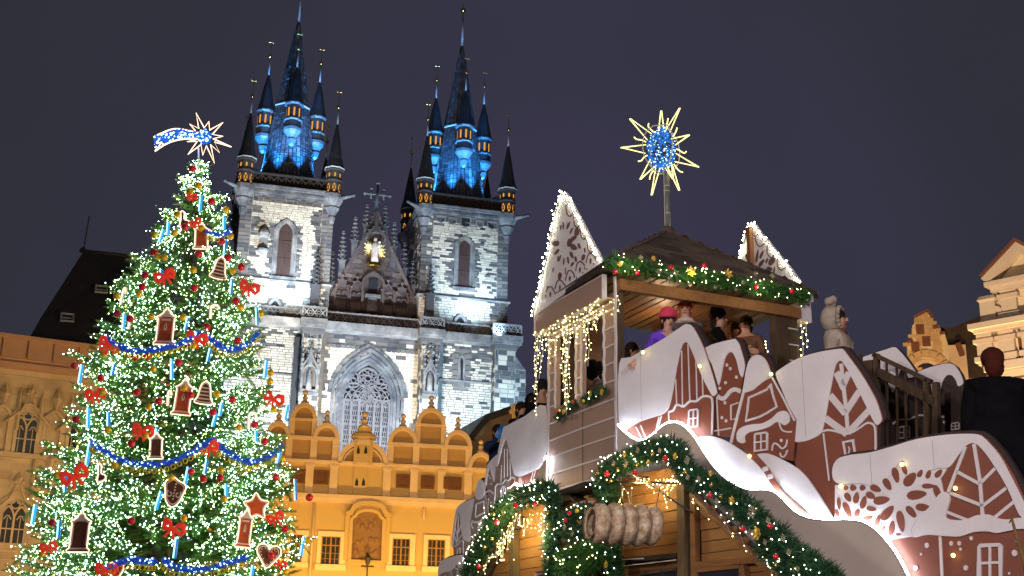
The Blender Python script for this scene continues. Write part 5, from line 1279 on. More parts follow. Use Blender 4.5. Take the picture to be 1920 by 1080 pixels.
GLD = [(372,348),(424,393),(290,441),(327,437),(377,428),(432,443),(296,481),(308,483),(362,506),(436,508),(219,555),(283,594),(343,595),(450,577),(333,402),(357,359),(489,588),(195,664),(287,692),(507,699),(506,715),(407,739),(279,763),(448,802),(513,768),(345,728),(192,736),(363,648),(261,551),(107,891),(174,844),(216,872),(273,817),(408,853),(529,860),(321,896),(345,972),(78,1039),(202,806),(414,882),(535,1073),(577,1014),(420,936)]
def bauble(px, py, m, hd, grp, r=7.3):
    p = tpt(px, py, 0.35); k = pm(p); rr = r*k
    b = MB(); b.ball((0, 0, 0), rr, 14, 9); o = b.build('bauble', m); o.location = p
    tag(o, where(px, py, hd), 'bauble', grp)
    c = MB(); c.lathe([(rr*0.22, rr*0.92), (rr*0.22, rr*1.15)], 0, 0, 6); c.tube([(rr*0.1*math.cos(t), 0, rr*1.25+rr*0.12*math.sin(t)) for t in np.linspace(0, 6.28, 7)], rr*0.04, 3); c.build('cap', M_CAP, o)
for x, y in RED: bauble(x, y, M_RED, 'glossy red ball on the fir,', 'red balls on the fir')
for x, y in GLD: bauble(x, y, M_GLB, 'glossy gold ball on the fir,', 'gold balls on the fir', 6.8)
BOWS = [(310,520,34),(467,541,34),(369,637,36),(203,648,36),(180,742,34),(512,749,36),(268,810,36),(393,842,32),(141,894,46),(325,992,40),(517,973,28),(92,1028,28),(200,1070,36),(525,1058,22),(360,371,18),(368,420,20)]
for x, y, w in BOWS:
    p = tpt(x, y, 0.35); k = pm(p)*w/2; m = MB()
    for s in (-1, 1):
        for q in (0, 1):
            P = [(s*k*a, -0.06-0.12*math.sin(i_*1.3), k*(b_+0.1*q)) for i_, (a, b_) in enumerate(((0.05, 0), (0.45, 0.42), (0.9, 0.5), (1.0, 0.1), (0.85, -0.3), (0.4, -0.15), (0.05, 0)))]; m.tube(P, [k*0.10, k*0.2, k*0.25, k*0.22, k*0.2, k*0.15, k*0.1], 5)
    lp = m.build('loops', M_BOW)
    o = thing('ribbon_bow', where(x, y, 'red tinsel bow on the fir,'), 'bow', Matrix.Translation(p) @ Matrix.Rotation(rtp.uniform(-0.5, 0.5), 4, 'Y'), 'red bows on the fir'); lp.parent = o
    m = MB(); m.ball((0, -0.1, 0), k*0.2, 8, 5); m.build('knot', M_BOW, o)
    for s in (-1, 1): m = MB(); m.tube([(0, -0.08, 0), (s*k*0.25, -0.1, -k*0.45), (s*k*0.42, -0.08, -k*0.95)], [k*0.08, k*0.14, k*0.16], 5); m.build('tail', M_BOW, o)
TUB = [(374,380,34),(313,428,26),(301,441,26),(420,465,34),(418,418,26),(230,603,30),(432,538,28),(348,606,26),(480,593,34),(149,701,36),(210,692,24),(320,692,40),(496,692,34),(163,784,40),(201,786,26),(412,767,26),(535,772,30),(400,787,26),(390,665,26),(163,852,40),(290,820,34),(120,905,36),(347,896,42),(384,875,28),(295,938,36),(61,965,38),(108,992,34),(422,920,26),(552,918,40),(327,1027,38),(565,1024,36),(520,863,34),(478,817,22),(470,1075,30),(300,515,24)]
for x, y, h in TUB:
    p = tpt(x, y, 0.3); k = pm(p); H = h*k/2
    o = thing('light_tube', where(x, y, 'blue-white glowing light tube on the fir,'), 'light tube', Matrix.Translation(p) @ Matrix.Rotation(rtp.uniform(-0.12, 0.2), 4, 'Y'), 'light tubes on the fir')
    m = MB(); m.tube([(0, 0, -H), (0, 0, H)], 0.026, 6); m.build('tube', M_TUBC, o)
    m = MB(); m.tube([(0.05, 0.05, -H*0.96), (0.05, 0.05, H*0.96)], 0.055, 6); m.build('sleeve', M_TUBE if (x % 3) else M_CASE, o)
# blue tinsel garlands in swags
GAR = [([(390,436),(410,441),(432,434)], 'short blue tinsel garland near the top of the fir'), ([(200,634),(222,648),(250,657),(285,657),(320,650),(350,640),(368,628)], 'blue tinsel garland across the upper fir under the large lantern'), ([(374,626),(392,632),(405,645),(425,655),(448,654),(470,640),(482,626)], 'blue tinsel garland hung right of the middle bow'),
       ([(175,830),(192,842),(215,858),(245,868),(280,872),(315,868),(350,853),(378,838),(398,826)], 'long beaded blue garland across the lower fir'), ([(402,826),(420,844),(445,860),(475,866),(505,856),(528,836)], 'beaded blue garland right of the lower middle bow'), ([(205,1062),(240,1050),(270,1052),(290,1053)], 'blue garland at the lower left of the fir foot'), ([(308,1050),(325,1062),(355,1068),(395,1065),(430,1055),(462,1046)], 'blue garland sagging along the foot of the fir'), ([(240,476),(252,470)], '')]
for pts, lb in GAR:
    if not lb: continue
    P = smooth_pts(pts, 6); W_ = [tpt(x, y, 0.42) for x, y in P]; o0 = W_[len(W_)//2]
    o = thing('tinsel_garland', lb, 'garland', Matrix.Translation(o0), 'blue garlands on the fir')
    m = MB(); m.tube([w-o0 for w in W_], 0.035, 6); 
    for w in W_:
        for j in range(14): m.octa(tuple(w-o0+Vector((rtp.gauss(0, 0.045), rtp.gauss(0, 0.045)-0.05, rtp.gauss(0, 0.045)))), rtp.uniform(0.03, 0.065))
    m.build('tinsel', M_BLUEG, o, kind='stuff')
    bulbs('bulbs', [w-o0+Vector((rtp.gauss(0, 0.08), -0.12, rtp.gauss(0, 0.08))) for w in W_], 0.028, B_BLUEW, o)
    g = MB()
    for w in W_[::2]: g.tube([w-o0+Vector((0.08*math.cos(t), -0.1, -0.24+0.09*math.sin(t))) for t in np.linspace(0, 6.28, 9)], 0.018, 4)
    g.build('gold_beads', M_GLB, o, kind='stuff')
# comet on the tip
zk = Z(280, 200, 9.818)
cp = lambda x, y: at(*zk(x, y), TD-0.2)
o0 = at(383, 258, TD-0.2); comet = thing('comet_light', 'glowing comet star light with blue tail on top of the fir', 'light', Matrix.Translation(o0))
tips = [(860,115),(1095,275),(1350,295),(1350,545),(1505,740),(1290,845),(1200,1045),(985,890),(715,875),(700,645),(-1,-1),(745,320)]
inn = [(1010,390),(1110,430),(1160,510),(1175,590),(1200,650),(1130,700),(1050,720),(950,700),(880,640),(890,600),(870,470),(910,400)]
seq = []
for t, i_ in zip(tips, inn):
    if t[0] > 0: seq.append(t)
    seq.append(i_)
# long rays cross as drawn in light tube
m = MB(); m.tube([cp(x, y)-o0 for x, y in seq], 0.03, 6, closed=True); m.build('star_outline', glow('pink_white_rope', (1.0, 0.62, 0.42), 3.2), comet)
tail_t = smooth_pts([(900,480),(720,440),(550,410),(400,420),(220,490),(80,555)], 4); tail_b = smooth_pts([(105,820),(250,720),(420,640),(600,600),(780,590),(900,590)], 4)
m = MB(); m.tube([cp(x, y)-o0 for x, y in tail_t+[(210,575),(100,695),(230,650)]+tail_b], 0.03, 6); m.build('tail_outline', bpy.data.materials['pink_white_rope'], comet)
rc = random.Random(5); pb = []; pw = []
for k in range(230):
    t = rc.random(); i_ = t*(len(tail_t)-1); a = Vector(tail_t[int(i_)]); b_ = Vector(tail_b[::-1][int(i_)]); q = a.lerp(b_, rc.uniform(0.12, 0.88))
    (pb if rc.random() < 0.62 else pw).append(cp(q.x, q.y)-o0+Vector((0, rc.uniform(-0.15, 0.15), 0)))
for k in range(140):
    a = rc.uniform(0, 6.28); r = 135*math.sqrt(rc.random()); (pb if rc.random() < 0.6 else pw).append(cp(1025+r*0.85*math.cos(a), 570+r*math.sin(a))-o0+Vector((0, rc.uniform(-0.2, 0.1), 0)))
bulbs('blue_bulbs', pb, 0.065, glow('deep_blue_bulb', (0.02, 0.16, 0.8), 1.0), comet); bulbs('white_bulbs', pw, 0.05, glow('ice_blue_bulb', (0.45, 0.8, 1.0), 4.0), comet)
m = MB(); a = cp(905, 760)-o0; m.tube([a, Vector((TX, TD, TTOP-0.6))-o0], 0.04, 5); m.build('mast', M_LEADW, comet)
lamp(o0+Vector((0, -0.8, 0)), 120, (0.5, 0.6, 1.0), 0.4, 'comet_glow')
# ================================================================ the gingerbread market tower and its stalls
M_SNOW = mat('white_painted_board', (0.74, 0.70, 0.70), nscale=1.3, namt=0.13, rough=0.6, bump=0.08, bscale=30)
M_GING = mat('gingerbread_brown_print', (0.25, 0.068, 0.03), (0.17, 0.045, 0.024), nscale=2.2, namt=0.2, rough=0.55)
M_GING_DIM = mat('dim_lit_gingerbread_print', (0.30, 0.225, 0.18), nscale=2, namt=0.12, rough=0.6)  # same brown print with the left side's dim light put into the colour
M_CUT = mat('brown_cut_pattern', (0.13, 0.07, 0.055), namt=0)
M_ICING = mat('white_icing_line', (0.68, 0.63, 0.62), namt=0, rough=0.5)
M_EDGE = mat('dark_board_edge', (0.035, 0.022, 0.02), namt=0)
M_BEIGE = mat('beige_painted_board', (0.47, 0.40, 0.34), nscale=0.9, namt=0.14, rough=0.6)
M_SIDING = mat('brown_grey_siding', (0.43, 0.285, 0.215), (0.33, 0.215, 0.16), nscale=1.1, namt=0.16, rough=0.6)
M_TIMBER = mat('dark_stained_timber', (0.07, 0.042, 0.02), nscale=3, namt=0.35, stretch=(6, 6, 0.6), bump=0.4, bscale=8)
M_BEAM = mat('orange_brown_beam', (0.23, 0.10, 0.03), nscale=3, namt=0.3, stretch=(0.6, 6, 6))
M_PLANK = mat('honey_wood_plank', (0.34, 0.155, 0.045), (0.24, 0.10, 0.03), var='object', nscale=2.5, namt=0.3, stretch=(1, 4, 14), bump=0.3, bscale=6, rough=0.5)
M_CEIL = mat('ceiling_plank', (0.16, 0.075, 0.03), (0.07, 0.035, 0.016), var='object', nscale=2.5, namt=0.3, stretch=(1, 8, 8), rough=0.5)
M_SHING = mat('weathered_bitumen_shingle', (0.05, 0.034, 0.025), (0.16, 0.11, 0.08), var='object', nscale=6, namt=0.35, bump=0.5, bscale=20)
M_GREEN = mat('garland_needles', (0.03, 0.11, 0.035), (0.015, 0.06, 0.025), var='island', nscale=4, namt=0.35, rough=0.5)
M_GREENB = mat('bright_garland_needles', (0.06, 0.20, 0.02), (0.03, 0.12, 0.02), var='island', nscale=4, namt=0.35, rough=0.5)
M_POIN = mat('gold_glitter_petal', (0.72, 0.48, 0.06), nscale=20, namt=0.35, rough=0.35, metal=0.3)
M_FLAKE = mat('champagne_glitter', (0.62, 0.52, 0.36), nscale=20, namt=0.3, rough=0.35, metal=0.4)
M_WIRE = mat('white_light_wire', (0.6, 0.6, 0.5), namt=0)
LB_Y = glow('yellow_white_bulb', (1.0, 0.78, 0.26), 19.0); LB_W = glow('crest_bulb', (1.0, 0.97, 0.70), 40.0); LB_G = glow('cool_garland_bulb', (0.80, 1.0, 0.90), 16.0)
LB_D = glow('warm_garland_bulb', (1.0, 0.84, 0.42), 14.0)
LED = glow('white_led_strip', (0.74, 0.83, 1.0), 42.0)
lq, fq, gq = LW.q, FW.q, GW.q
zzA = Z(990, 500, 4.91); z3r = Z(980, 560, 3.84); z1r = Z(980, 320, 3.31); z4r = Z(1140, 580, 3.375); z5r = Z(1500, 440, 3.376); z6r = Z(1500, 740, 3.176); z7r = Z(1040, 800, 3.692); zl = Z(820, 750, 3.2727)
WF = fq(1496, 620)[0]; XF = lq(1003, 620, -0.15)[0]; XW = lq(1028, 800)[0]
zEAVE = fq(1300, 512, -0.25)[1]; zCT = lq(1060, 556, -0.15)[1]; zCB = lq(1060, 598, -0.15)[1]
zB = lq(1100, 917)[1]; zWT = lq(1110, 600)[1]; zWB = lq(1110, 737)[1]; zFL = zWB-0.85
print('tower', WF, XF, XW, zEAVE, zCT, zCB, zB, zWT, zWB)
tow = thing('market_tower', 'wooden lookout tower with pyramid roof, iced siding walls and open front', 'tower', LW.M)
def xw(px): return lq(px, 690)[0]
m = MB(); T0, T1 = 0.0, 0.07
cols = [(XW, xw(1043)), (xw(1080), xw(1091)), (xw(1133), 0.0)]
for a, b in cols: m.box(a, b, T0, T1, zWB, zWT)
m.box(XW, 0, T0, T1, zWT, zCB+0.1); m.box(XW, 0, T0, T1, zB, zWB)
side = m.build('side_wall', M_SIDING, tow)
xj = lq(1093, 800)[0]
m = MB(); m.box(xj-0.006, xj+0.006, -0.004, 0.0, zB, zWB); m.build('panel_joint', M_EDGE, side)
k = 0; z = zB+0.1
while z < zCB:      # white icing stripes, one by one
    segs = [(XW, 0)] if (z < zWB-0.03 or z > zWT+0.03) else cols
    for a, b in segs:
        m = MB(); m.ribbon([(a+0.01, z), ((a+b)/2, z+0.006), (b-0.01, z)], 0.022, -0.012, 0.0); m.build('icing_stripe', M_ICING, side)
    z += 0.245
def wavy(x, z0, z1, w=0.035, amp=0.012, n=16): return [(x+amp*math.sin(i*1.9), z0+(z1-z0)*i/n) for i in range(n+1)]
m = MB(); m.ribbon(wavy(-0.02, zB, zCB+0.3), 0.05, -0.02, 0.0); m.ribbon(wavy(XW+0.02, zB, zCB), 0.04, -0.02, 0.0)
for a in (xw(1043)-0.015, xw(1080)+0.015, xw(1091)-0.0, xw(1133)+0.015): m.ribbon(wavy(a, zWB, zWT), 0.03, -0.022, 0.0)
m.ribbon([(xw(1043), zWT+0.01), (xw(1080), zWT+0.01)], 0.035, -0.024, 0); m.ribbon([(xw(1091), zWT+0.01), (xw(1133), zWT+0.01)], 0.035, -0.024, 0)
m.ribbon([(XW, zWT+0.09), (0, zWT+0.09)], 0.03, -0.026, 0)
m.build('icing_border', M_ICING, side)
# cornice box, its two boards and end
m = MB(); xm_ = lq(1061, 600, -0.15)[0]; xe_ = lq(1131, 560, -0.15)[0]
m.box(XF, xm_-0.004, -0.15, -0.1, zCB, zCT); m.box(xm_+0.004, xe_, -0.15, -0.1, zCB, zCT); m.box(XF, xe_, -0.1, 0.02, zCB, zCB+0.03)
m.build('cornice_board', M_SIDING, tow); m = MB(); m.ribbon([(XF, zCB), (XF, zCT)], 0.02, -0.165, -0.1); m.ribbon([(xe_, zCB), (xe_, zCT)], 0.025, -0.17, -0.1); m.ribbon([(XF, zCT), (xe_, zCT)], 0.012, -0.16, -0.1); m.ribbon([(XF, zCB), (xe_, zCB)], 0.014, -0.162, -0.1); m.build('cornice_edging', M_ICING, tow)
# lacework crests
zc3 = Z(1000, 340, 3.857); zc4 = Z(1320, 400, 3.6)
def crest(off, zz, outl, outr, base, petals, arcs, label, nb, post=None, y0=-0.165):
    Q_ = lambda p: lq(*zz(*p), off)
    L = [Q_(p) for p in outl]; Rr = [Q_(p) for p in outr]
    t = thing('crest_panel', label, 'panel', LW.M, 'triangular lacework crests of the tower')
    P = base+L+Rr; m = MB(); m.prism(P, off-0.012, off+0.03); m.build('board', M_SNOW, t)
    m = MB()
    for (x, y, a, b_, ang) in petals:
        c = Q_((x, y)); e_ = Q_((x+10*math.cos(R(ang)), y+10*math.sin(R(ang)))); s_ = math.hypot(e_[0]-c[0], e_[1]-c[1])/10; an = math.atan2(e_[1]-c[1], e_[0]-c[0])
        P = []
        for i in range(12):
            th = i*math.pi/6; u, v = a*s_*math.cos(th)/2*(1.0), b_*s_*math.sin(th)/2*(1-0.25*math.cos(th)); P.append((c[0]+u*math.cos(an)-v*math.sin(an), c[1]+u*math.sin(an)+v*math.cos(an)))
        if inside(c[0], c[1], base+L+Rr): m.prism(P, off-0.022, off-0.012)
    for A in arcs: m.ribbon(smooth_pts([Q_(p) for p in A], 4), 0.016, off-0.024, off-0.012)
    m.build('cut_pattern', M_CUT, t, kind='stuff')
    # outline bulbs
    for side_, n in ((L, nb[0]), (Rr, nb[1])):
        ln = [0]
        for a, b_ in zip(side_, side_[1:]): ln.append(ln[-1]+math.hypot(b_[0]-a[0], b_[1]-a[1]))
        pts = []
        for i in range(n):
            s = ln[-1]*i/(n-1); j = max(k for k in range(len(ln)-1) if ln[k] <= s+1e-9); f = (s-ln[j])/(ln[j+1]-ln[j])
            for q in range(1): pts.append(Vector((side_[j][0]+(side_[j+1][0]-side_[j][0])*f+rtp.gauss(0, 0.02), off-0.05+rtp.gauss(0, 0.015), side_[j][1]+(side_[j+1][1]-side_[j][1])*f+rtp.gauss(0, 0.02))))
        bulbs('fairy_lights', pts, 0.0135, LB_W, t)
        m = MB(); m.tube([Vector((p[0], off-0.03, p[1])) for p in side_], 0.006, 4); m.build('wire', M_WIRE, t)
    return t
O3 = -0.15
bl_, br_ = lq(1003, 593, O3), lq(1131, 497, O3)
rad = []
for k in range(11):
    a = math.radians(-100+k*28); 
    for r, w, l in ((88, 18, 46),): rad.append((235+r*0.75*math.cos(a), 450+r*1.5*math.sin(a), l*1.1, w, math.degrees(math.atan2(1.5*math.sin(a), 0.75*math.cos(a)))))
pet = rad+[(270,445,34,26,0),(325,365,44,32,-25),(370,550,36,26,-40),(315,565,40,20,70),(205,335,40,14,90),(265,315,50,18,-70),(185,560,40,14,100),(150,640,36,14,95),(240,650,50,8,90),(290,600,34,16,-45),(200,685,26,22,0),(340,470,40,16,60),(380,500,36,14,80),(130,820,38,22,90),(200,770,38,22,90),(272,705,38,24,90),(345,642,38,24,90),(422,578,40,26,90),(305,690,20,12,90),(380,630,20,12,90),(395,635,16,10,90),(235,750,20,12,90),(165,810,18,12,90),(460,560,22,12,90),(110,770,24,12,95),(445,600,16,10,90),(95,830,20,10,90),(320,700,16,10,90),(245,760,12,8,90),(365,662,14,10,90)]
arcs = [[(245,170),(250,230),(270,255),(290,235)],[(300,250),(305,310),(325,335),(345,310)],[(350,345),(355,400),(375,420),(395,400)],[(400,440),(405,495),(425,515),(440,505)],[(100,800),(115,770),(140,765),(160,800)],[(165,780),(180,725),(205,715),(230,745)],[(240,720),(255,660),(280,645),(305,680)],[(315,650),(325,600),(350,580),(380,610)],[(390,590),(405,535),(430,520),(455,550)]]
crest(O3, zc3, [(8,965),(40,830),(75,690),(100,580),(120,480),(145,360),(172,215),(215,85)], [(235,78),(265,120),(310,210),(360,300),(420,420),(470,510),(500,580)], [br_, bl_], pet, arcs, 'white lacework crest edged with bulbs above the iced side wall', (40, 34))
O4 = WF+0.1
zz4 = lambda x, y: zc4(x, y)
p4 = [lq(*zc4(240, 300), O4), lq(*zc4(725, 545), O4)]
pet4 = [(365,290,90,26,-80),(395,280,60,24,-65),(395,335,60,24,-50),(465,325,58,34,-35),(430,320,40,18,-70),(450,375,40,14,20),(480,385,50,16,-80),(300,300,50,20,60)]
arc4 = [[(350,150),(360,200),(385,225),(410,205)],[(435,220),(435,270),(460,300),(480,285)],[(500,310),(505,360),(530,385),(555,365)]]
crest(O4, zc4, [(175,345),(245,300),(275,210),(300,130),(330,70)], [(350,75),(385,130),(440,190),(510,280),(570,350),(630,430),(690,520),(725,545)], [(p4[1][0], p4[1][1]-0.12), (lq(*zc4(175, 400), O4)[0], p4[0][1]-0.35)], pet4, arc4, 'white lacework crest with wooden back post behind the roof corner', (24, 36))
m = MB(); a = lq(*zc4(322, 100), O4); b = lq(*zc4(340, 345), O4); m.box((a[0]+b[0])/2-0.045, (a[0]+b[0])/2+0.045, O4-0.09, O4-0.02, b[1]-0.3, a[1]); m.build('crest_post', M_PLANK, tow)
# shallow pyramid roof with rows of shingles
def LWp(fx, fy, z):   # tower floor coordinates: fx to the right along the front, fy back along the side
    return Vector((-fy, fx, z))
DEP = -XF
ov = 0.22
ctr = (WF/2, DEP/2-0.05); ap_ = None
pc = LW.O+LW.u*(-ctr[1])+LW.w*ctr[0]; zA = at(1243, 436, pc.y).z
A_ = LWp(ctr[0], ctr[1], zA)
cor = [LWp(-ov, -ov, zEAVE), LWp(WF+ov, -ov, zEAVE), LWp(WF+ov, DEP, zEAVE), LWp(-ov+0.1, DEP, zEAVE)]
m = MB(); m.add(cor+[A_]+[c-Vector((0, 0, 0.06)) for c in cor], [(0,1,4), (1,2,4), (2,3,4), (3,0,4), (5,6,1,0), (6,7,2,1), (7,8,3,2), (8,5,0,3), (8,7,6,5)])
roof = m.build('roof', M_EDGE, tow)
sb0 = MB(); sb0.box(0, 1, 0, 1, 0, 1); SH = bpy.data.meshes.new('shingle'); SH.from_pydata(sb0.v, [], sb0.f); SH.materials.append(M_SHING)
for (c0, c1) in ((cor[0], cor[1]), (cor[3], cor[0]), (cor[1], cor[2])):
    e_ = (c1-c0); Ln = e_.length; ex = e_.normalized(); mid = (c0+c1)/2; up = (A_-mid); up = up-ex*up.dot(ex); H = up.length; uy = up.normalized(); n = ex.cross(uy).normalized(); n = n if n.z > 0 else -n
    fa = (A_-c0).dot(ex); rows = 11 if Ln > 2.6 else 9
    for r in range(rows):
        t0, t1 = r/rows, (r+1.25)/rows; t1 = min(t1, 0.995); xa_ = fa*t0; xb_ = Ln-(Ln-fa)*t0; xa2 = fa*(r+1)/rows; xb2 = Ln-(Ln-fa)*(r+1)/rows; L_ = (xb_+xb2)/2-(xa_+xa2)/2
        k = max(1, round(L_/0.34)); off_ = (xa_+xa2)/2
        for i in range(k):
            x0_ = off_+L_*i/k; w_ = L_/k-0.008; tl_ = rtp.uniform(-0.006, 0.01)
            o_ = c0+ex*x0_+uy*(H*t0)+n*(0.012+tl_*0.5)
            Mm = Matrix((ex*w_, uy*(H*(t1-t0)), n*0.018)).transposed().to_4x4(); Mm.translation = o_
            put('shingle', SH, roof, M=Mm)
m = MB()
for c in (cor[0], cor[1]): m.tube([c+Vector((0, 0, 0.03)), A_+Vector((0, 0, 0.03))], 0.028, 5)
m.lathe([(0.11, zA-0.04), (0.1, zA+0.05), (0.06, zA+0.09)], A_.x, A_.y, 8); m.build('ridge_cap', M_SHING, roof)
# ceiling boards, beams, posts
PLM = bpy.data.meshes.new('plank'); PLM.from_pydata(sb0.v, [], sb0.f); PLM.materials.append(M_CEIL)
npk = 20
for i in range(npk):
    y0_ = 0.02+i*(WF-0.04)/npk; put('ceiling_plank', PLM, tow, M=Matrix.Translation((-DEP, y0_, zEAVE-0.10-0.004*(i % 3))) @ Matrix.Diagonal((DEP+0.1, (WF-0.04)/npk-0.022, 0.03, 1)))
zb0, zb1 = fq(1300, 566, -0.06)[1], fq(1300, 546, -0.06)[1]
m = MB(); m.box(0.0, 0.10, 0.0, WF, zb0, zb1); m.build('front_beam', M_BEAM, tow)
for i, (y0_, y1_) in enumerate(((0.0, 0.10), (fq(1452, 620)[0], fq(1476, 620)[0]))):
    m = MB(); m.box(-0.12, 0.02, y0_+0.005, y1_, zB, zb0); m.build('corner_post', M_TIMBER, tow)
m = MB(); y0_, y1_ = fq(1477, 620)[0], fq(1496, 620)[0]; m.box(-0.02, 0.0, y0_, y1_, zB+0.5, zb0); o = m.build('side_wall', M_TIMBER, tow)
for i in range(11): m = MB(); z = zB+1.2+i*0.235; m.box(0.0, 0.012, y0_, y1_, z, z+0.018); z < zb0 and m.build('icing_stripe', M_ICING, o)
m = MB(); m.ribbon([(y1_+0.0, zB+0.6), (y1_, zb0)], 0.02, 0, 0.02); 
e2 = fq(1516, 580)[0]
m = MB(); m.box(-0.5, 0.06, y1_, e2, fq(1500, 604)[1], fq(1500, 560)[1]); m.build('cornice_end', M_SNOW, tow)
m = MB(); m.box(-DEP+0.1, -DEP+0.16, 0.05, WF*0.30, zFL, zEAVE-0.1); m.box(-DEP+0.1, -DEP+0.16, WF*0.62, WF, zFL, zEAVE-0.1); o = m.build('back_wall', mat('back_wall_board', (0.085, 0.045, 0.022), nscale=3, namt=0.3), tow)
for i in range(8): m = MB(); z = zWT-i*0.24; m.box(-DEP+0.16, -DEP+0.175, WF*0.62, WF, z, z+0.016); m.build('icing_stripe', M_ICING, o)
m = MB(); m.box(-DEP, 0.02, 0.02, WF, zFL-0.12, zFL); m.build('floor', M_TIMBER, tow)
m = MB(); zr_ = zWB+0.10; m.box(-DEP+0.18, -0.1, 0.12, 0.16, zr_, zr_+0.05); m.box(-DEP+0.18, -0.1, 0.12, 0.16, zr_-0.55, zr_-0.5)
for i in range(12): xx = -DEP+0.3+i*0.17; m.box(xx, xx+0.025, 0.125, 0.15, zr_-0.5, zr_) if xx < -0.1 else None
m.build('handrail', M_TIMBER, tow)
m = MB(); m.box(-DEP, 0, 0.3, WF-0.1, 0, zFL-0.12); m.build('base', M_EDGE, tow)
lamp(LW.W(-DEP*0.55, WF*0.5, zEAVE-0.5), 24, (1.0, 0.62, 0.34), 0.06, 'added_interior_light')  # unseen point lamp added to warm the planks, no fixture modelled
# pole and star light
pl = thing('star_pole', 'grey pole carrying the yellow-white spiked star light above the roof', 'star light', LW.M)
px_, py_ = A_.x, A_.y; zS = at(1239, 283, pc.y).z
m = MB(); m.tube([(px_, py_, zA), (px_, py_, zS-0.35)], 0.042, 10); m.build('pole', mat('grey_green_pole', (0.16, 0.17, 0.15), nscale=3, namt=0.2, rough=0.4), pl)
m = MB(); m.tube([(px_+0.01, py_-0.05, zA+0.1), (px_+0.02, py_-0.06, zA+1.2), (px_, py_-0.05, zS-0.4)], 0.006, 4); m.build('cable', M_WIRE, pl)
m = MB()
for k in (0.25, 0.55, 0.62): m.lathe([(0.045, zA+(zS-zA)*k*0.9), (0.047, zA+(zS-zA)*k*0.9+0.012)], px_, py_, 10)
m.build('cable_tie', M_WIRE, pl, kind='stuff')
zst = Z(1100, 180, 4.0); SO = LW.M.inverted()
def sp_(x, y, d=0.0): return SO @ at(*zst(x, y), pc.y+d)
rays = [(559,108,537,285,583,290),(698,88,585,268,625,270),(770,290,633,322,665,368),(840,530,668,430,660,492),(695,705,600,520,640,510),(648,618,590,540,636,500),(487,740,520,520,550,540),(402,622,480,470,520,520),(258,385,445,365,440,430),(325,168,455,330,495,290)]
RAYM = glow('pale_yellow_rope', (1.0, 0.88, 0.32), 2.3)
for j, (tx, ty, ax, ay, bx, by) in enumerate(rays):
    m = MB(); d = 0.12*math.sin(j*2.1); m.tube([sp_(ax, ay), sp_(tx-4, ty+4, d), sp_(tx+4, ty+3, d), sp_(bx, by)], 0.007, 5)
    for s in range(16):
        for A, B in ((sp_(ax, ay), sp_(tx, ty, d)), (sp_(tx, ty, d), sp_(bx, by))): m.octa(tuple(A.lerp(B, (s+0.5)/16)), 0.0115)
    m.build('star_ray', RAYM, pl)
for P in ([(465,205),(462,230),(480,250),(500,268),(525,270)],[(355,308),(375,325),(410,330),(445,345)],[(385,490),(410,485),(430,460),(455,445)],[(472,625),(480,590),(500,560)],[(722,572),(700,565),(675,540),(655,510)],[(748,415),(730,428),(700,410),(672,395)],[(678,238),(668,270),(650,300)],[(610,168),(603,210),(598,250)]):
    m = MB(); m.tube([sp_(*p) for p in smooth_pts(P, 3)], 0.010, 5); m.build('curled_ray', RAYM, pl)
m = MB(); cS = sp_(560, 400); 
m.tube([cS+Vector((0, 0.33*math.cos(t), 0.40*math.sin(t))) for t in np.linspace(0, 6.28, 17)], 0.01, 4); m.tube([cS+Vector((0.33*math.cos(t), 0, 0.40*math.sin(t))) for t in np.linspace(0, 6.28, 17)], 0.01, 4); m.build('frame_hoops', M_WIRE, pl)
pb = []; pw = []
for k in range(520):
    u = Vector((rc.gauss(0, 1), rc.gauss(0, 1), rc.gauss(0, 1))).normalized()*rc.uniform(0.75, 1.0); p = cS+Vector((u.x*0.23, u.y*0.22, u.z*0.36)); (pb if rc.random() < 0.7 else pw).append(p)
bulbs('blue_bulbs', pb, 0.018, glow('star_blue_bulb', (0.02, 0.20, 0.75), 1.0), pl); bulbs('white_bulbs', pw, 0.010, glow('star_ice_bulb', (0.5, 0.8, 1.0), 3.5), pl)
# icicle lights under the cornice
ic = thing('icicle_lights', 'curtain of yellow-white icicle lights hanging over the tower windows', 'string lights', LW.M)
m = MB(); pts = []
drops = [(0.02, 0.9), (0.05, 1.3), (0.10, 0.7), (0.14, 0.45), (0.2, 0.35), (0.24, 0.6), (0.3, 0.3), (0.35, 0.55), (0.40, 0.3), (0.45, 0.9), (0.48, 1.35), (0.5, 1.4), (0.52, 1.3), (0.545, 1.1), (0.6, 0.35), (0.66, 0.5), (0.70, 0.3), (0.75, 0.42), (0.78, 0.8), (0.82, 0.85), (0.88, 0.35), (0.93, 0.45), (0.97, 0.25), (1.03, 0.2), (1.1, 0.25)]
X0_, X1_ = XF+0.02, xe_
m.tube([Vector((X0_+(X1_-X0_)*t, -0.172, zCB-0.01-0.02*math.sin(t*40))) for t in np.linspace(0, 1, 40)], 0.005, 4)
for t, l in drops:
    x = X0_+(X1_-X0_)*t; yb = -0.17 if t < 1.0 else -0.03; W_ = [Vector((x+0.025*math.sin(i*1.3+t*9), yb+0.0, zCB-l*i/8)) for i in range(9)]; m.tube(W_, 0.004, 3)
    n = max(3, int(l*16))
    for i in range(n):
        f = i/n*8; k = int(f); p = W_[k].lerp(W_[min(8, k+1)], f-k); pts.append(p+Vector((rtp.uniform(-0.045, 0.045), rtp.uniform(-0.02, 0.02), rtp.uniform(-0.02, 0.02))))
for k in range(24): x = rtp.uniform(XW, 0.0); pts.append(Vector((x, -0.04, rtp.uniform(zCB-0.35, zCB-0.02))))
m.build('wire', M_WIRE, ic); bulbs('bulbs', pts, 0.0078, LB_Y, ic)
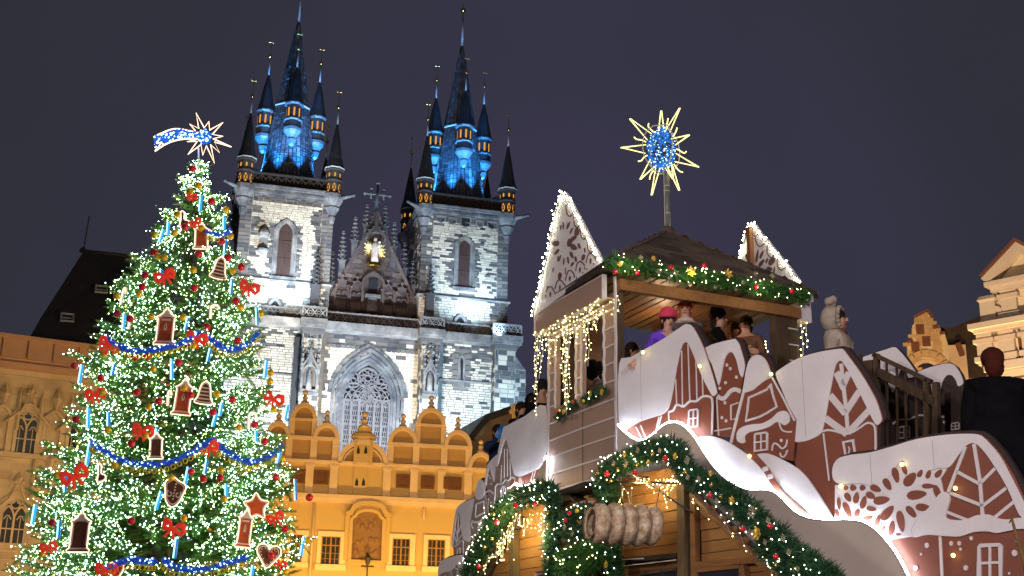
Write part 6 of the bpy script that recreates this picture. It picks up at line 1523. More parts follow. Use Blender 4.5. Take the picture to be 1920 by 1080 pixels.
ic2 = thing('icicle_lights', 'short icicle lights hanging at the far right corner of the tower', 'string lights', LW.M); m = MB(); pts = []
for (u, v0, v1) in ((1500, 600, 690), (1506, 560, 650), (1448, 625, 680), (1436, 640, 690)):
    a = fq(u, v0); b = fq(u, v1); yy = 0.02 if u > 1480 else -DEP+0.2
    if u < 1480: a = FW.q(u, v0, DEP-0.2); b = FW.q(u, v1, DEP-0.2)
    m.tube([(yy, a[0], a[1]), (yy, a[0]+0.01, (a[1]+b[1])/2), (yy, a[0], b[1])], 0.004, 3)
    for i in range(9): pts.append(Vector((yy, a[0]+rtp.uniform(-0.03, 0.03), a[1]+(b[1]-a[1])*i/8)))
m.build('wire', M_WIRE, ic2); bulbs('bulbs', pts, 0.013, LB_Y, ic2)

# ---- gingerbread stair cladding: cut-out houses
def G4(x, y, o=0.0): return gq(*z4r(x, y), o)
def G6(x, y, o=0.0): return gq(*z6r(x, y), o)
def G7(x, y, o=0.0): return gq(*z7r(x, y), o)
def cut(fr, conv, outline, o, name, label, depth=0.10, base=M_GING, grp='cut-out gingerbread houses on the right stair'):
    P = [conv(*p, o) for p in outline]; t = thing(name, label, 'panel', fr.M, grp); m = MB(); m.prism(P, o, o+0.02); m.build('board', base, t)
    m = MB(); cx_ = sum(p[0] for p in P)/len(P); cz_ = sum(p[1] for p in P)/len(P)
    m.prism([(p[0]+0.03, p[1]+0.03) for p in P], o+0.025, o+depth); m.build('backing', M_EDGE, t); return t
def shape(t, conv, pts, o, lift=0.014, m_=None, name='snow', sm=3): 
    P = [conv(*p, o) for p in pts]
    if sm: P = smooth_pts(P, sm, True)
    b = MB(); b.prism(P, o-lift, o); return b.build(name, m_ or M_SNOW, t)
def line(t, conv, pts, w, o, lift=0.011, name='icing_line', sm=0, closed=False, k=None):
    P = [conv(*p, o) for p in pts]
    if sm: P = smooth_pts(P, sm, closed)
    a, b_ = conv(pts[0][0], pts[0][1], o), conv(pts[0][0], pts[0][1]+10, o); s = abs(a[1]-b_[1])/10
    b = MB(); b.ribbon(P, w*s, o-lift, o, closed); return b.build(name, M_ICING, t)
def dots(t, conv, L, o, name='icing_dot'):
    for x, y, r in L:
        c = conv(x, y, o); e_ = conv(x, y+r, o); rr = abs(c[1]-e_[1]); b = MB(); b.prism([(c[0]+rr*0.85*math.cos(i*math.pi/5), c[1]+rr*math.sin(i*math.pi/5)) for i in range(10)], o-0.014, o); b.build(name, M_ICING, t)
def sq_window(t, conv, x0, y0, x1, y1, o, w=9, slope=-0.13):
    d = (x1-x0)*slope; P = [(x0, y1), (x0, y0+6), (x0+6, y0), (x1-6, y0+d), (x1, y0+d+6), (x1, y1+d)]
    b = line(t, conv, P, w, o, 0.018, 'icing_window', 0, True)
    line(b, conv, [((x0+x1)/2, y0+d/2), ((x0+x1)/2, y1+d/2)], w*0.8, o, 0.016, 'cross_bar'); line(b, conv, [(x0, (y0+y1)/2), (x1, (y0+y1)/2+d)], w*0.8, o, 0.017, 'cross_bar')
LEDP4 = [(60,735),(90,765),(120,792),(150,815),(185,832),(215,832),(245,822),(280,798),(310,772),(345,740),(380,722),(420,716),(455,725),(490,748),(525,785),(555,822),(600,890),(650,955),(700,1010),(750,1058)]
# house 1
h1 = cut(GW, G4, [(72,345),(150,300),(350,188),(480,100),(512,93),(548,115),(615,250),(692,500),(690,540),(668,560),(665,800),(600,900),(555,830)]+LEDP4[14::-1], 0.0, 'gingerbread_house', 'tall gingerbread house cut-out with striped gable, nearest the tower corner')
shape(h1, G4, [(74,347),(150,302),(350,190),(480,103),(512,97),(543,117),(610,250),(688,502),(686,535),(668,548),(652,530),(600,430),(560,330),(525,245),(505,212),(488,210),(468,240),(440,360),(420,480),(402,570),(382,630),(350,663),(280,685),(200,713),(140,748),(115,764),(74,735)], 0.0)
for P in ([(430,440),(437,615)],[(468,262),(473,612)],[(508,220),(520,582)],[(558,320),(565,575)],[(598,420),(603,550)],[(340,672),(318,755)],[(325,680),(306,762)],[(180,745),(214,815)],[(208,735),(238,806)],[(385,650),(387,705)]): line(h1, G4, P, 7, 0.0)
line(h1, G4, [(385,650),(415,640),(430,610),(450,605),(480,615),(520,582),(560,582),(600,552),(640,552),(662,575),(663,680),(660,795)], 13, 0.0, 0.013, sm=3)
sq_window(h1, G4, 515, 640, 572, 748, 0.0)
# house 2
h2 = cut(GW, G4, [(612,245),(790,188),(818,196),(838,225),(872,350),(862,420),(840,520),(790,810),(665,800),(668,560),(692,500)], 0.025, 'gingerbread_house', 'narrow gingerbread house cut-out with white dots, second from the tower corner')
shape(h2, G4, [(615,247),(790,191),(815,198),(835,227),(869,350),(860,418),(849,428),(835,400),(815,320),(792,276),(765,276),(740,320),(720,420),(706,478),(698,470),(660,345)], 0.025)
line(h2, G4, [(695,550),(712,562),(735,565),(755,548),(775,522),(800,508),(825,512),(845,522)], 26, 0.025, 0.016, sm=3)
dots(h2, G4, [(755,353,11),(776,376,11),(815,430,11),(747,465,11),(710,500,11),(743,592,11),(724,686,11),(750,706,11)], 0.025)
for P in ([(690,560),(702,800)],[(665,772),(782,752)],[(830,590),(780,608),(780,700),(815,690)]): line(h2, G4, P, 8, 0.025)
# house 3
h3 = cut(GW, G4, [(775,850),(800,740),(860,480),(880,370),(905,310),(945,286),(985,298),(1018,343),(1042,430),(1190,700),(1170,960),(1010,925),(890,925),(850,880)], -0.015, 'gingerbread_house', 'gingerbread house cut-out with rope-edged window and curly icing, third from the tower corner')
shape(h3, G4, [(862,480),(880,372),(905,313),(945,289),(983,301),(1013,345),(1036,425),(1000,450),(960,480),(920,512),(880,525),(855,528)], -0.015)
line(h3, G4, [(858,530),(800,760),(780,845)], 20, -0.015); line(h3, G4, [(1040,430),(1110,560),(1182,705)], 12, -0.015)
P = [(893,560),(950,535),(1008,508),(1030,480),(1045,540),(1070,618),(1010,655),(960,682),(875,706),(885,640)]; line(h3, G4, P, 13, -0.015, closed=True)
b = MB()
for (a, c) in zip(P, P[1:]+P[:1]):
    n = int(math.hypot(c[0]-a[0], c[1]-a[1])/11)
    for i in range(n): q = gq(*z4r(a[0]+(c[0]-a[0])*i/n, a[1]+(c[1]-a[1])*i/n), -0.015); b.octa((q[0], -0.028, q[1]), 0.016)
b.build('icing_beads', M_ICING, h3, kind='stuff')
shape(h3, G4, [(820,830),(822,775),(860,742),(920,728),(980,722),(1040,690),(1080,652),(1125,644),(1150,672),(1150,712),(1120,735),(1092,718),(1065,714),(1020,745),(960,765),(900,778),(868,805),(872,838),(850,848)], -0.015, name='icing_scroll')
sq_window(h3, G4, 932, 790, 1010, 898, -0.015, 11)
line(h3, G4, [(1040,895),(1045,860),(1062,848),(1085,865),(1105,882),(1128,862),(1135,825)], 10, -0.015, sm=3); line(h3, G4, [(1090,908),(1100,932),(1122,928),(1138,890)], 10, -0.015, sm=3); dots(h3, G4, [(1098,830,11)], -0.015); line(h3, G4, [(1085,715),(1100,760),(1130,775),(1165,775)], 9, -0.015, sm=3)
# house 4
h4 = cut(GW, G4, [(1062,410),(1100,372),(1200,312),(1330,270),(1470,248),(1498,256),(1524,290),(1605,400),(1700,560),(1740,680),(1738,712),(1705,740),(1700,895),(1640,1000),(1560,1330),(1480,1380),(1300,1250),(1190,990),(1165,840),(1190,720)], 0.01, 'gingerbread_house', 'large gingerbread house cut-out with leaf-pattern gable, between rope window house and snowflake house')
shape(h4, G4, [(1065,412),(1100,375),(1200,315),(1330,273),(1470,251),(1495,260),(1520,292),(1600,402),(1692,560),(1733,680),(1733,708),(1710,733),(1688,715),(1640,620),(1560,460),(1512,370),(1480,328),(1455,337),(1436,385),(1402,560),(1372,720),(1350,785),(1290,820),(1230,838),(1180,836),(1163,800),(1176,760),(1190,720),(1142,600),(1100,500)], 0.01)
line(h4, G4, [(1478,345),(1490,470),(1508,620),(1520,780)], 26, 0.01)
for P in ([(1448,400),(1495,500)],[(1528,400),(1490,480)],[(1408,545),(1505,660)],[(1592,520),(1508,650)],[(1378,690),(1515,790)],[(1655,640),(1525,780)]): line(h4, G4, P, 44, 0.01, 0.012, 'icing_leaf')
line(h4, G4, [(1352,775),(1400,765),(1455,775),(1500,790),(1545,782),(1600,750),(1640,722),(1672,724),(1693,750),(1697,820),(1698,890)], 13, 0.01, 0.017, sm=3); line(h4, G4, [(1365,785),(1385,950),(1402,1085)], 10, 0.01)
line(h4, G4, [(1505,920),(1490,842),(1552,830),(1566,915)], 14, 0.01); line(h4, G4, [(1524,915),(1530,885),(1524,870)], 8, 0.01)
# snow drifts
LED7 = [(870,0),(905,18),(935,50),(965,85),(990,110),(1015,150),(1040,192),(1075,240),(1110,288),(1155,335),(1200,372),(1250,402),(1300,424),(1340,436),(1380,440),(1430,436),(1480,440),(1515,452),(1545,470),(1580,505),(1620,548),(1660,585),(1700,610),(1750,630),(1800,640),(1860,645),(1925,646)]
d1 = thing('snow_drift_panel', 'glowing white snow drift cut-out along the light strip, below the rope-window house', 'panel', GW.M, 'snow drift boards'); o = -0.035
P = [G7(*p, o) for p in [(985,85),(1040,68),(1110,70),(1200,105),(1330,190),(1440,290),(1500,365),(1545,440),(1560,480)]]; P = smooth_pts(P, 3)+[G7(*p, o) for p in LED7[18:3:-1]]
m = MB(); m.prism(P, o-0.02, o+0.02); m.build('board', M_SNOW, d1)
d2 = thing('snow_drift_panel', 'glowing white snow drift cut-out along the light strip, below the leaf-gable house', 'panel', GW.M, 'snow drift boards')
P = smooth_pts([G7(*p, o) for p in [(1405,192),(1450,185),(1500,193),(1620,250),(1720,320),(1810,440),(1880,550),(1925,630),(1935,650)]], 3)+[G7(*p, o) for p in [(1860,645),(1800,640),(1740,625),(1700,610),(1660,560),(1600,470),(1540,380),(1480,300)]]
m = MB(); m.prism(P, o-0.01, o+0.02); m.build('board', M_SNOW, d2)
P = [G7(*p, o) for p in [(1375,200),(1420,240),(1480,310),(1530,400),(1580,470),(1660,545),(1760,630)]]; m = MB(); m.ribbon(smooth_pts(P, 3), 0.075, o-0.03, o-0.022); w = m.build('brown_stripe', M_GING, d1)
for a, b_ in (((1455,300),(1490,290)),((1490,352),(1525,340))): m = MB(); m.ribbon([G7(*a, o), G7(*b_, o)], 0.05, o-0.042, o-0.03); m.build('white_bar', M_ICING, w)
# house 5, the big snowflake house
o5 = -0.03
h5 = cut(GW, G6, [(192,540),(192,470),(200,420),(230,378),(300,357),(420,342),(550,307),(700,262),(880,236),(1010,230),(1075,236),(1120,268),(1200,360),(1275,480),(1340,620),(1480,900),(1480,1150),(680,1150),(640,1080),(590,980),(530,890),(470,820),(400,770),(330,745),(210,742)], o5, 'gingerbread_house', 'biggest gingerbread house cut-out with snowflake roof and tree-line gable at the lower right')
shape(h5, G6, [(195,470),(202,422),(232,381),(300,360),(420,345),(550,310),(700,265),(880,239),(1010,234),(1070,240),(1112,270),(1190,360),(1262,490),(1345,655),(1440,850),(1390,850),(1330,740),(1300,700),(1240,560),(1170,440),(1100,340),(1050,293),(1015,292),(985,312),(955,350),(920,400),(885,436),(820,438),(770,460),(710,465),(670,445),(630,402),(600,397),(560,450),(520,510),(470,546),(420,544),(370,530),(300,532),(240,532),(205,510)], o5)
shape(h5, G6, [(212,560),(212,540),(300,535),(370,532),(420,546),(470,548),(522,512),(562,452),(600,400),(632,404),(672,448),(710,468),(770,463),(820,441),(880,440),(862,470),(840,500),(850,540),(858,585),(830,600),(770,680),(700,735),(662,790),(655,832),(600,850),(530,872),(470,815),(400,768),(330,742),(212,738)], o5, 0.012, M_SNOW, 'snowflake_field', 0)
fl = [(575,480,95,40,75),(660,505,100,58,-50),(700,597,120,55,-8),(490,630,100,50,-10),(525,705,110,50,-50),(605,755,130,45,80),(668,700,90,40,50),(738,672,90,45,5),(525,535,80,40,60),(455,560,70,40,25),(425,602,60,40,30),(430,680,60,30,10),(378,555,35,35,0),(322,555,38,38,0),(278,555,28,30,0),(290,612,60,35,60),(340,615,70,35,-80),(383,642,80,35,-75),(237,650,75,22,85),(288,690,110,35,65),(345,705,50,30,-70),(400,740,80,30,-20),(465,755,80,28,-70),(550,795,90,35,-80),(720,470,50,28,-60),(770,475,55,28,-70),(830,470,60,32,-50),(770,545,80,30,0),(825,590,110,38,70),(500,800,40,20,-70),(226,705,50,22,75),(628,450,60,28,70),(590,832,30,14,0)]
for (x, y, a, b_, ang) in fl:
    P = []
    for i in range(12): th = i*math.pi/6; u, v = a/2*math.cos(th), b_/2*math.sin(th)*(1-0.25*math.cos(th)); P.append((x+u*math.cos(R(ang))-v*math.sin(R(ang)), y+u*math.sin(R(ang))+v*math.cos(R(ang))))
    P = [G6(*p, o5) for p in P]; b = MB(); b.prism(P, o5-0.019, o5-0.012); b.build('snowflake_petal', M_GING, h5)
shape(h5, G6, [(655,838),(650,800),(668,755),(700,730),(770,680),(830,602),(858,582),(885,586),(900,628),(880,700),(882,738),(960,750),(1010,740),(1060,720),(1130,715),(1180,735),(1240,745),(1330,735),(1400,760),(1400,810),(1330,800),(1250,812),(1180,825),(1120,815),(1040,820),(960,845),(870,843),(760,835),(690,850)], o5, 0.03, name='lower_snow')
line(h5, G6, [(668,848),(662,800),(690,745)], 6, o5-0.03, 0.004)
for P, w in (([(988,310),(935,450),(885,580)],20),([(1038,293),(1055,400),(1075,520),(1090,722)],22),([(935,458),(1072,532)],20),([(1165,440),(1077,528)],20),([(895,585),(1090,662)],20),([(1230,558),(1092,662)],20),([(880,700),(1005,750)],18),([(1275,640),(1165,730)],20)): line(h5, G6, P, w, o5, 0.013, 'icing_branch')
line(h5, G6, [(836,843),(842,960),(850,1120)], 18, o5); line(h5, G6, [(520,862),(590,850),(665,838)], 16, o5, 0.033)
dots(h5, G6, [(758,898,16),(724,950,8),(692,1032,16),(903,886,14),(951,886,14),(959,921,10),(1022,856,13),(990,1032,17),(1280,944,20),(1248,1065,8),(1295,875,8)], o5)
sq_window(h5, G6, 1070, 900, 1198, 1110, o5, 20, -0.05)
# board seams on the big panels
for (t_, o_, xs, y0_, y1_, cv) in ((h1, 0.0, (210,), 270, 640, G4), (h4, 0.01, (1230,), 310, 810, G4), (h5, -0.03, (420, 790), 350, 520, G6)):
    for x_ in xs:
        if cv is G6: y0_ = 345 if x_ == 420 else 262; y1_ = 540 if x_ == 420 else 440
        elif t_ is h1: y0_ = 268 if x_ == 210 else 170; y1_ = 712 if x_ == 210 else 632
        a = cv(x_, y0_, o_); b_ = cv(x_, y1_, o_); m = MB(); m.box(a[0]-0.0018, a[0]+0.0018, o_-0.0155, o_-0.0145, b_[1], a[1]-0.02); m.build('board_seam', M_GING_DIM, t_)
# small bulbs dotted over the cladding
bp_ = [z4r(222,272), z4r(580,360), z4r(1032,410), z4r(397,720), z4r(895,928), z4r(1860,980), z6r(607,415), z6r(243,545), z6r(925,557), z6r(912,957)]
bt = thing('cladding_bulbs', 'ten round yellow bulbs dotted over the gingerbread cut-outs', 'string lights', GW.M)
for p in bp_: c = gq(*p, -0.08); m = MB(); m.ball((c[0], -0.08, c[1]), 0.022, 8, 6); m.build('bulb', glow('mellow_yellow_bulb', (1.0, 0.86, 0.25), 5.0) if 'mellow_yellow_bulb' not in bpy.data.materials else bpy.data.materials['mellow_yellow_bulb'], bt)
# board below the strip and the strip itself
LEDG = [G4(*p, -0.12) for p in LEDP4[:16]]+[G7(*p, -0.12) for p in LED7[4:-1]]+[G6(*p, -0.12) for p in [(60,742),(120,745),(200,746),(270,744),(330,748),(370,757),(400,770),(436,792),(470,822),(500,855),(530,892),(562,935),(590,982),(618,1035),(640,1080),(680,1160)]]
LEDG = [LEDG[0]]+[q for p, q in zip(LEDG, LEDG[1:]) if q[0] > p[0]+0.004]
ws = thing('wave_board', 'plain beige wave-topped board under the white light strip', 'panel', GW.M)
m = MB(); m.prism([(LEDG[0][0], 0.3)]+LEDG+[(LEDG[-1][0], 0.3)], -0.13, -0.115); m.build('board', M_BEIGE, ws)
st_ = thing('light_strip', 'bright white wavy light strip running down the right stair cladding', 'light strip', GW.M)
m = MB(); m.tube([Vector((p[0], -0.105, p[1]+0.014)) for p in LEDG], 0.013, 6); m.build('strip', LED, st_)
m = MB(); m.tube([Vector((p[0], -0.135, p[1]-0.006)) for p in LEDG], 0.006, 4); m.build('holder', M_WIRE, st_)

# ---- cladding on the far side of the stair, railing, steps
OB = 1.35
B5 = lambda x, y, o=OB: gq(*z5r(x, y), o)
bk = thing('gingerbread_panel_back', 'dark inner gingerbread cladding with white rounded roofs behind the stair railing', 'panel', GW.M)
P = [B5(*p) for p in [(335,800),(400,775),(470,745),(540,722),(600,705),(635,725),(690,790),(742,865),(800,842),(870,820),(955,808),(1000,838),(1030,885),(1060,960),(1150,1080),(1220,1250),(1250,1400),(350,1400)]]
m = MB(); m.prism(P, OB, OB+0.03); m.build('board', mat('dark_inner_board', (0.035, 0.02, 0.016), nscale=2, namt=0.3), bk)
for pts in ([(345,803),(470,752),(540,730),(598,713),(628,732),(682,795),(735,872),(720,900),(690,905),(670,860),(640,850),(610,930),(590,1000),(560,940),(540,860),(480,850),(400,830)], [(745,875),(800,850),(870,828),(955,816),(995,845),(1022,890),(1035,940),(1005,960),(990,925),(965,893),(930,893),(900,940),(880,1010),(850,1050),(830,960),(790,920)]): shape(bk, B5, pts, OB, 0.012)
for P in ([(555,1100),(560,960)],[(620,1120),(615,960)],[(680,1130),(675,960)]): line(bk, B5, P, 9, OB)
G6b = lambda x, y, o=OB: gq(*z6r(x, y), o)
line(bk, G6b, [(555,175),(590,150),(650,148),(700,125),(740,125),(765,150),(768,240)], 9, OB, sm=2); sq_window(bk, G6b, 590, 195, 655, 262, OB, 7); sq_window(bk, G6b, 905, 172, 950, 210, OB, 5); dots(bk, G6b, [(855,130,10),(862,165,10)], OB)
RL = 0.95
rr_ = thing('stair_railing', 'dark brown wooden stair railing in front of the far cladding', 'railing', GW.M)
H5 = lambda x, y: gq(*z5r(x, y), RL)
def rbar(a, b_, w, name, d=0.04): m = MB(); m.ribbon([H5(*a), H5(*b_)], w, RL-d, RL+d); m.build(name, M_TIMBER, rr_)
rbar((468,760), (830,930), 0.05, 'rail'); rbar((500,872), (860,1060), 0.10, 'rail'); 
for x, y0, y1, w in ((485,755,1500,0.05),(372,757,1300,0.06),(803,915,1500,0.055),(862,935,1500,0.06),(430,800,1300,0.16)): rbar((x, y0), (x+8, y1), w, 'post')
for x in (548,612,668,735): rbar((x, 790+(x-548)*0.5), (x+6, 1400), 0.018, 'baluster', 0.015)
sc_ = thing('staircase', 'dark wooden stair behind the gingerbread cladding', 'staircase', GW.M)
zst0 = zFL; xs0 = 0.9
for i in range(14):
    m = MB(); x0_ = xs0+i*0.28; z0_ = zst0-0.16*(i+1); m.box(x0_, x0_+0.30, 0.15, OB-0.05, z0_-0.05, z0_); m.build('step', M_TIMBER, sc_)
m = MB(); m.box(-0.2, xs0, 0.2, OB+0.6, zst0-0.1, zst0); m.build('landing', M_TIMBER, sc_)
m = MB(); m.box(1.0, 1.06, 0.2, 0.26, 0, zst0-0.3); m.box(3.6, 3.66, 0.2, 0.26, 0, zst0-1.9); m.build('strut', M_TIMBER, sc_)

# ---- left stair cladding (same houses at a glancing angle, dim light put into their colour)
L5 = lambda x, y, o=0.0: lq(*zl(x, y), o)
GRPL = 'cut-out gingerbread houses on the left stair'
a1 = cut(LW, L5, [(668,33),(540,98),(425,158),(405,178),(380,290),(358,400),(352,640),(400,600),(425,600),(436,560),(450,540),(480,520),(515,535),(560,525),(600,490),(635,420),(668,352)], 0.0, 'gingerbread_house', 'dim-lit grey-white gingerbread house cut-out with striped gable, left of the tower wall', base=M_GING_DIM, grp=GRPL)
shape(a1, L5, [(667,36),(540,101),(425,161),(407,180),(382,292),(362,402),(376,390),(400,290),(415,250),(425,244),(436,270),(450,340),(468,430),(482,462),(520,465),(580,440),(625,418),(667,345)], 0.0)
shape(a1, L5, [(440,540),(450,500),(480,478),(530,468),(590,444),(628,424),(600,490),(560,522),(515,532),(480,518)], 0.0, 0.006, M_GING, 'brown_wall', 0)
for P in ([(413,300),(412,480)],[(430,300),(432,470)],[(447,360),(450,470)],[(395,400),(392,510)],[(515,470),(520,525)],[(505,475),(508,525)],[(605,435),(590,490)],[(590,442),(575,500)],[(478,480),(478,525)]): line(a1, L5, P, 4, 0.0)
line(a1, L5, [(358,530),(375,515),(400,515),(420,490),(440,495),(455,475),(476,480)], 8, 0.0, 0.012, sm=3); line(a1, L5, [(358,530),(352,640)], 8, 0.0, 0.012)
P = [(393,612),(394,550),(402,530),(412,530),(420,548),(420,600)]; line(a1, L5, P, 6, 0.0, 0.014, closed=True); line(a1, L5, [(407,532),(407,608)], 4, 0); line(a1, L5, [(394,572),(420,568)], 4, 0)
a2 = cut(LW, L5, [(378,330),(330,368),(305,410),(290,520),(296,600),(318,730),(352,690),(358,400),(372,345)], 0.02, 'gingerbread_house', 'slim dim-lit taupe gingerbread house cut-out with dots on the left stair', base=M_GING_DIM, grp=GRPL)
shape(a2, L5, [(376,334),(332,372),(308,412),(293,520),(300,548),(308,470),(318,425),(326,425),(340,470),(348,500),(354,480),(360,400)], 0.02)
dots(a2, L5, [(318,465,4),(326,478,4),(332,515,5),(310,590,4),(330,630,4),(318,660,4)], 0.02); line(a2, L5, [(298,572),(320,555),(345,572)], 10, 0.02, sm=3); line(a2, L5, [(300,640),(302,610),(316,606),(318,650)], 4, 0.02)
a3 = cut(LW, L5, [(265,488),(248,505),(236,570),(212,700),(203,760),(208,900),(222,985),(262,890),(330,760),(318,730),(296,600),(285,520),(278,495)], -0.012, 'gingerbread_house', 'dim-lit taupe gingerbread house cut-out with rope window and curl on the left stair', base=M_GING_DIM, grp=GRPL)
shape(a3, L5, [(265,490),(250,507),(238,570),(242,605),(262,612),(285,590),(294,565),(284,520),(277,498)], -0.012)
P = [(240,640),(286,622),(290,690),(235,720)]; line(a3, L5, P, 6, -0.012, closed=True); line(a3, L5, [(215,745),(230,750),(260,748),(290,720),(304,715),(308,745),(300,765)], 13, -0.012, sm=3); line(a3, L5, [(215,745),(210,770),(222,785)], 9, -0.012, sm=2)
P = [(252,830),(252,780),(262,768),(276,768),(278,820)]; line(a3, L5, P, 5, -0.012, 0.014, closed=True); line(a3, L5, [(265,770),(265,828)], 4, -0.012); line(a3, L5, [(252,800),(278,795)], 4, -0.012); line(a3, L5, [(240,830),(222,835),(222,855),(240,860),(238,880),(220,885)], 6, -0.012, sm=2)
a4 = cut(LW, L5, [(236,600),(180,620),(128,650),(108,720),(88,880),(98,910),(100,960),(150,955),(162,1010),(185,1060),(222,985),(208,860),(203,760),(225,650)], 0.01, 'gingerbread_house', 'dim-lit taupe gingerbread house cut-out with leaf-pattern gable on the left stair', base=M_GING_DIM, grp=GRPL)
shape(a4, L5, [(234,603),(180,624),(130,653),(110,722),(91,880),(98,885),(110,790),(125,700),(140,705),(150,790),(162,850),(185,868),(205,858),(206,760),(224,655)], 0.01)
line(a4, L5, [(130,710),(128,800),(118,890)], 8, 0.01); 
for P in ([(112,790),(124,830)],[(145,770),(130,810)],[(108,840),(120,880)],[(152,830),(125,870)]): line(a4, L5, P, 10, 0.01)
line(a4, L5, [(92,890),(118,900),(140,870),(160,862)], 6, 0.01, sm=2); line(a4, L5, [(160,862),(162,1000)], 5, 0.01); line(a4, L5, [(124,945),(126,915),(140,910),(142,945)], 5, 0.01)
a5 = cut(LW, L5, [(150,948),(60,970),(22,990),(8,1030),(5,1110),(180,1110),(168,1050),(162,1000)], -0.02, 'gingerbread_house', 'dim-lit pale gingerbread house cut-out with snowflake icing at the foot of the left stair', base=M_GING_DIM, grp=GRPL)
shape(a5, L5, [(149,951),(60,973),(25,993),(11,1030),(9,1080),(40,1060),(90,1050),(120,1010),(140,1040),(160,1050),(160,1000)], -0.02)
for P in ([(60,1110),(90,1060),(100,1110)],[(90,1060),(70,1050)],[(120,1110),(125,1040),(150,1110)],[(125,1040),(110,1030)],[(40,1110),(50,1075)]): line(a5, L5, P, 6, -0.02)
LL = [(668,352),(652,385),(635,422),(618,460),(600,490),(580,512),(560,524),(535,532),(510,534),(480,519),(455,535),(440,552),(432,575),(425,600),(400,650),(370,700),(330,770),(300,815),(262,880),(230,940),(205,1000),(185,1060),(175,1110)]
LP = smooth_pts([L5(*p, -0.10) for p in LL], 2)
wb = thing('wave_board', 'beige wave-topped board under the left light strip', 'panel', LW.M)
m = MB(); m.prism([(LP[0][0], 0.3)]+[p for p in LP]+[(LP[-1][0], 0.3)], -0.11, -0.1); m.build('board', M_BEIGE, wb)
sd = thing('snow_drift_panel', 'white snow drift cut-out behind the left garland', 'panel', LW.M, 'snow drift boards')
m = MB(); m.prism([L5(*p, -0.03) for p in [(330,770),(300,790),(262,850),(230,900),(205,960),(190,1040),(185,1060),(230,940),(262,880)]][:9], -0.05, -0.03); m.build('board', M_SNOW, sd)
ls = thing('light_strip', 'bright white wavy light strip on the left stair cladding', 'light strip', LW.M); m = MB(); m.tube([Vector((p[0], -0.085, p[1]+0.014)) for p in LP], 0.012, 6); m.build('strip', LED, ls)
m = MB(); m.tube([(lq(1028, 858)[0], -0.06, lq(1028, 860)[1]), (lq(1028, 858)[0], -0.06, lq(1028, 950)[1])], 0.008, 5); m.build('corner_glow', LED, ls)
# ================================================================ garlands, chalet fronts, hanging sign
def needle_mass(path, rad_, n, par, m_, ln=0.10, name='needles'):
    "blades sprouting from a path of local points, radius rad_"
    V = []; F = []; P = [Vector(p) for p in path]
    cum = [0]
    for a, b in zip(P, P[1:]): cum.append(cum[-1]+(b-a).length)
    for i in range(n):
        s = rtp.random()*cum[-1]; j = 0
        while j < len(cum)-2 and cum[j+1] < s: j += 1
        c = P[j].lerp(P[j+1], (s-cum[j])/max(1e-6, cum[j+1]-cum[j])); u = Vector((rtp.gauss(0, 1), rtp.gauss(0, 1), rtp.gauss(0, 1))).normalized()
        lump = 0.75+0.4*mnoise.noise(c*5.0)+0.15*math.sin(s*23)
        b0 = c+u*(rad_*lump*rtp.uniform(0.15, 0.75)); d = (u+Vector((rtp.gauss(0, 0.5), rtp.gauss(0, 0.5), rtp.gauss(0, 0.5)))).normalized(); l = ln*rtp.uniform(0.6, 1.2); w = d.cross(Vector((rtp.gauss(0, 1), rtp.gauss(0, 1), rtp.gauss(0, 1)))).normalized()*l*0.075
        k = len(V); V += [b0-w, b0+w, b0+d*l]; F.append((k, k+1, k+2))
    me = bpy.data.meshes.new(name); me.from_pydata([tuple(v) for v in V], [], F); me.materials.append(m_); return put(name, me, par, kind='stuff')
def along(P, s01):
    P = [Vector(p) for p in P]; cum = [0]
    for a, b in zip(P, P[1:]): cum.append(cum[-1]+(b-a).length)
    s = s01*cum[-1]; j = 0
    while j < len(cum)-2 and cum[j+1] < s: j += 1
    return P[j].lerp(P[j+1], (s-cum[j])/max(1e-6, cum[j+1]-cum[j]))
def garland(fr, pts, rad_, n, label, green=M_GREEN, nb=60, ln=0.10, out=-1, warm=0.3):
    t = thing('fir_garland', label, 'garland', fr.M, 'fir garlands on the stalls'); P = smooth_pts(pts, 3)
    needle_mass(P, rad_, n, t, green, ln)
    m = MB(); m.tube(P, rad_*0.45, 6); m.build('core', M_GREEN, t)
    A = []; B_ = []
    for i in range(int(nb*0.62)):
        c = along(P, rtp.random()); u = Vector((rtp.uniform(-1, 1), -abs(rtp.gauss(0.6, 0.4)), rtp.uniform(-1, 1))).normalized(); (B_ if rtp.random() < warm else A).append(c+u*rad_*rtp.uniform(0.8, 1.15))
    if A: bulbs('fairy_lights', A, 0.0075, LB_G, t)
    if B_: bulbs('fairy_lights', B_, 0.008, LB_D, t)
    return t
def on(fr, off):
    return lambda px, py: (lambda q: Vector((q[0], off, q[1])))(fr.q(px, py, off))
# chalet front under the wave board
HW_ = Fr(1260, 950, 14.35, -60)
hq = HW_.q; _hi = HW_.M.inverted()
H7 = lambda x, y, o=0.0: hq(*z7r(x, y), o)
ch = thing('market_chalet', 'honey-wood stall front with posts and plank walls under the right garland', 'stall', HW_.M)
PKM = bpy.data.meshes.new('plank'); PKM.from_pydata(sb0.v, [], sb0.f); PKM.materials.append(M_PLANK)
def planks(par, x0, x1, z0, z1, h, y, clip=None, name='plank'):
    z = z0
    while z < z1-0.02:
        a, b = x0, x1
        if clip: a, b = clip(z+h/2, x0, x1)
        if b-a > 0.03: put(name, PKM, par, M=Matrix.Translation((a, y+0.004*((int(z*100)) % 3), z)) @ Matrix.Diagonal((b-a, 0.03, h-0.008, 1)))
        z += h
xA, xB, xC = H7(455, 700)[0], H7(862, 700)[0], H7(1000, 700)[0]
zT_ = H7(700, 300)[1]; zLo = H7(700, 1100)[1]
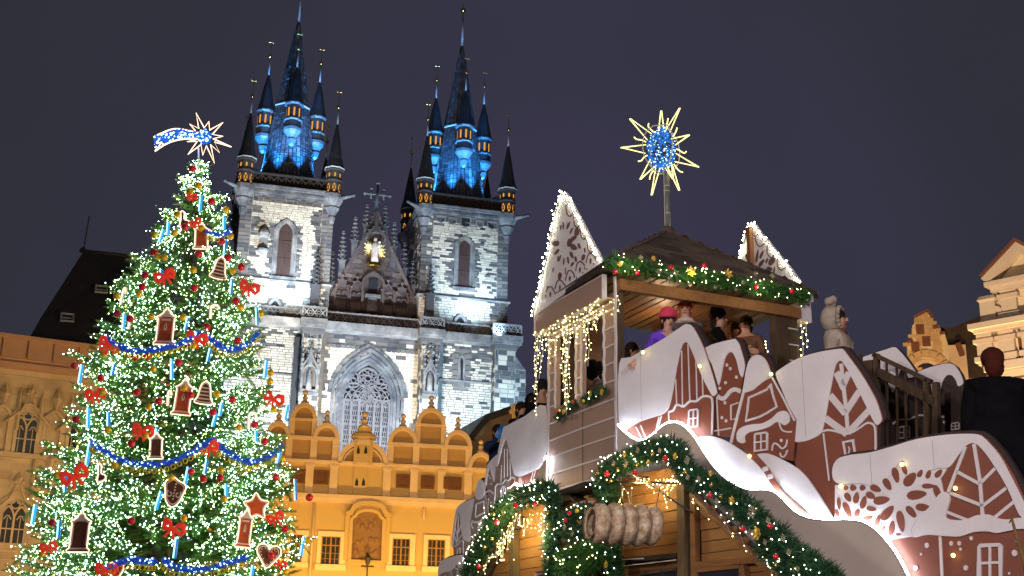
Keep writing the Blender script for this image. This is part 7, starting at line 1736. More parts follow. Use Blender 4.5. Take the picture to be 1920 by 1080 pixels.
back = MB(); back.prism([(xA-0.6, 0), (xA-0.6, zT_-0.05), (xC, zT_-0.05), H7(990, 440, 0.06), H7(1590, 1020, 0.06), (H7(1590, 1020)[0], 0)], 0.06, 0.09); back.build('wall_backing', M_EDGE, ch)
zbb = H7(660, 905)[1]
planks(ch, xA, xB, zbb, zT_, 0.125, 0.02); planks(ch, xA, xB, zLo, zbb-0.1, 0.125, 0.02)
dA, dB = H7(975, 465), H7(1560, 1034)
def clipR(z, a, b):
    t = (z-dA[1])/(dB[1]-dA[1]); x = dA[0]+(dB[0]-dA[0])*t; return a, min(b, x)
zR = H7(1200, 935)[1]; planks(ch, xC, dB[0], zR, dA[1], 0.125, 0.02, clipR); planks(ch, H7(1330, 1000)[0], dB[0]+0.3, zLo-0.2, zR-0.05, 0.125, 0.03, clipR)
def hb(a, b_, w, name, m_=M_TIMBER, y0=-0.05, y1=0.03): m = MB(); m.ribbon([H7(*a), H7(*b_)], w, y0, y1); return m.build(name, m_, ch)
M_POST = mat('olive_weathered_post', (0.13, 0.085, 0.04), nscale=3, namt=0.3, stretch=(6, 6, 0.7), bump=0.3, bscale=8)
hb((898,330), (905,1120), 0.13, 'post', M_POST, -0.06); hb((450,380), (455,1120), 0.05, 'post'); hb((970,455), (980,1120), 0.085, 'post', M_BEAM, -0.04)
hb((972,468), (1400,905), 0.045, 'roof_edge_board', M_PLANK, -0.08); hb((1400,905), (1600,1070), 0.06, 'roof_edge_board', M_PLANK, -0.081)
hb((995,958), (1410,925), 0.06, 'beam', M_BEAM); hb((440,930), (862,893), 0.055, 'black_board', M_EDGE, -0.045); hb((440,925), (640,915), 0.012, 'white_trim', M_ICING, -0.06, -0.045); hb((470,970), (862,925), 0.012, 'white_trim', M_ICING, -0.058, -0.043)
hb((1315,960), (1345,1120), 0.07, 'post', M_BEAM)
m = MB(); q = [H7(610,1012), H7(860,985), H7(860,1130), H7(610,1130)]; m.prism(q, -0.02, 0.0); o = m.build('window', M_PANE, ch); m = MB(); m.ribbon(q, 0.03, -0.04, -0.02, True); m.build('window_frame', M_TIMBER, o)
m = MB(); q = [H7(1000,990), H7(1300,970), H7(1300,1130), H7(1000,1130)]; m.prism(q, -0.02, 0.0); o = m.build('window', M_PANE, ch); m = MB(); m.ribbon(q, 0.035, -0.045, -0.02, True); m.build('window_frame', M_BEAM, o)
# iron bracket and the hanging pastry
bt2 = thing('iron_bracket', 'dark iron bracket reaching out over the stall front', 'bracket', HW_.M)
OBk = -0.30
K = lambda x, y, o=OBk: (lambda q: Vector((q[0], o, q[1])))(hq(*z7r(x, y), o))
for a, b_ in (((440,385),(915,392)),((640,390),(935,585)),((462,340),(655,352))): m = MB(); m.tube([K(*a), K(*b_)], 0.011, 5); m.build('bar', M_IRON, bt2)
m = MB(); m.tube([K(462,385), _hi @ at(*z7r(470,560), 13.84)], 0.008, 5); m.build('hanger', M_IRON, bt2); m = MB(); m.tube([K(935,585), K(935,585, -0.04)], 0.012, 5); m.build('stay', M_IRON, bt2)
m = MB(); m.tube([K(735,392), _hi @ at(*z7r(700,570), 13.98)], 0.006, 4); m.build('hanger', M_IRON, bt2)
M_DOUGH = mat('sugared_dough', (0.42, 0.24, 0.11), (0.62, 0.52, 0.38), nscale=14, namt=0.3, rough=0.75, bump=0.4, bscale=40)
M_DOUGHI = mat('inner_dough', (0.30, 0.17, 0.12), nscale=3, namt=0.15)
pa = thing('pastry_sign', 'giant sugared spiral chimney-cake model hanging from the iron bracket', 'sign', HW_.M)
c0 = _hi @ at(*z7r(285,670), 13.72); c1 = _hi @ at(*z7r(700,688), 13.98); rP = abs(K(500,545)[2]-K(500,830)[2])/2
ax = (c1-c0); Lx = ax.length; ex = ax.normalized(); ey = Vector((0, 1, 0)); ey = (ey-ex*ey.dot(ex)).normalized(); ez = ex.cross(ey)
def Tp(v): return c0+ex*v.z+ey*v.y+ez*v.x
for i in range(5):
    z0_ = -0.05+Lx*i/4.6; w_ = Lx/4.6*1.12; rr = rP*(1.0 if 0 < i < 4 else 0.94); prof = []
    for k in range(11):
        t = k/10; prof.append((rr*(0.60+0.40*math.sin(math.pi*t)**0.6), z0_+w_*t))
    if i == 0: prof = [(rr*0.66, z0_+0.14), (rr*0.68, z0_-0.0), (rr*0.80, z0_-0.03)]+prof
    m = MB(); m.lathe(prof, 0, 0, 28, smooth=True, T=lambda v: Tp(Vector((v.x, v.y, v.z+v.x*0.10))))
    m.build('dough_ring', M_DOUGH, pa)
m = MB(); m.lathe([(rP*0.68, 0.05), (rP*0.62, 0.11), (rP*0.02, 0.12)], 0, 0, 24, smooth=True, T=lambda v: Tp(Vector((v.x, v.y, v.z+v.x*0.10-0.03)))); m.build('hollow_core', M_DOUGHI, pa)

# stall part on the left wing: gable front and counter in between
KO = -0.42
kq = lambda px, py, o=KO: (lambda q: (q[0], q[1]))(lq(px, py, o))
cl = thing('left_chalet', 'lit wooden stall gable with post under the left arch garland', 'stall', LW.M)
x0_, x1_ = kq(905, 1000)[0], kq(1040, 1000)[0]; zt_ = kq(1000, 945)[1]; zb_ = kq(1000, 1100)[1]-0.3
aL, aB = kq(968, 945), kq(880, 1080)
def clipL(z, a, b):
    t = (z-aL[1])/(aB[1]-aL[1]); return max(a, aL[0]+(aB[0]-aL[0])*t), b
planks(cl, aB[0]-1, x1_, zb_, zt_, 0.14, KO+0.02, clipL)
m = MB(); m.ribbon([kq(966,975), kq(968,1100)], 0.16, KO-0.07, KO+0.02); m.build('post', M_POST, cl)
m = MB(); m.ribbon([kq(962,985), kq(905,1100)], 0.12, KO-0.05, KO+0.02); m.build('brace', M_TIMBER, cl)
m = MB(); m.ribbon([kq(958,985), kq(982,982)], 0.14, KO-0.09, KO+0.02); m.build('post_head', M_TIMBER, cl)
cl2 = thing('counter_front', 'stall counter with dark awning edge and flower shelves between the two garland arches', 'stall', LW.M)
Kc = -0.30
cq2 = lambda px, py, o=Kc: lq(px, py, o)
a, b_ = cq2(1045, 938), cq2(1150, 900)
planks(cl2, cq2(1040, 1000)[0], cq2(1128, 1000)[0], cq2(1090, 1100)[1]-0.2, cq2(1090, 930)[1], 0.12, Kc+0.05)
def cb(p, q, w, name, m_, y0=0.0, y1=0.05, o=Kc): m = MB(); m.ribbon([lq(*p, o), lq(*q, o)], w, o+y0, o+y1); return m.build(name, m_, cl2)
cb((1040,944), (1135,910), 0.05, 'awning_edge', M_EDGE, -0.3, 0.1); cb((1085,925), (1112,952), 0.03, 'brace', M_TIMBER, -0.2, 0.0)
M_PINKB = mat('pink_white_shelf_board', (0.42, 0.27, 0.25), nscale=3, namt=0.2)
cb((1040,1030), (1112,1008), 0.035, 'shelf', M_PINKB, -0.25, 0.0); cb((1040,1080), (1130,1058), 0.04, 'shelf', M_PINKB, -0.3, 0.0); cb((1045,1075), (1130,1068), 0.02, 'shelf_edge', M_TIMBER, -0.32, -0.3)
m = MB(); c = Vector((lq(1092, 965, Kc)[0], Kc-0.2, lq(1092, 965, Kc)[1])); P = [on(LW, Kc-0.2)(*p) for p in ((1068,965),(1072,952),(1085,944),(1100,941),(1115,944),(1122,950))]; m.tube(smooth_pts([tuple(p) for p in P], 3), 0.02, 6); ca = m.build('candy_arch', M_ICING); tag(ca, 'white and red striped candy arch over the counter greenery', 'decoration'); ca.matrix_world = LW.M
m = MB(); P2 = smooth_pts([tuple(p) for p in P], 3)
for i in range(0, len(P2)-1, 3): m.tube([P2[i], P2[i+1]], 0.0215, 6)
m.build('red_stripe', M_RED, ca)

# garlands
g1 = garland(FW, [tuple(on(FW, -0.22)(*p)) for p in ((1142,488),(1160,496),(1200,503),(1260,512),(1320,522),(1380,532),(1440,543),(1490,552),(1512,556))], 0.155, 9000, 'bright green roof-edge garland with gold flowers above the tower opening', M_GREENB, 110, 0.085, warm=0.85)
lampsG = [FW.W(*(on(FW, -0.5)(x, y))) for x, y in ((1180, 500), (1300, 520), (1430, 540))]
for p in lampsG: lamp(p, 3.0, (1.0, 0.95, 0.6), 0.05, 'garland_bulb_light')
g2 = garland(HW_, [tuple(on(HW_, -0.18)(*z7r(*p))) for p in ((370,500),(350,430),(345,370),(400,300),(490,240),(600,190),(720,160),(820,150))], 0.20, 9000, 'dark green arch garland over the hanging pastry', M_GREEN, 100, 0.10, warm=0.25)
g3 = garland(HW_, [tuple(on(HW_, -0.18)(*z7r(*p))) for p in ((830,160),(880,240),(930,330),(1020,370),(1130,420),(1250,510),(1330,590),(1420,650),(1490,730),(1580,820),(1700,900),(1820,980),(1900,1050),(1960,1110))], 0.19, 15000, 'long dark green garland sloping down the stall gable to the lower right', M_GREEN, 110, 0.10, warm=0.35)
g3b = garland(HW_, [tuple(on(HW_, -0.22)(*z7r(*p))) for p in ((1440,800),(1500,880),(1600,960),(1700,1030),(1800,1100))], 0.13, 4000, 'second garland strand under the sloping gable garland', M_GREEN, 26, 0.10, warm=0.5)
g4 = garland(LW, [tuple(on(LW, KO-0.25)(*zl(*p))) for p in ((700,560),(640,560),(560,590),(480,605),(420,650),(370,710),(330,800),(290,870),(250,950),(210,1030),(190,1090))], 0.20, 13000, 'arch garland with red balls around the left stall gable', M_GREEN, 150, 0.10, warm=0.5)
g5 = garland(LW, [tuple(on(LW, KO-0.28)(*zl(*p))) for p in ((705,560),(712,700),(705,850),(700,980),(705,1100))], 0.13, 7000, 'vertical teal-lit garland column between the stall openings', M_GREEN, 70, 0.09, warm=0.2)
g6 = garland(LW, [tuple(on(LW, Kc-0.3)(*p)) for p in ((1055,985),(1075,965),(1100,958),(1118,975),(1100,995),(1070,1000),(1060,990))], 0.13, 7000, 'round greenery clump under the candy arch', M_GREEN, 50, 0.09, warm=0.4)
g7 = garland(LW, [tuple(on(LW, Kc-0.34)(*p)) for p in ((1045,1050),(1070,1040),(1100,1030),(1130,1035),(1110,1060),(1075,1068),(1048,1070))], 0.14, 8000, 'yellow-green flower box greenery on the lower shelf', M_GREENB, 60, 0.09, warm=0.8)
g8 = garland(LW, [tuple(on(LW, Kc-0.3)(*p)) for p in ((1135,985),(1145,1010),(1150,1040),(1155,1080),(1155,1100))], 0.12, 5000, 'hanging garland end beneath the pastry', M_GREEN, 24, 0.09, warm=0.2)
for (px, py) in ((1062,782),(1075,770),(1100,750),(1122,738)): pass
g9 = garland(LW, [tuple(on(LW, -0.12)(*p)) for p in ((1045,785),(1052,775),(1065,765),(1078,757))], 0.075, 1800, 'small window-box greenery under the left tower window', M_GREEN, 6, 0.06)
g10 = garland(LW, [tuple(on(LW, -0.12)(*p)) for p in ((1093,752),(1105,745),(1120,737),(1133,730))], 0.075, 1800, 'small window-box greenery under the right tower window', M_GREEN, 6, 0.06)
# curtain lights on the stall walls
def curtain(fr, reg, off, n, label, r=0.0072):
    t = thing('curtain_lights', label, 'string lights', fr.M); pts = []; m = MB()
    for k in range(n):
        px, py = reg(); q = fr.q(px, py, off); pts.append(Vector((q[0], off, q[1])))
    pts.sort(key=lambda p: round(p.x*12)); 
    for a, b_ in zip(pts, pts[1:]):
        if (a-b_).length < 0.28: m.tube([a, b_], 0.0025, 3)
    if m.v: m.build('wire', M_WIRE, t)
    bulbs('bulbs', pts, r, LB_Y, t)
def regA():
    x = rtp.uniform(930, 1032); y0 = 962 if x > 965 else 962+(965-x)*1.6; return x, y0+abs(rtp.gauss(0, 30))
curtain(LW, regA, KO-0.14, 90, 'dense curtain of yellow-white lights under the left arch garland')
def regC():
    t = rtp.random(); return 960-75*t+rtp.gauss(0, 5), 985+110*t+rtp.gauss(0, 6)
curtain(LW, regC, KO-0.16, 36, 'yellow light string following the left sloping garland')
def regB(): return rtp.uniform(1192, 1272), 897+abs(rtp.gauss(0, 9))
curtain(HW_, regB, -0.12, 50, 'bunched warm light string above the iron bracket')
def regD():
    x = rtp.choice([1184, 1225, 1248, 1258, 1165]); return x+rtp.gauss(0, 3), rtp.uniform(905, 955)
curtain(HW_, regD, -0.10, 24, 'drooping warm light drops behind the hanging pastry')
def regE():
    t = rtp.random(); return 1300+170*t+rtp.gauss(0, 5), 935+150*t+rtp.gauss(0, 8)
curtain(HW_, regE, -0.12, 16, 'few warm bulbs along the sloping roof edge board')
lamp(HW_.W(H7(700, 300)[0], -0.35, H7(700, 420)[1]), 17, (1.0, 0.75, 0.28), 0.08, 'string_and_fill_glow')
lamp(LW.W(kq(1000, 990)[0], KO-0.45, kq(1000, 990)[1]), 34, (1.0, 0.82, 0.32), 0.08, 'string_and_fill_glow')
lamp(LW.W(lq(1090, 1000, Kc)[0], Kc-0.6, lq(1090, 1010, Kc)[1]), 9, (1.0, 0.85, 0.45), 0.08, 'string_and_fill_glow')  # small unseen lamp added only to brighten the counter
M_GLG = mat('garland_gold_ball', (0.62, 0.42, 0.10), namt=0, rough=0.2, metal=0.8)
# things tucked into the garlands
LAND2 = [(1141, 495, 'left end of the roof garland'), (1300, 510, 'middle of the roof garland'), (1490, 545, 'right end of the roof garland'), (1180, 985, 'hanging pastry'), (1240, 830, 'top of the right arch garland'), (1130, 900, 'left foot of the right arch'), (1330, 930, 'post beside the sloping garland'), (1410, 965, 'big silver snowflake'),
         (1490, 1040, 'lower end of the sloping garland'), (1040, 935, 'teal garland column'), (985, 935, 'top of the left arch garland'), (900, 1040, 'foot of the left arch garland'), (1062, 770, 'left tower window'), (1115, 740, 'right tower window')]
def where2(px, py, head):
    global LAND
    sv = LAND; LAND = LAND2; s = where(px, py, head); LAND = sv; return s
def poinsettia(fr, off, px, py, w, m_=M_POIN, head='gold glitter flower', cat='flower'):
    q = fr.q(px, py, off); d = (fr.W(q[0], off, q[1])-CAM).dot(FWD); r = w/2*d/FPX; M = fr.M @ Matrix.Translation((q[0], off, q[1])) @ Matrix.Rotation(rtp.uniform(0, 6), 4, 'Y')
    t = thing('glitter_flower', where2(px, py, head), cat, M, 'gold flowers on the garlands')
    for lay, (n, s) in enumerate(((6, 1.0), (5, 0.6))):
        m = MB()
        for k in range(n):
            a = 2*math.pi*k/n+lay*0.5; c, s_ = math.cos(a), math.sin(a); L_ = r*s; W_ = L_*0.30; y = -0.01-lay*0.015
            P = [(0, 0), (L_*0.45, W_), (L_*0.8, W_*0.7), (L_, 0), (L_*0.8, -W_*0.7), (L_*0.45, -W_)]
            V = [Vector((u*c-v*s_, y-0.25*u*u/L_+(0.0 if i in (0, 3) else 0.006), u*s_+v*c)) for i, (u, v) in enumerate(P)]; m.add(V+[v_+Vector((0, 0.003, 0)) for v_ in V], [(0,5,4,3), (0,3,2,1), (6,9,10,11), (6,7,8,9)])
        m.build('petals', m_, t)
    m = MB(); m.ball((0, -0.03, 0), r*0.14, 6, 4); m.build('centre', M_FLAKE, t)
def flake(fr, off, px, py, w, n=8, m_=M_FLAKE, head='champagne glitter snowflake'):
    q = fr.q(px, py, off); d = (fr.W(q[0], off, q[1])-CAM).dot(FWD); r = w/2*d/FPX; m = MB()
    for k in range(n):
        a = 2*math.pi*k/n+0.2; l = r*(1 if k % 2 == 0 else 0.75); c, s_ = math.cos(a), math.sin(a); m.tube([(0, 0, 0), (l*c, -0.02, l*s_)], [r*0.05, r*0.07], 4); m.octa((l*c, -0.02, l*s_), r*0.11)
        for sg in (-0.4, 0.4): m.tube([(l*0.55*c, -0.01, l*0.55*s_), (l*0.85*math.cos(a+sg*0.7), -0.015, l*0.85*math.sin(a+sg*0.7))], r*0.045, 3)
    o_ = m.build('glitter_snowflake', m_); o_.matrix_world = fr.M @ Matrix.Translation((q[0], off, q[1])); tag(o_, where2(px, py, head), 'snowflake', 'glitter snowflakes on the garlands')
def gball(fr, off, px, py, d_=10, m_=M_RED, head='small red ball in the garland,'):
    q = fr.q(px, py, off); d = (fr.W(q[0], off, q[1])-CAM).dot(FWD); r = d_/2*d/FPX; m = MB(); m.ball((0, 0, 0), r, 12, 8); o_ = m.build('garland_bauble', m_); o_.matrix_world = fr.M @ Matrix.Translation((q[0], off, q[1])); tag(o_, where2(px, py, head), 'bauble', 'balls in the garlands')
    c = MB(); c.lathe([(r*0.25, r*0.9), (r*0.25, r*1.15)], 0, 0, 6); c.build('cap', M_CAP, o_)
for x, y in ((573,627),(922,600),(1128,588),(1447,722),(714,636),(1672,750)): gball(FW, -0.42, *z1r(x, y), 10)
for x, y, w in ((1043,627,22),(1275,640,20),(810,545,11),(600,580,12)): poinsettia(FW, -0.43, *z1r(x, y), w)
for x, y, w in ((840,630,12),(945,632,12),(905,668,9),(1365,695,11),(1440,640,10),(1545,655,9),(1320,740,9),(1190,725,9),(1035,712,9),(730,540,10)): flake(FW, -0.42, *z1r(x, y), w)
for x, y in ((765,222),(557,322),(362,328),(1075,475),(1492,690),(1530,900),(1300,712)): gball(HW_, -0.42, *z7r(x, y), 11)
for x, y, w in ((1405,740,28),(1232,510,18),(840,205,15),(490,190,13),(1085,322,13),(655,250,12),(362,955,15)): poinsettia(HW_ if x > 400 else LW, -0.42 if x > 400 else Kc-0.45, *z7r(x, y), w)
for x, y, w in ((1375,590,26),(925,232,18),(500,255,16),(583,165,13),(1005,365,14),(1485,650,14),(1590,770,16),(1630,870,15),(415,255,13),(930,350,13),(735,165,12),(1130,515,12),(1160,620,12),(1235,600,10),(1465,800,12),(1690,985,12)): flake(HW_, -0.42, *z7r(x, y), w)
for x, y in ((293,320),(435,300),(388,375),(570,255),(680,185),(905,315),(1150,485),(1085,405),(1530,960)): gball(HW_, -0.42, *z7r(x, y), 8, M_GLG, 'small gold ball in the garland,')
for x, y in ((480,647),(598,637),(364,750),(255,1025)): gball(LW, KO-0.52, *zl(x, y), 10)
for x, y, w in ((410,690,14),(690,770,14),(560,650,11)): poinsettia(LW, KO-0.5, *zl(x, y), w, head='gold glitter flower in the greenery,')
for x, y in ((675,980),(335,855),(290,905),(680,690),(345,700)): gball(LW, KO-0.5, *zl(x, y), 7, M_GLG, 'small gold ball in the garland,')
for px, py, w in ((1108,738,14),(1130,735,14),(1058,772,12)): poinsettia(LW, -0.24, px, py, w, head='gold glitter flower on the window box,')
for px, py, mm in ((1043,772,M_RED),(1074,754,M_RED),(1094,752,M_GLB),(1049,770,M_GLB)): gball(LW, -0.24, px, py, 6, mm, 'tiny ball on the window box,')
for px, py, w in ((1060,988,14),(1100,960,11),(1075,1000,13),(1108,985,10)): flake(LW, Kc-0.48, px, py, w)
for px, py in ((1068,963),(1082,958),(1098,1000),(1060,975)): gball(LW, Kc-0.48, px, py, 8, M_GLB if px > 1070 else M_RED, 'small ball in the round greenery,')
# twig at the right edge
TW = Fr(1905, 1000, 10.6, -20); tq = lambda x, y: (lambda q: Vector((q[0], 0, q[1])))(TW.q(*z6r(x, y)))
m = MB(); m.tube([tq(1255,712), tq(1275,790), tq(1300,880), tq(1330,970), tq(1360,1150)], [0.008, 0.014, 0.016, 0.018, 0.02], 6)
for (a, b_) in (((1258,725),(1270,708)),((1258,745),(1245,765)),((1280,810),(1295,800)),((1300,880),(1285,895))): m.tube([tq(*a), tq(*b_)], [0.009, 0.004], 4)
o = m.build('gold_twig', mat('gold_brown_twig', (0.16, 0.10, 0.03), nscale=20, namt=0.4)); o.matrix_world = TW.M; tag(o, 'gold-brown twig sticking up in front of the biggest house at the right edge', 'twig')
# ================================================================ visitors on the stairs and the tower
def cloth(n, c):
    m = mat(n, c, nscale=4, namt=0.35, rough=0.9, bump=0.9, bscale=7); m.node_tree.nodes['Principled BSDF'].inputs['Specular IOR Level'].default_value = 0.08; return m
M_SKIN = mat('skin', (0.55, 0.30, 0.20), namt=0.05, rough=0.5); M_EYE = mat('eye_dark', (0.02, 0.015, 0.012), namt=0, rough=0.2); M_LIP = mat('lips', (0.40, 0.12, 0.10), namt=0); M_BOOT = cloth('dark_boot', (0.02, 0.018, 0.016)); M_TROU = cloth('dark_trousers', (0.03, 0.032, 0.04))
def person(loc, face, label, coat, hair, hat=None, hood=None, h=1.72, arms='down', gloves=None, lean=0.0, pom=None, scarf=None, bulk=1.0, skirt=0.62):
    k = h/1.72; loc = Vector(loc)-Vector((0, 0, (1.775 if not (hat or hood) else 1.80)*k)); ob = thing('person', label, 'person', Matrix.Translation(loc) @ Matrix.Rotation(R(face), 4, 'Z') @ Matrix.Rotation(R(lean), 4, 'X'))
    V = []; E = []; Rd = []; Tg = []
    def v(x, y, z, r, par=None, t='c'):
        V.append((x*k, y*k, z*k)); Rd.append((r[0]*k*(bulk if t == 'c' else 1), r[1]*k*(bulk if t == 'c' else 1)) if isinstance(r, tuple) else (r*k*(bulk if t == 'c' else 1),)*2); Tg.append(t)
        if par is not None: E.append((par, len(V)-1))
        return len(V)-1
    pel = v(0, 0, 0.95, (0.165, 0.12)); wa = v(0, 0, 1.10, (0.155, 0.115), pel); ch = v(0, 0.0, 1.28, (0.175, 0.125), wa); sh = v(0, 0, 1.40, (0.13, 0.10), ch); nk = v(0, -0.01, 1.49, 0.055, sh, 's'); hd0 = v(0, -0.02, 1.55, (0.065, 0.075), nk, 's'); hd1 = v(0, -0.02, 1.63, (0.078, 0.095), hd0, 's'); hd2 = v(0, -0.01, 1.69, (0.055, 0.07), hd1, 's')
    for s in (-1, 1):
        hp = v(s*0.10, 0, 0.86, 0.105, pel, 't'); kn = v(s*0.11, -0.01, 0.49, 0.066, hp, 't'); an = v(s*0.115, 0.02, 0.09, 0.045, kn, 'b'); v(s*0.13, -0.14, 0.04, 0.038, an, 'b')
        s0 = v(s*0.175, 0, 1.395, 0.075, sh)
        if arms == 'down': el, wr, dr = (s*0.24, 0.02, 1.12), (s*0.25, -0.05, 0.87), Vector((0, -0.1, -1))
        elif arms == 'rail': el, wr, dr = (s*0.27, -0.12, 1.15), (s*0.22, -0.38, 1.12), Vector((-s*0.3, -0.9, -0.2))
        elif arms == 'photo': el, wr, dr = (s*0.27, -0.20, 1.27), (s*0.09, -0.36, 1.52), Vector((-s*0.2, -0.2, 1))
        elif arms == 'reach': el, wr, dr = ((s*0.30, -0.10, 1.20), (s*0.50, -0.20, 1.02), Vector((s*0.7, -0.3, -0.5))) if s < 0 else ((s*0.26, -0.10, 1.14), (s*0.18, -0.34, 1.10), Vector((-0.5, -0.8, 0)))
        e0 = v(*el, 0.056, s0); w0 = v(*wr, 0.040, e0); dr = dr.normalized()
        g_ = 'g' if gloves else 's'; wv = Vector(wr); pa_ = v(*(wv+dr*0.06), (0.034, 0.024), w0, g_); side = dr.cross(Vector((0.1, 1, 0.2))).normalized()
        for f, (o_, L_) in enumerate(((-0.03, 0.075), (-0.01, 0.088), (0.01, 0.084), (0.03, 0.066))):
            a = wv+dr*0.10+side*o_; f0 = v(*a, 0.011, pa_, g_); f1 = v(*(a+dr*L_*0.5+Vector((0, -0.01, -0.004))), 0.010, f0, g_); v(*(a+dr*L_*0.9+Vector((0, -0.025, -0.012))), 0.008, f1, g_)
        t0 = v(*(wv+dr*0.04+side*(0.042)), 0.012, pa_, g_); v(*(wv+dr*0.085+side*0.065), 0.010, t0, g_)
    me = bpy.data.meshes.new('body'); me.from_pydata(V, E, []); tmp = bpy.data.objects.new('body_rig', me); col.objects.link(tmp)
    sk = tmp.modifiers.new('skin', 'SKIN'); sk.use_smooth_shade = True
    for i, d in enumerate(me.skin_vertices[0].data): d.radius = Rd[i]; d.use_root = (i == 0)
    sb = tmp.modifiers.new('sub', 'SUBSURF'); sb.levels = 1; sb.render_levels = 1
    dg = bpy.context.evaluated_depsgraph_get(); dg.update(); me2 = bpy.data.meshes.new_from_object(tmp.evaluated_get(dg)); bpy.data.objects.remove(tmp); me2.name = 'body'
    me2.materials.clear()
    for m_ in (coat, M_SKIN, M_TROU, M_BOOT, gloves or M_SKIN): me2.materials.append(m_)
    idx = {'c': 0, 's': 1, 't': 2, 'b': 3, 'g': 4}; A = np.array(V); seg = [(a, b) for a, b in E]; mid = np.array([(A[a]+A[b])/2 for a, b in seg]); tg = [Tg[b] for a, b in seg]
    for p in me2.polygons:
        c = np.array(p.center); j = int(np.argmin(((mid-c)**2).sum(1))); p.material_index = idx[tg[j]]; p.use_smooth = True
    bo = put('body', me2, ob)
    if skirt:
        m = MB(); m.lathe([(0.17*k*bulk, 1.12*k), (0.19*k*bulk, 0.95*k), (0.215*k*bulk, 0.75*k), (0.235*k*bulk, skirt*k), (0.05, skirt*k+0.02)], 0, 0, 20, smooth=True, sy=0.78); m.build('coat_skirt', coat, ob)
    m = MB(); m.taper(-0.015*k, 0.015*k, -0.132*k, -0.10*k, 1.588*k, 1.628*k, 0.009*k, 0.004*k); m.build('nose', M_SKIN, bo)
    m = MB(); m.box(-0.025*k, 0.025*k, -0.118*k, -0.10*k, 1.558*k, 1.568*k); m.build('mouth', M_LIP, bo)
    for s in (-1, 1): m = MB(); m.ball((s*0.034*k, -0.108*k, 1.632*k), 0.011*k, 8, 5); m.build('eye', M_EYE, bo); m = MB(); m.ball((s*0.085*k, -0.01*k, 1.61*k), 0.024*k, 8, 5, (0.4, 0.7, 1.2)); m.build('ear', M_SKIN, bo)
    H = MB(); H.ball((0, 0.012*k, 1.665*k), 0.108*k, 14, 9, (0.95, 1.02, 0.95)); H.ball((0, 0.055*k, 1.58*k), 0.085*k, 12, 8, (1, 0.8, 1.25)); H.build('hair', hair, ob)
    if hat:
        m = MB(); m.lathe([(0.116*k, 1.668*k), (0.12*k, 1.68*k), (0.118*k, 1.70*k), (0.112*k, 1.74*k), (0.085*k, 1.785*k), (0.04*k, 1.81*k), (0.005, 1.815*k)], 0, 0.005, 16, smooth=True); ho = m.build('hat', hat, ob)
        m = MB(); m.lathe([(0.118*k, 1.662*k), (0.125*k, 1.672*k), (0.124*k, 1.70*k), (0.117*k, 1.71*k)], 0, 0.005, 16, smooth=True); m.build('brim', hat, ho)
        if pom: m = MB(); [m.ball((0.03*math.cos(i*2.4), 0.03*math.sin(i*2.4), (1.84+0.012*(i % 3))*k), 0.045*k, 8, 5) for i in range(6)]; m.build('pompom', pom, ho)
    if hood:
        m = MB(); m.ball((0, 0.065*k, 1.645*k), 0.145*k, 14, 9, (0.95, 0.9, 1.1)); m.build('hood', hood, ob)
        m = MB()
        for i in range(16): a = i*2*math.pi/16; m.ball((0.105*k*math.cos(a), -0.045*k, (1.63+0.13*math.sin(a))*k), 0.030*k, 6, 4)
        m.build('fur_trim', hood, ob)
        if pom: m = MB(); [m.ball((-0.10*k+0.03*math.cos(i*2.4), 0.03+0.03*math.sin(i*2.4), (1.80+0.02*(i % 3))*k), 0.05*k, 8, 5) for i in range(6)]; m.build('pompom', pom, ob)
    if scarf: m = MB(); m.tube([(0.085*k*math.cos(t), -0.005+0.08*k*math.sin(t), 1.47*k) for t in np.linspace(0, 6.28, 13)], 0.035*k, 7); m.build('scarf', scarf, ob)
    return ob
def stand(px, py, Y): return at(px, py, Y)      # where the top of the head is
C_BLK = cloth('black_coat', (0.005, 0.005, 0.006)); C_BRN = cloth('brown_coat', (0.16, 0.08, 0.045)); C_NAVY = cloth('navy_jacket', (0.02, 0.03, 0.07)); C_PUR = cloth('purple_jacket', (0.16, 0.06, 0.62)); C_CRM = cloth('cream_fur_coat', (0.40, 0.34, 0.27)); C_GRY = cloth('grey_coat', (0.10, 0.09, 0.09))
HR_B = cloth('dark_brown_hair', (0.03, 0.018, 0.012)); HR_O = cloth('ginger_hair', (0.50, 0.13, 0.045)); HR_R = cloth('reddish_hair', (0.06, 0.014, 0.009)); HT_P = cloth('pink_knit_hat', (0.62, 0.06, 0.12)); HT_K = cloth('black_cap', (0.02, 0.02, 0.022)); GL_B = cloth('bright_blue_glove', (0.04, 0.30, 0.85)); SC_W = cloth('white_scarf', (0.5, 0.45, 0.42))
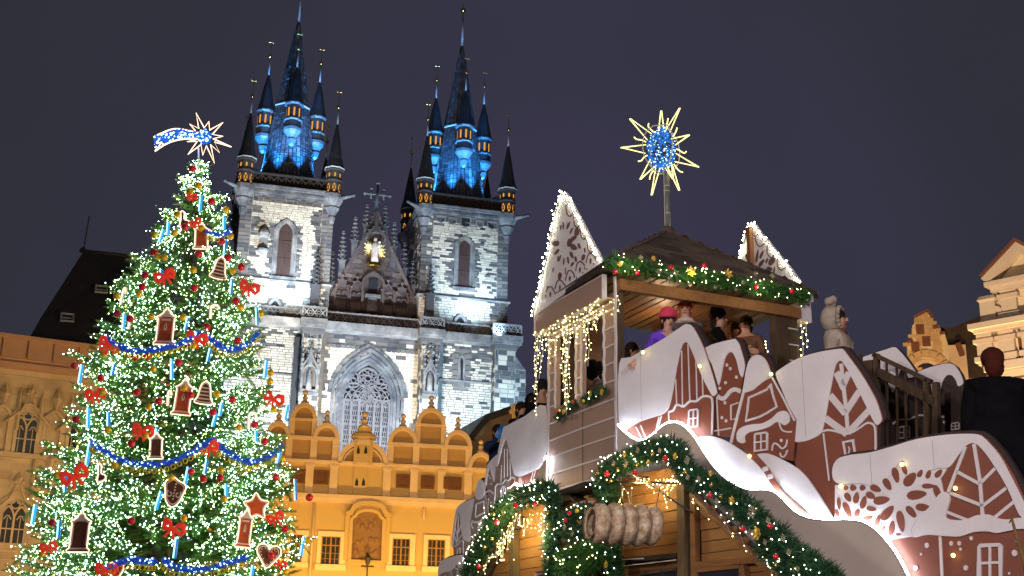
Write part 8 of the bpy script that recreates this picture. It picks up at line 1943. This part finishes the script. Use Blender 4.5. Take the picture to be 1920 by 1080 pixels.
person(stand(1240, 584, 16.2), 15, 'person in pink knit hat and purple jacket leaning over the first snowy roof', C_PUR, HR_B, hat=HT_P, arms='reach', lean=8)
person(stand(1284, 562, 16.7), -10, 'ginger-haired person in grey coat beside the pink-hatted one', C_GRY, HR_O, scarf=SC_W, h=1.76)
person(stand(1345, 575, 17.2), 70, 'person in black cap turned sideways under the plank ceiling', C_BLK, HR_B, hat=HT_K, h=1.8, arms='rail')
person(stand(1398, 590, 17.6), -30, 'person in long brown coat near the right window of the tower', C_BRN, HR_B, h=1.75)
person(stand(1372, 600, 18.3), 40, 'person in brown hood farther back in the tower opening', C_BRN, HR_B, hood=C_BRN, h=1.7)
person(stand(1186, 640, 17.3), 60, 'person with light scarf in the shade behind the left tower post', C_GRY, HR_B, scarf=SC_W, h=1.68)
person(stand(1568, 572, 15.0), 55, 'person in cream fur coat and bobble hood standing above the leaf-gable house', C_CRM, HR_B, hood=C_CRM, pom=C_CRM, h=1.85, arms='down', gloves=C_BLK, bulk=1.3, scarf=C_BRN)
person(stand(1858, 650, 12.75), 170, 'person in long black coat seen from behind on the right stair', C_BLK, HR_R, h=2.05, bulk=1.6, skirt=0.1)
person(stand(1905, 745, 13.2), 150, 'person in black hood at the right edge behind the stair', C_BLK, HR_B, hood=C_BLK, h=1.8, bulk=1.5, skirt=0.1)
person(stand(934, 794, 21.3), 20, 'person in navy jacket raising both blue-gloved hands on the left stair', C_NAVY, HR_B, arms='photo', gloves=GL_B, h=1.75)
person(stand(1000, 735, 19.5), -20, 'person in dark hood close beside the tower wall on the left stair', C_BLK, HR_B, hood=C_BLK, h=1.75)
person(stand(978, 752, 20.4), 30, 'brown-haired person in black coat second from the tower wall on the left stair', C_BLK, HR_B, h=1.72)
person(stand(1017, 712, 18.8), 10, 'person in black cap half hidden by the hanging icicle lights', C_BLK, HR_B, hat=HT_K, h=1.78)
person(stand(1068, 665, 18.3), 80, 'person seen as a dark shape through the left tower window', C_BLK, HR_B, h=1.7)
person(stand(1118, 675, 17.5), 100, 'person in dark hood seen through the right tower window', C_GRY, HR_B, hood=C_BLK, h=1.65)
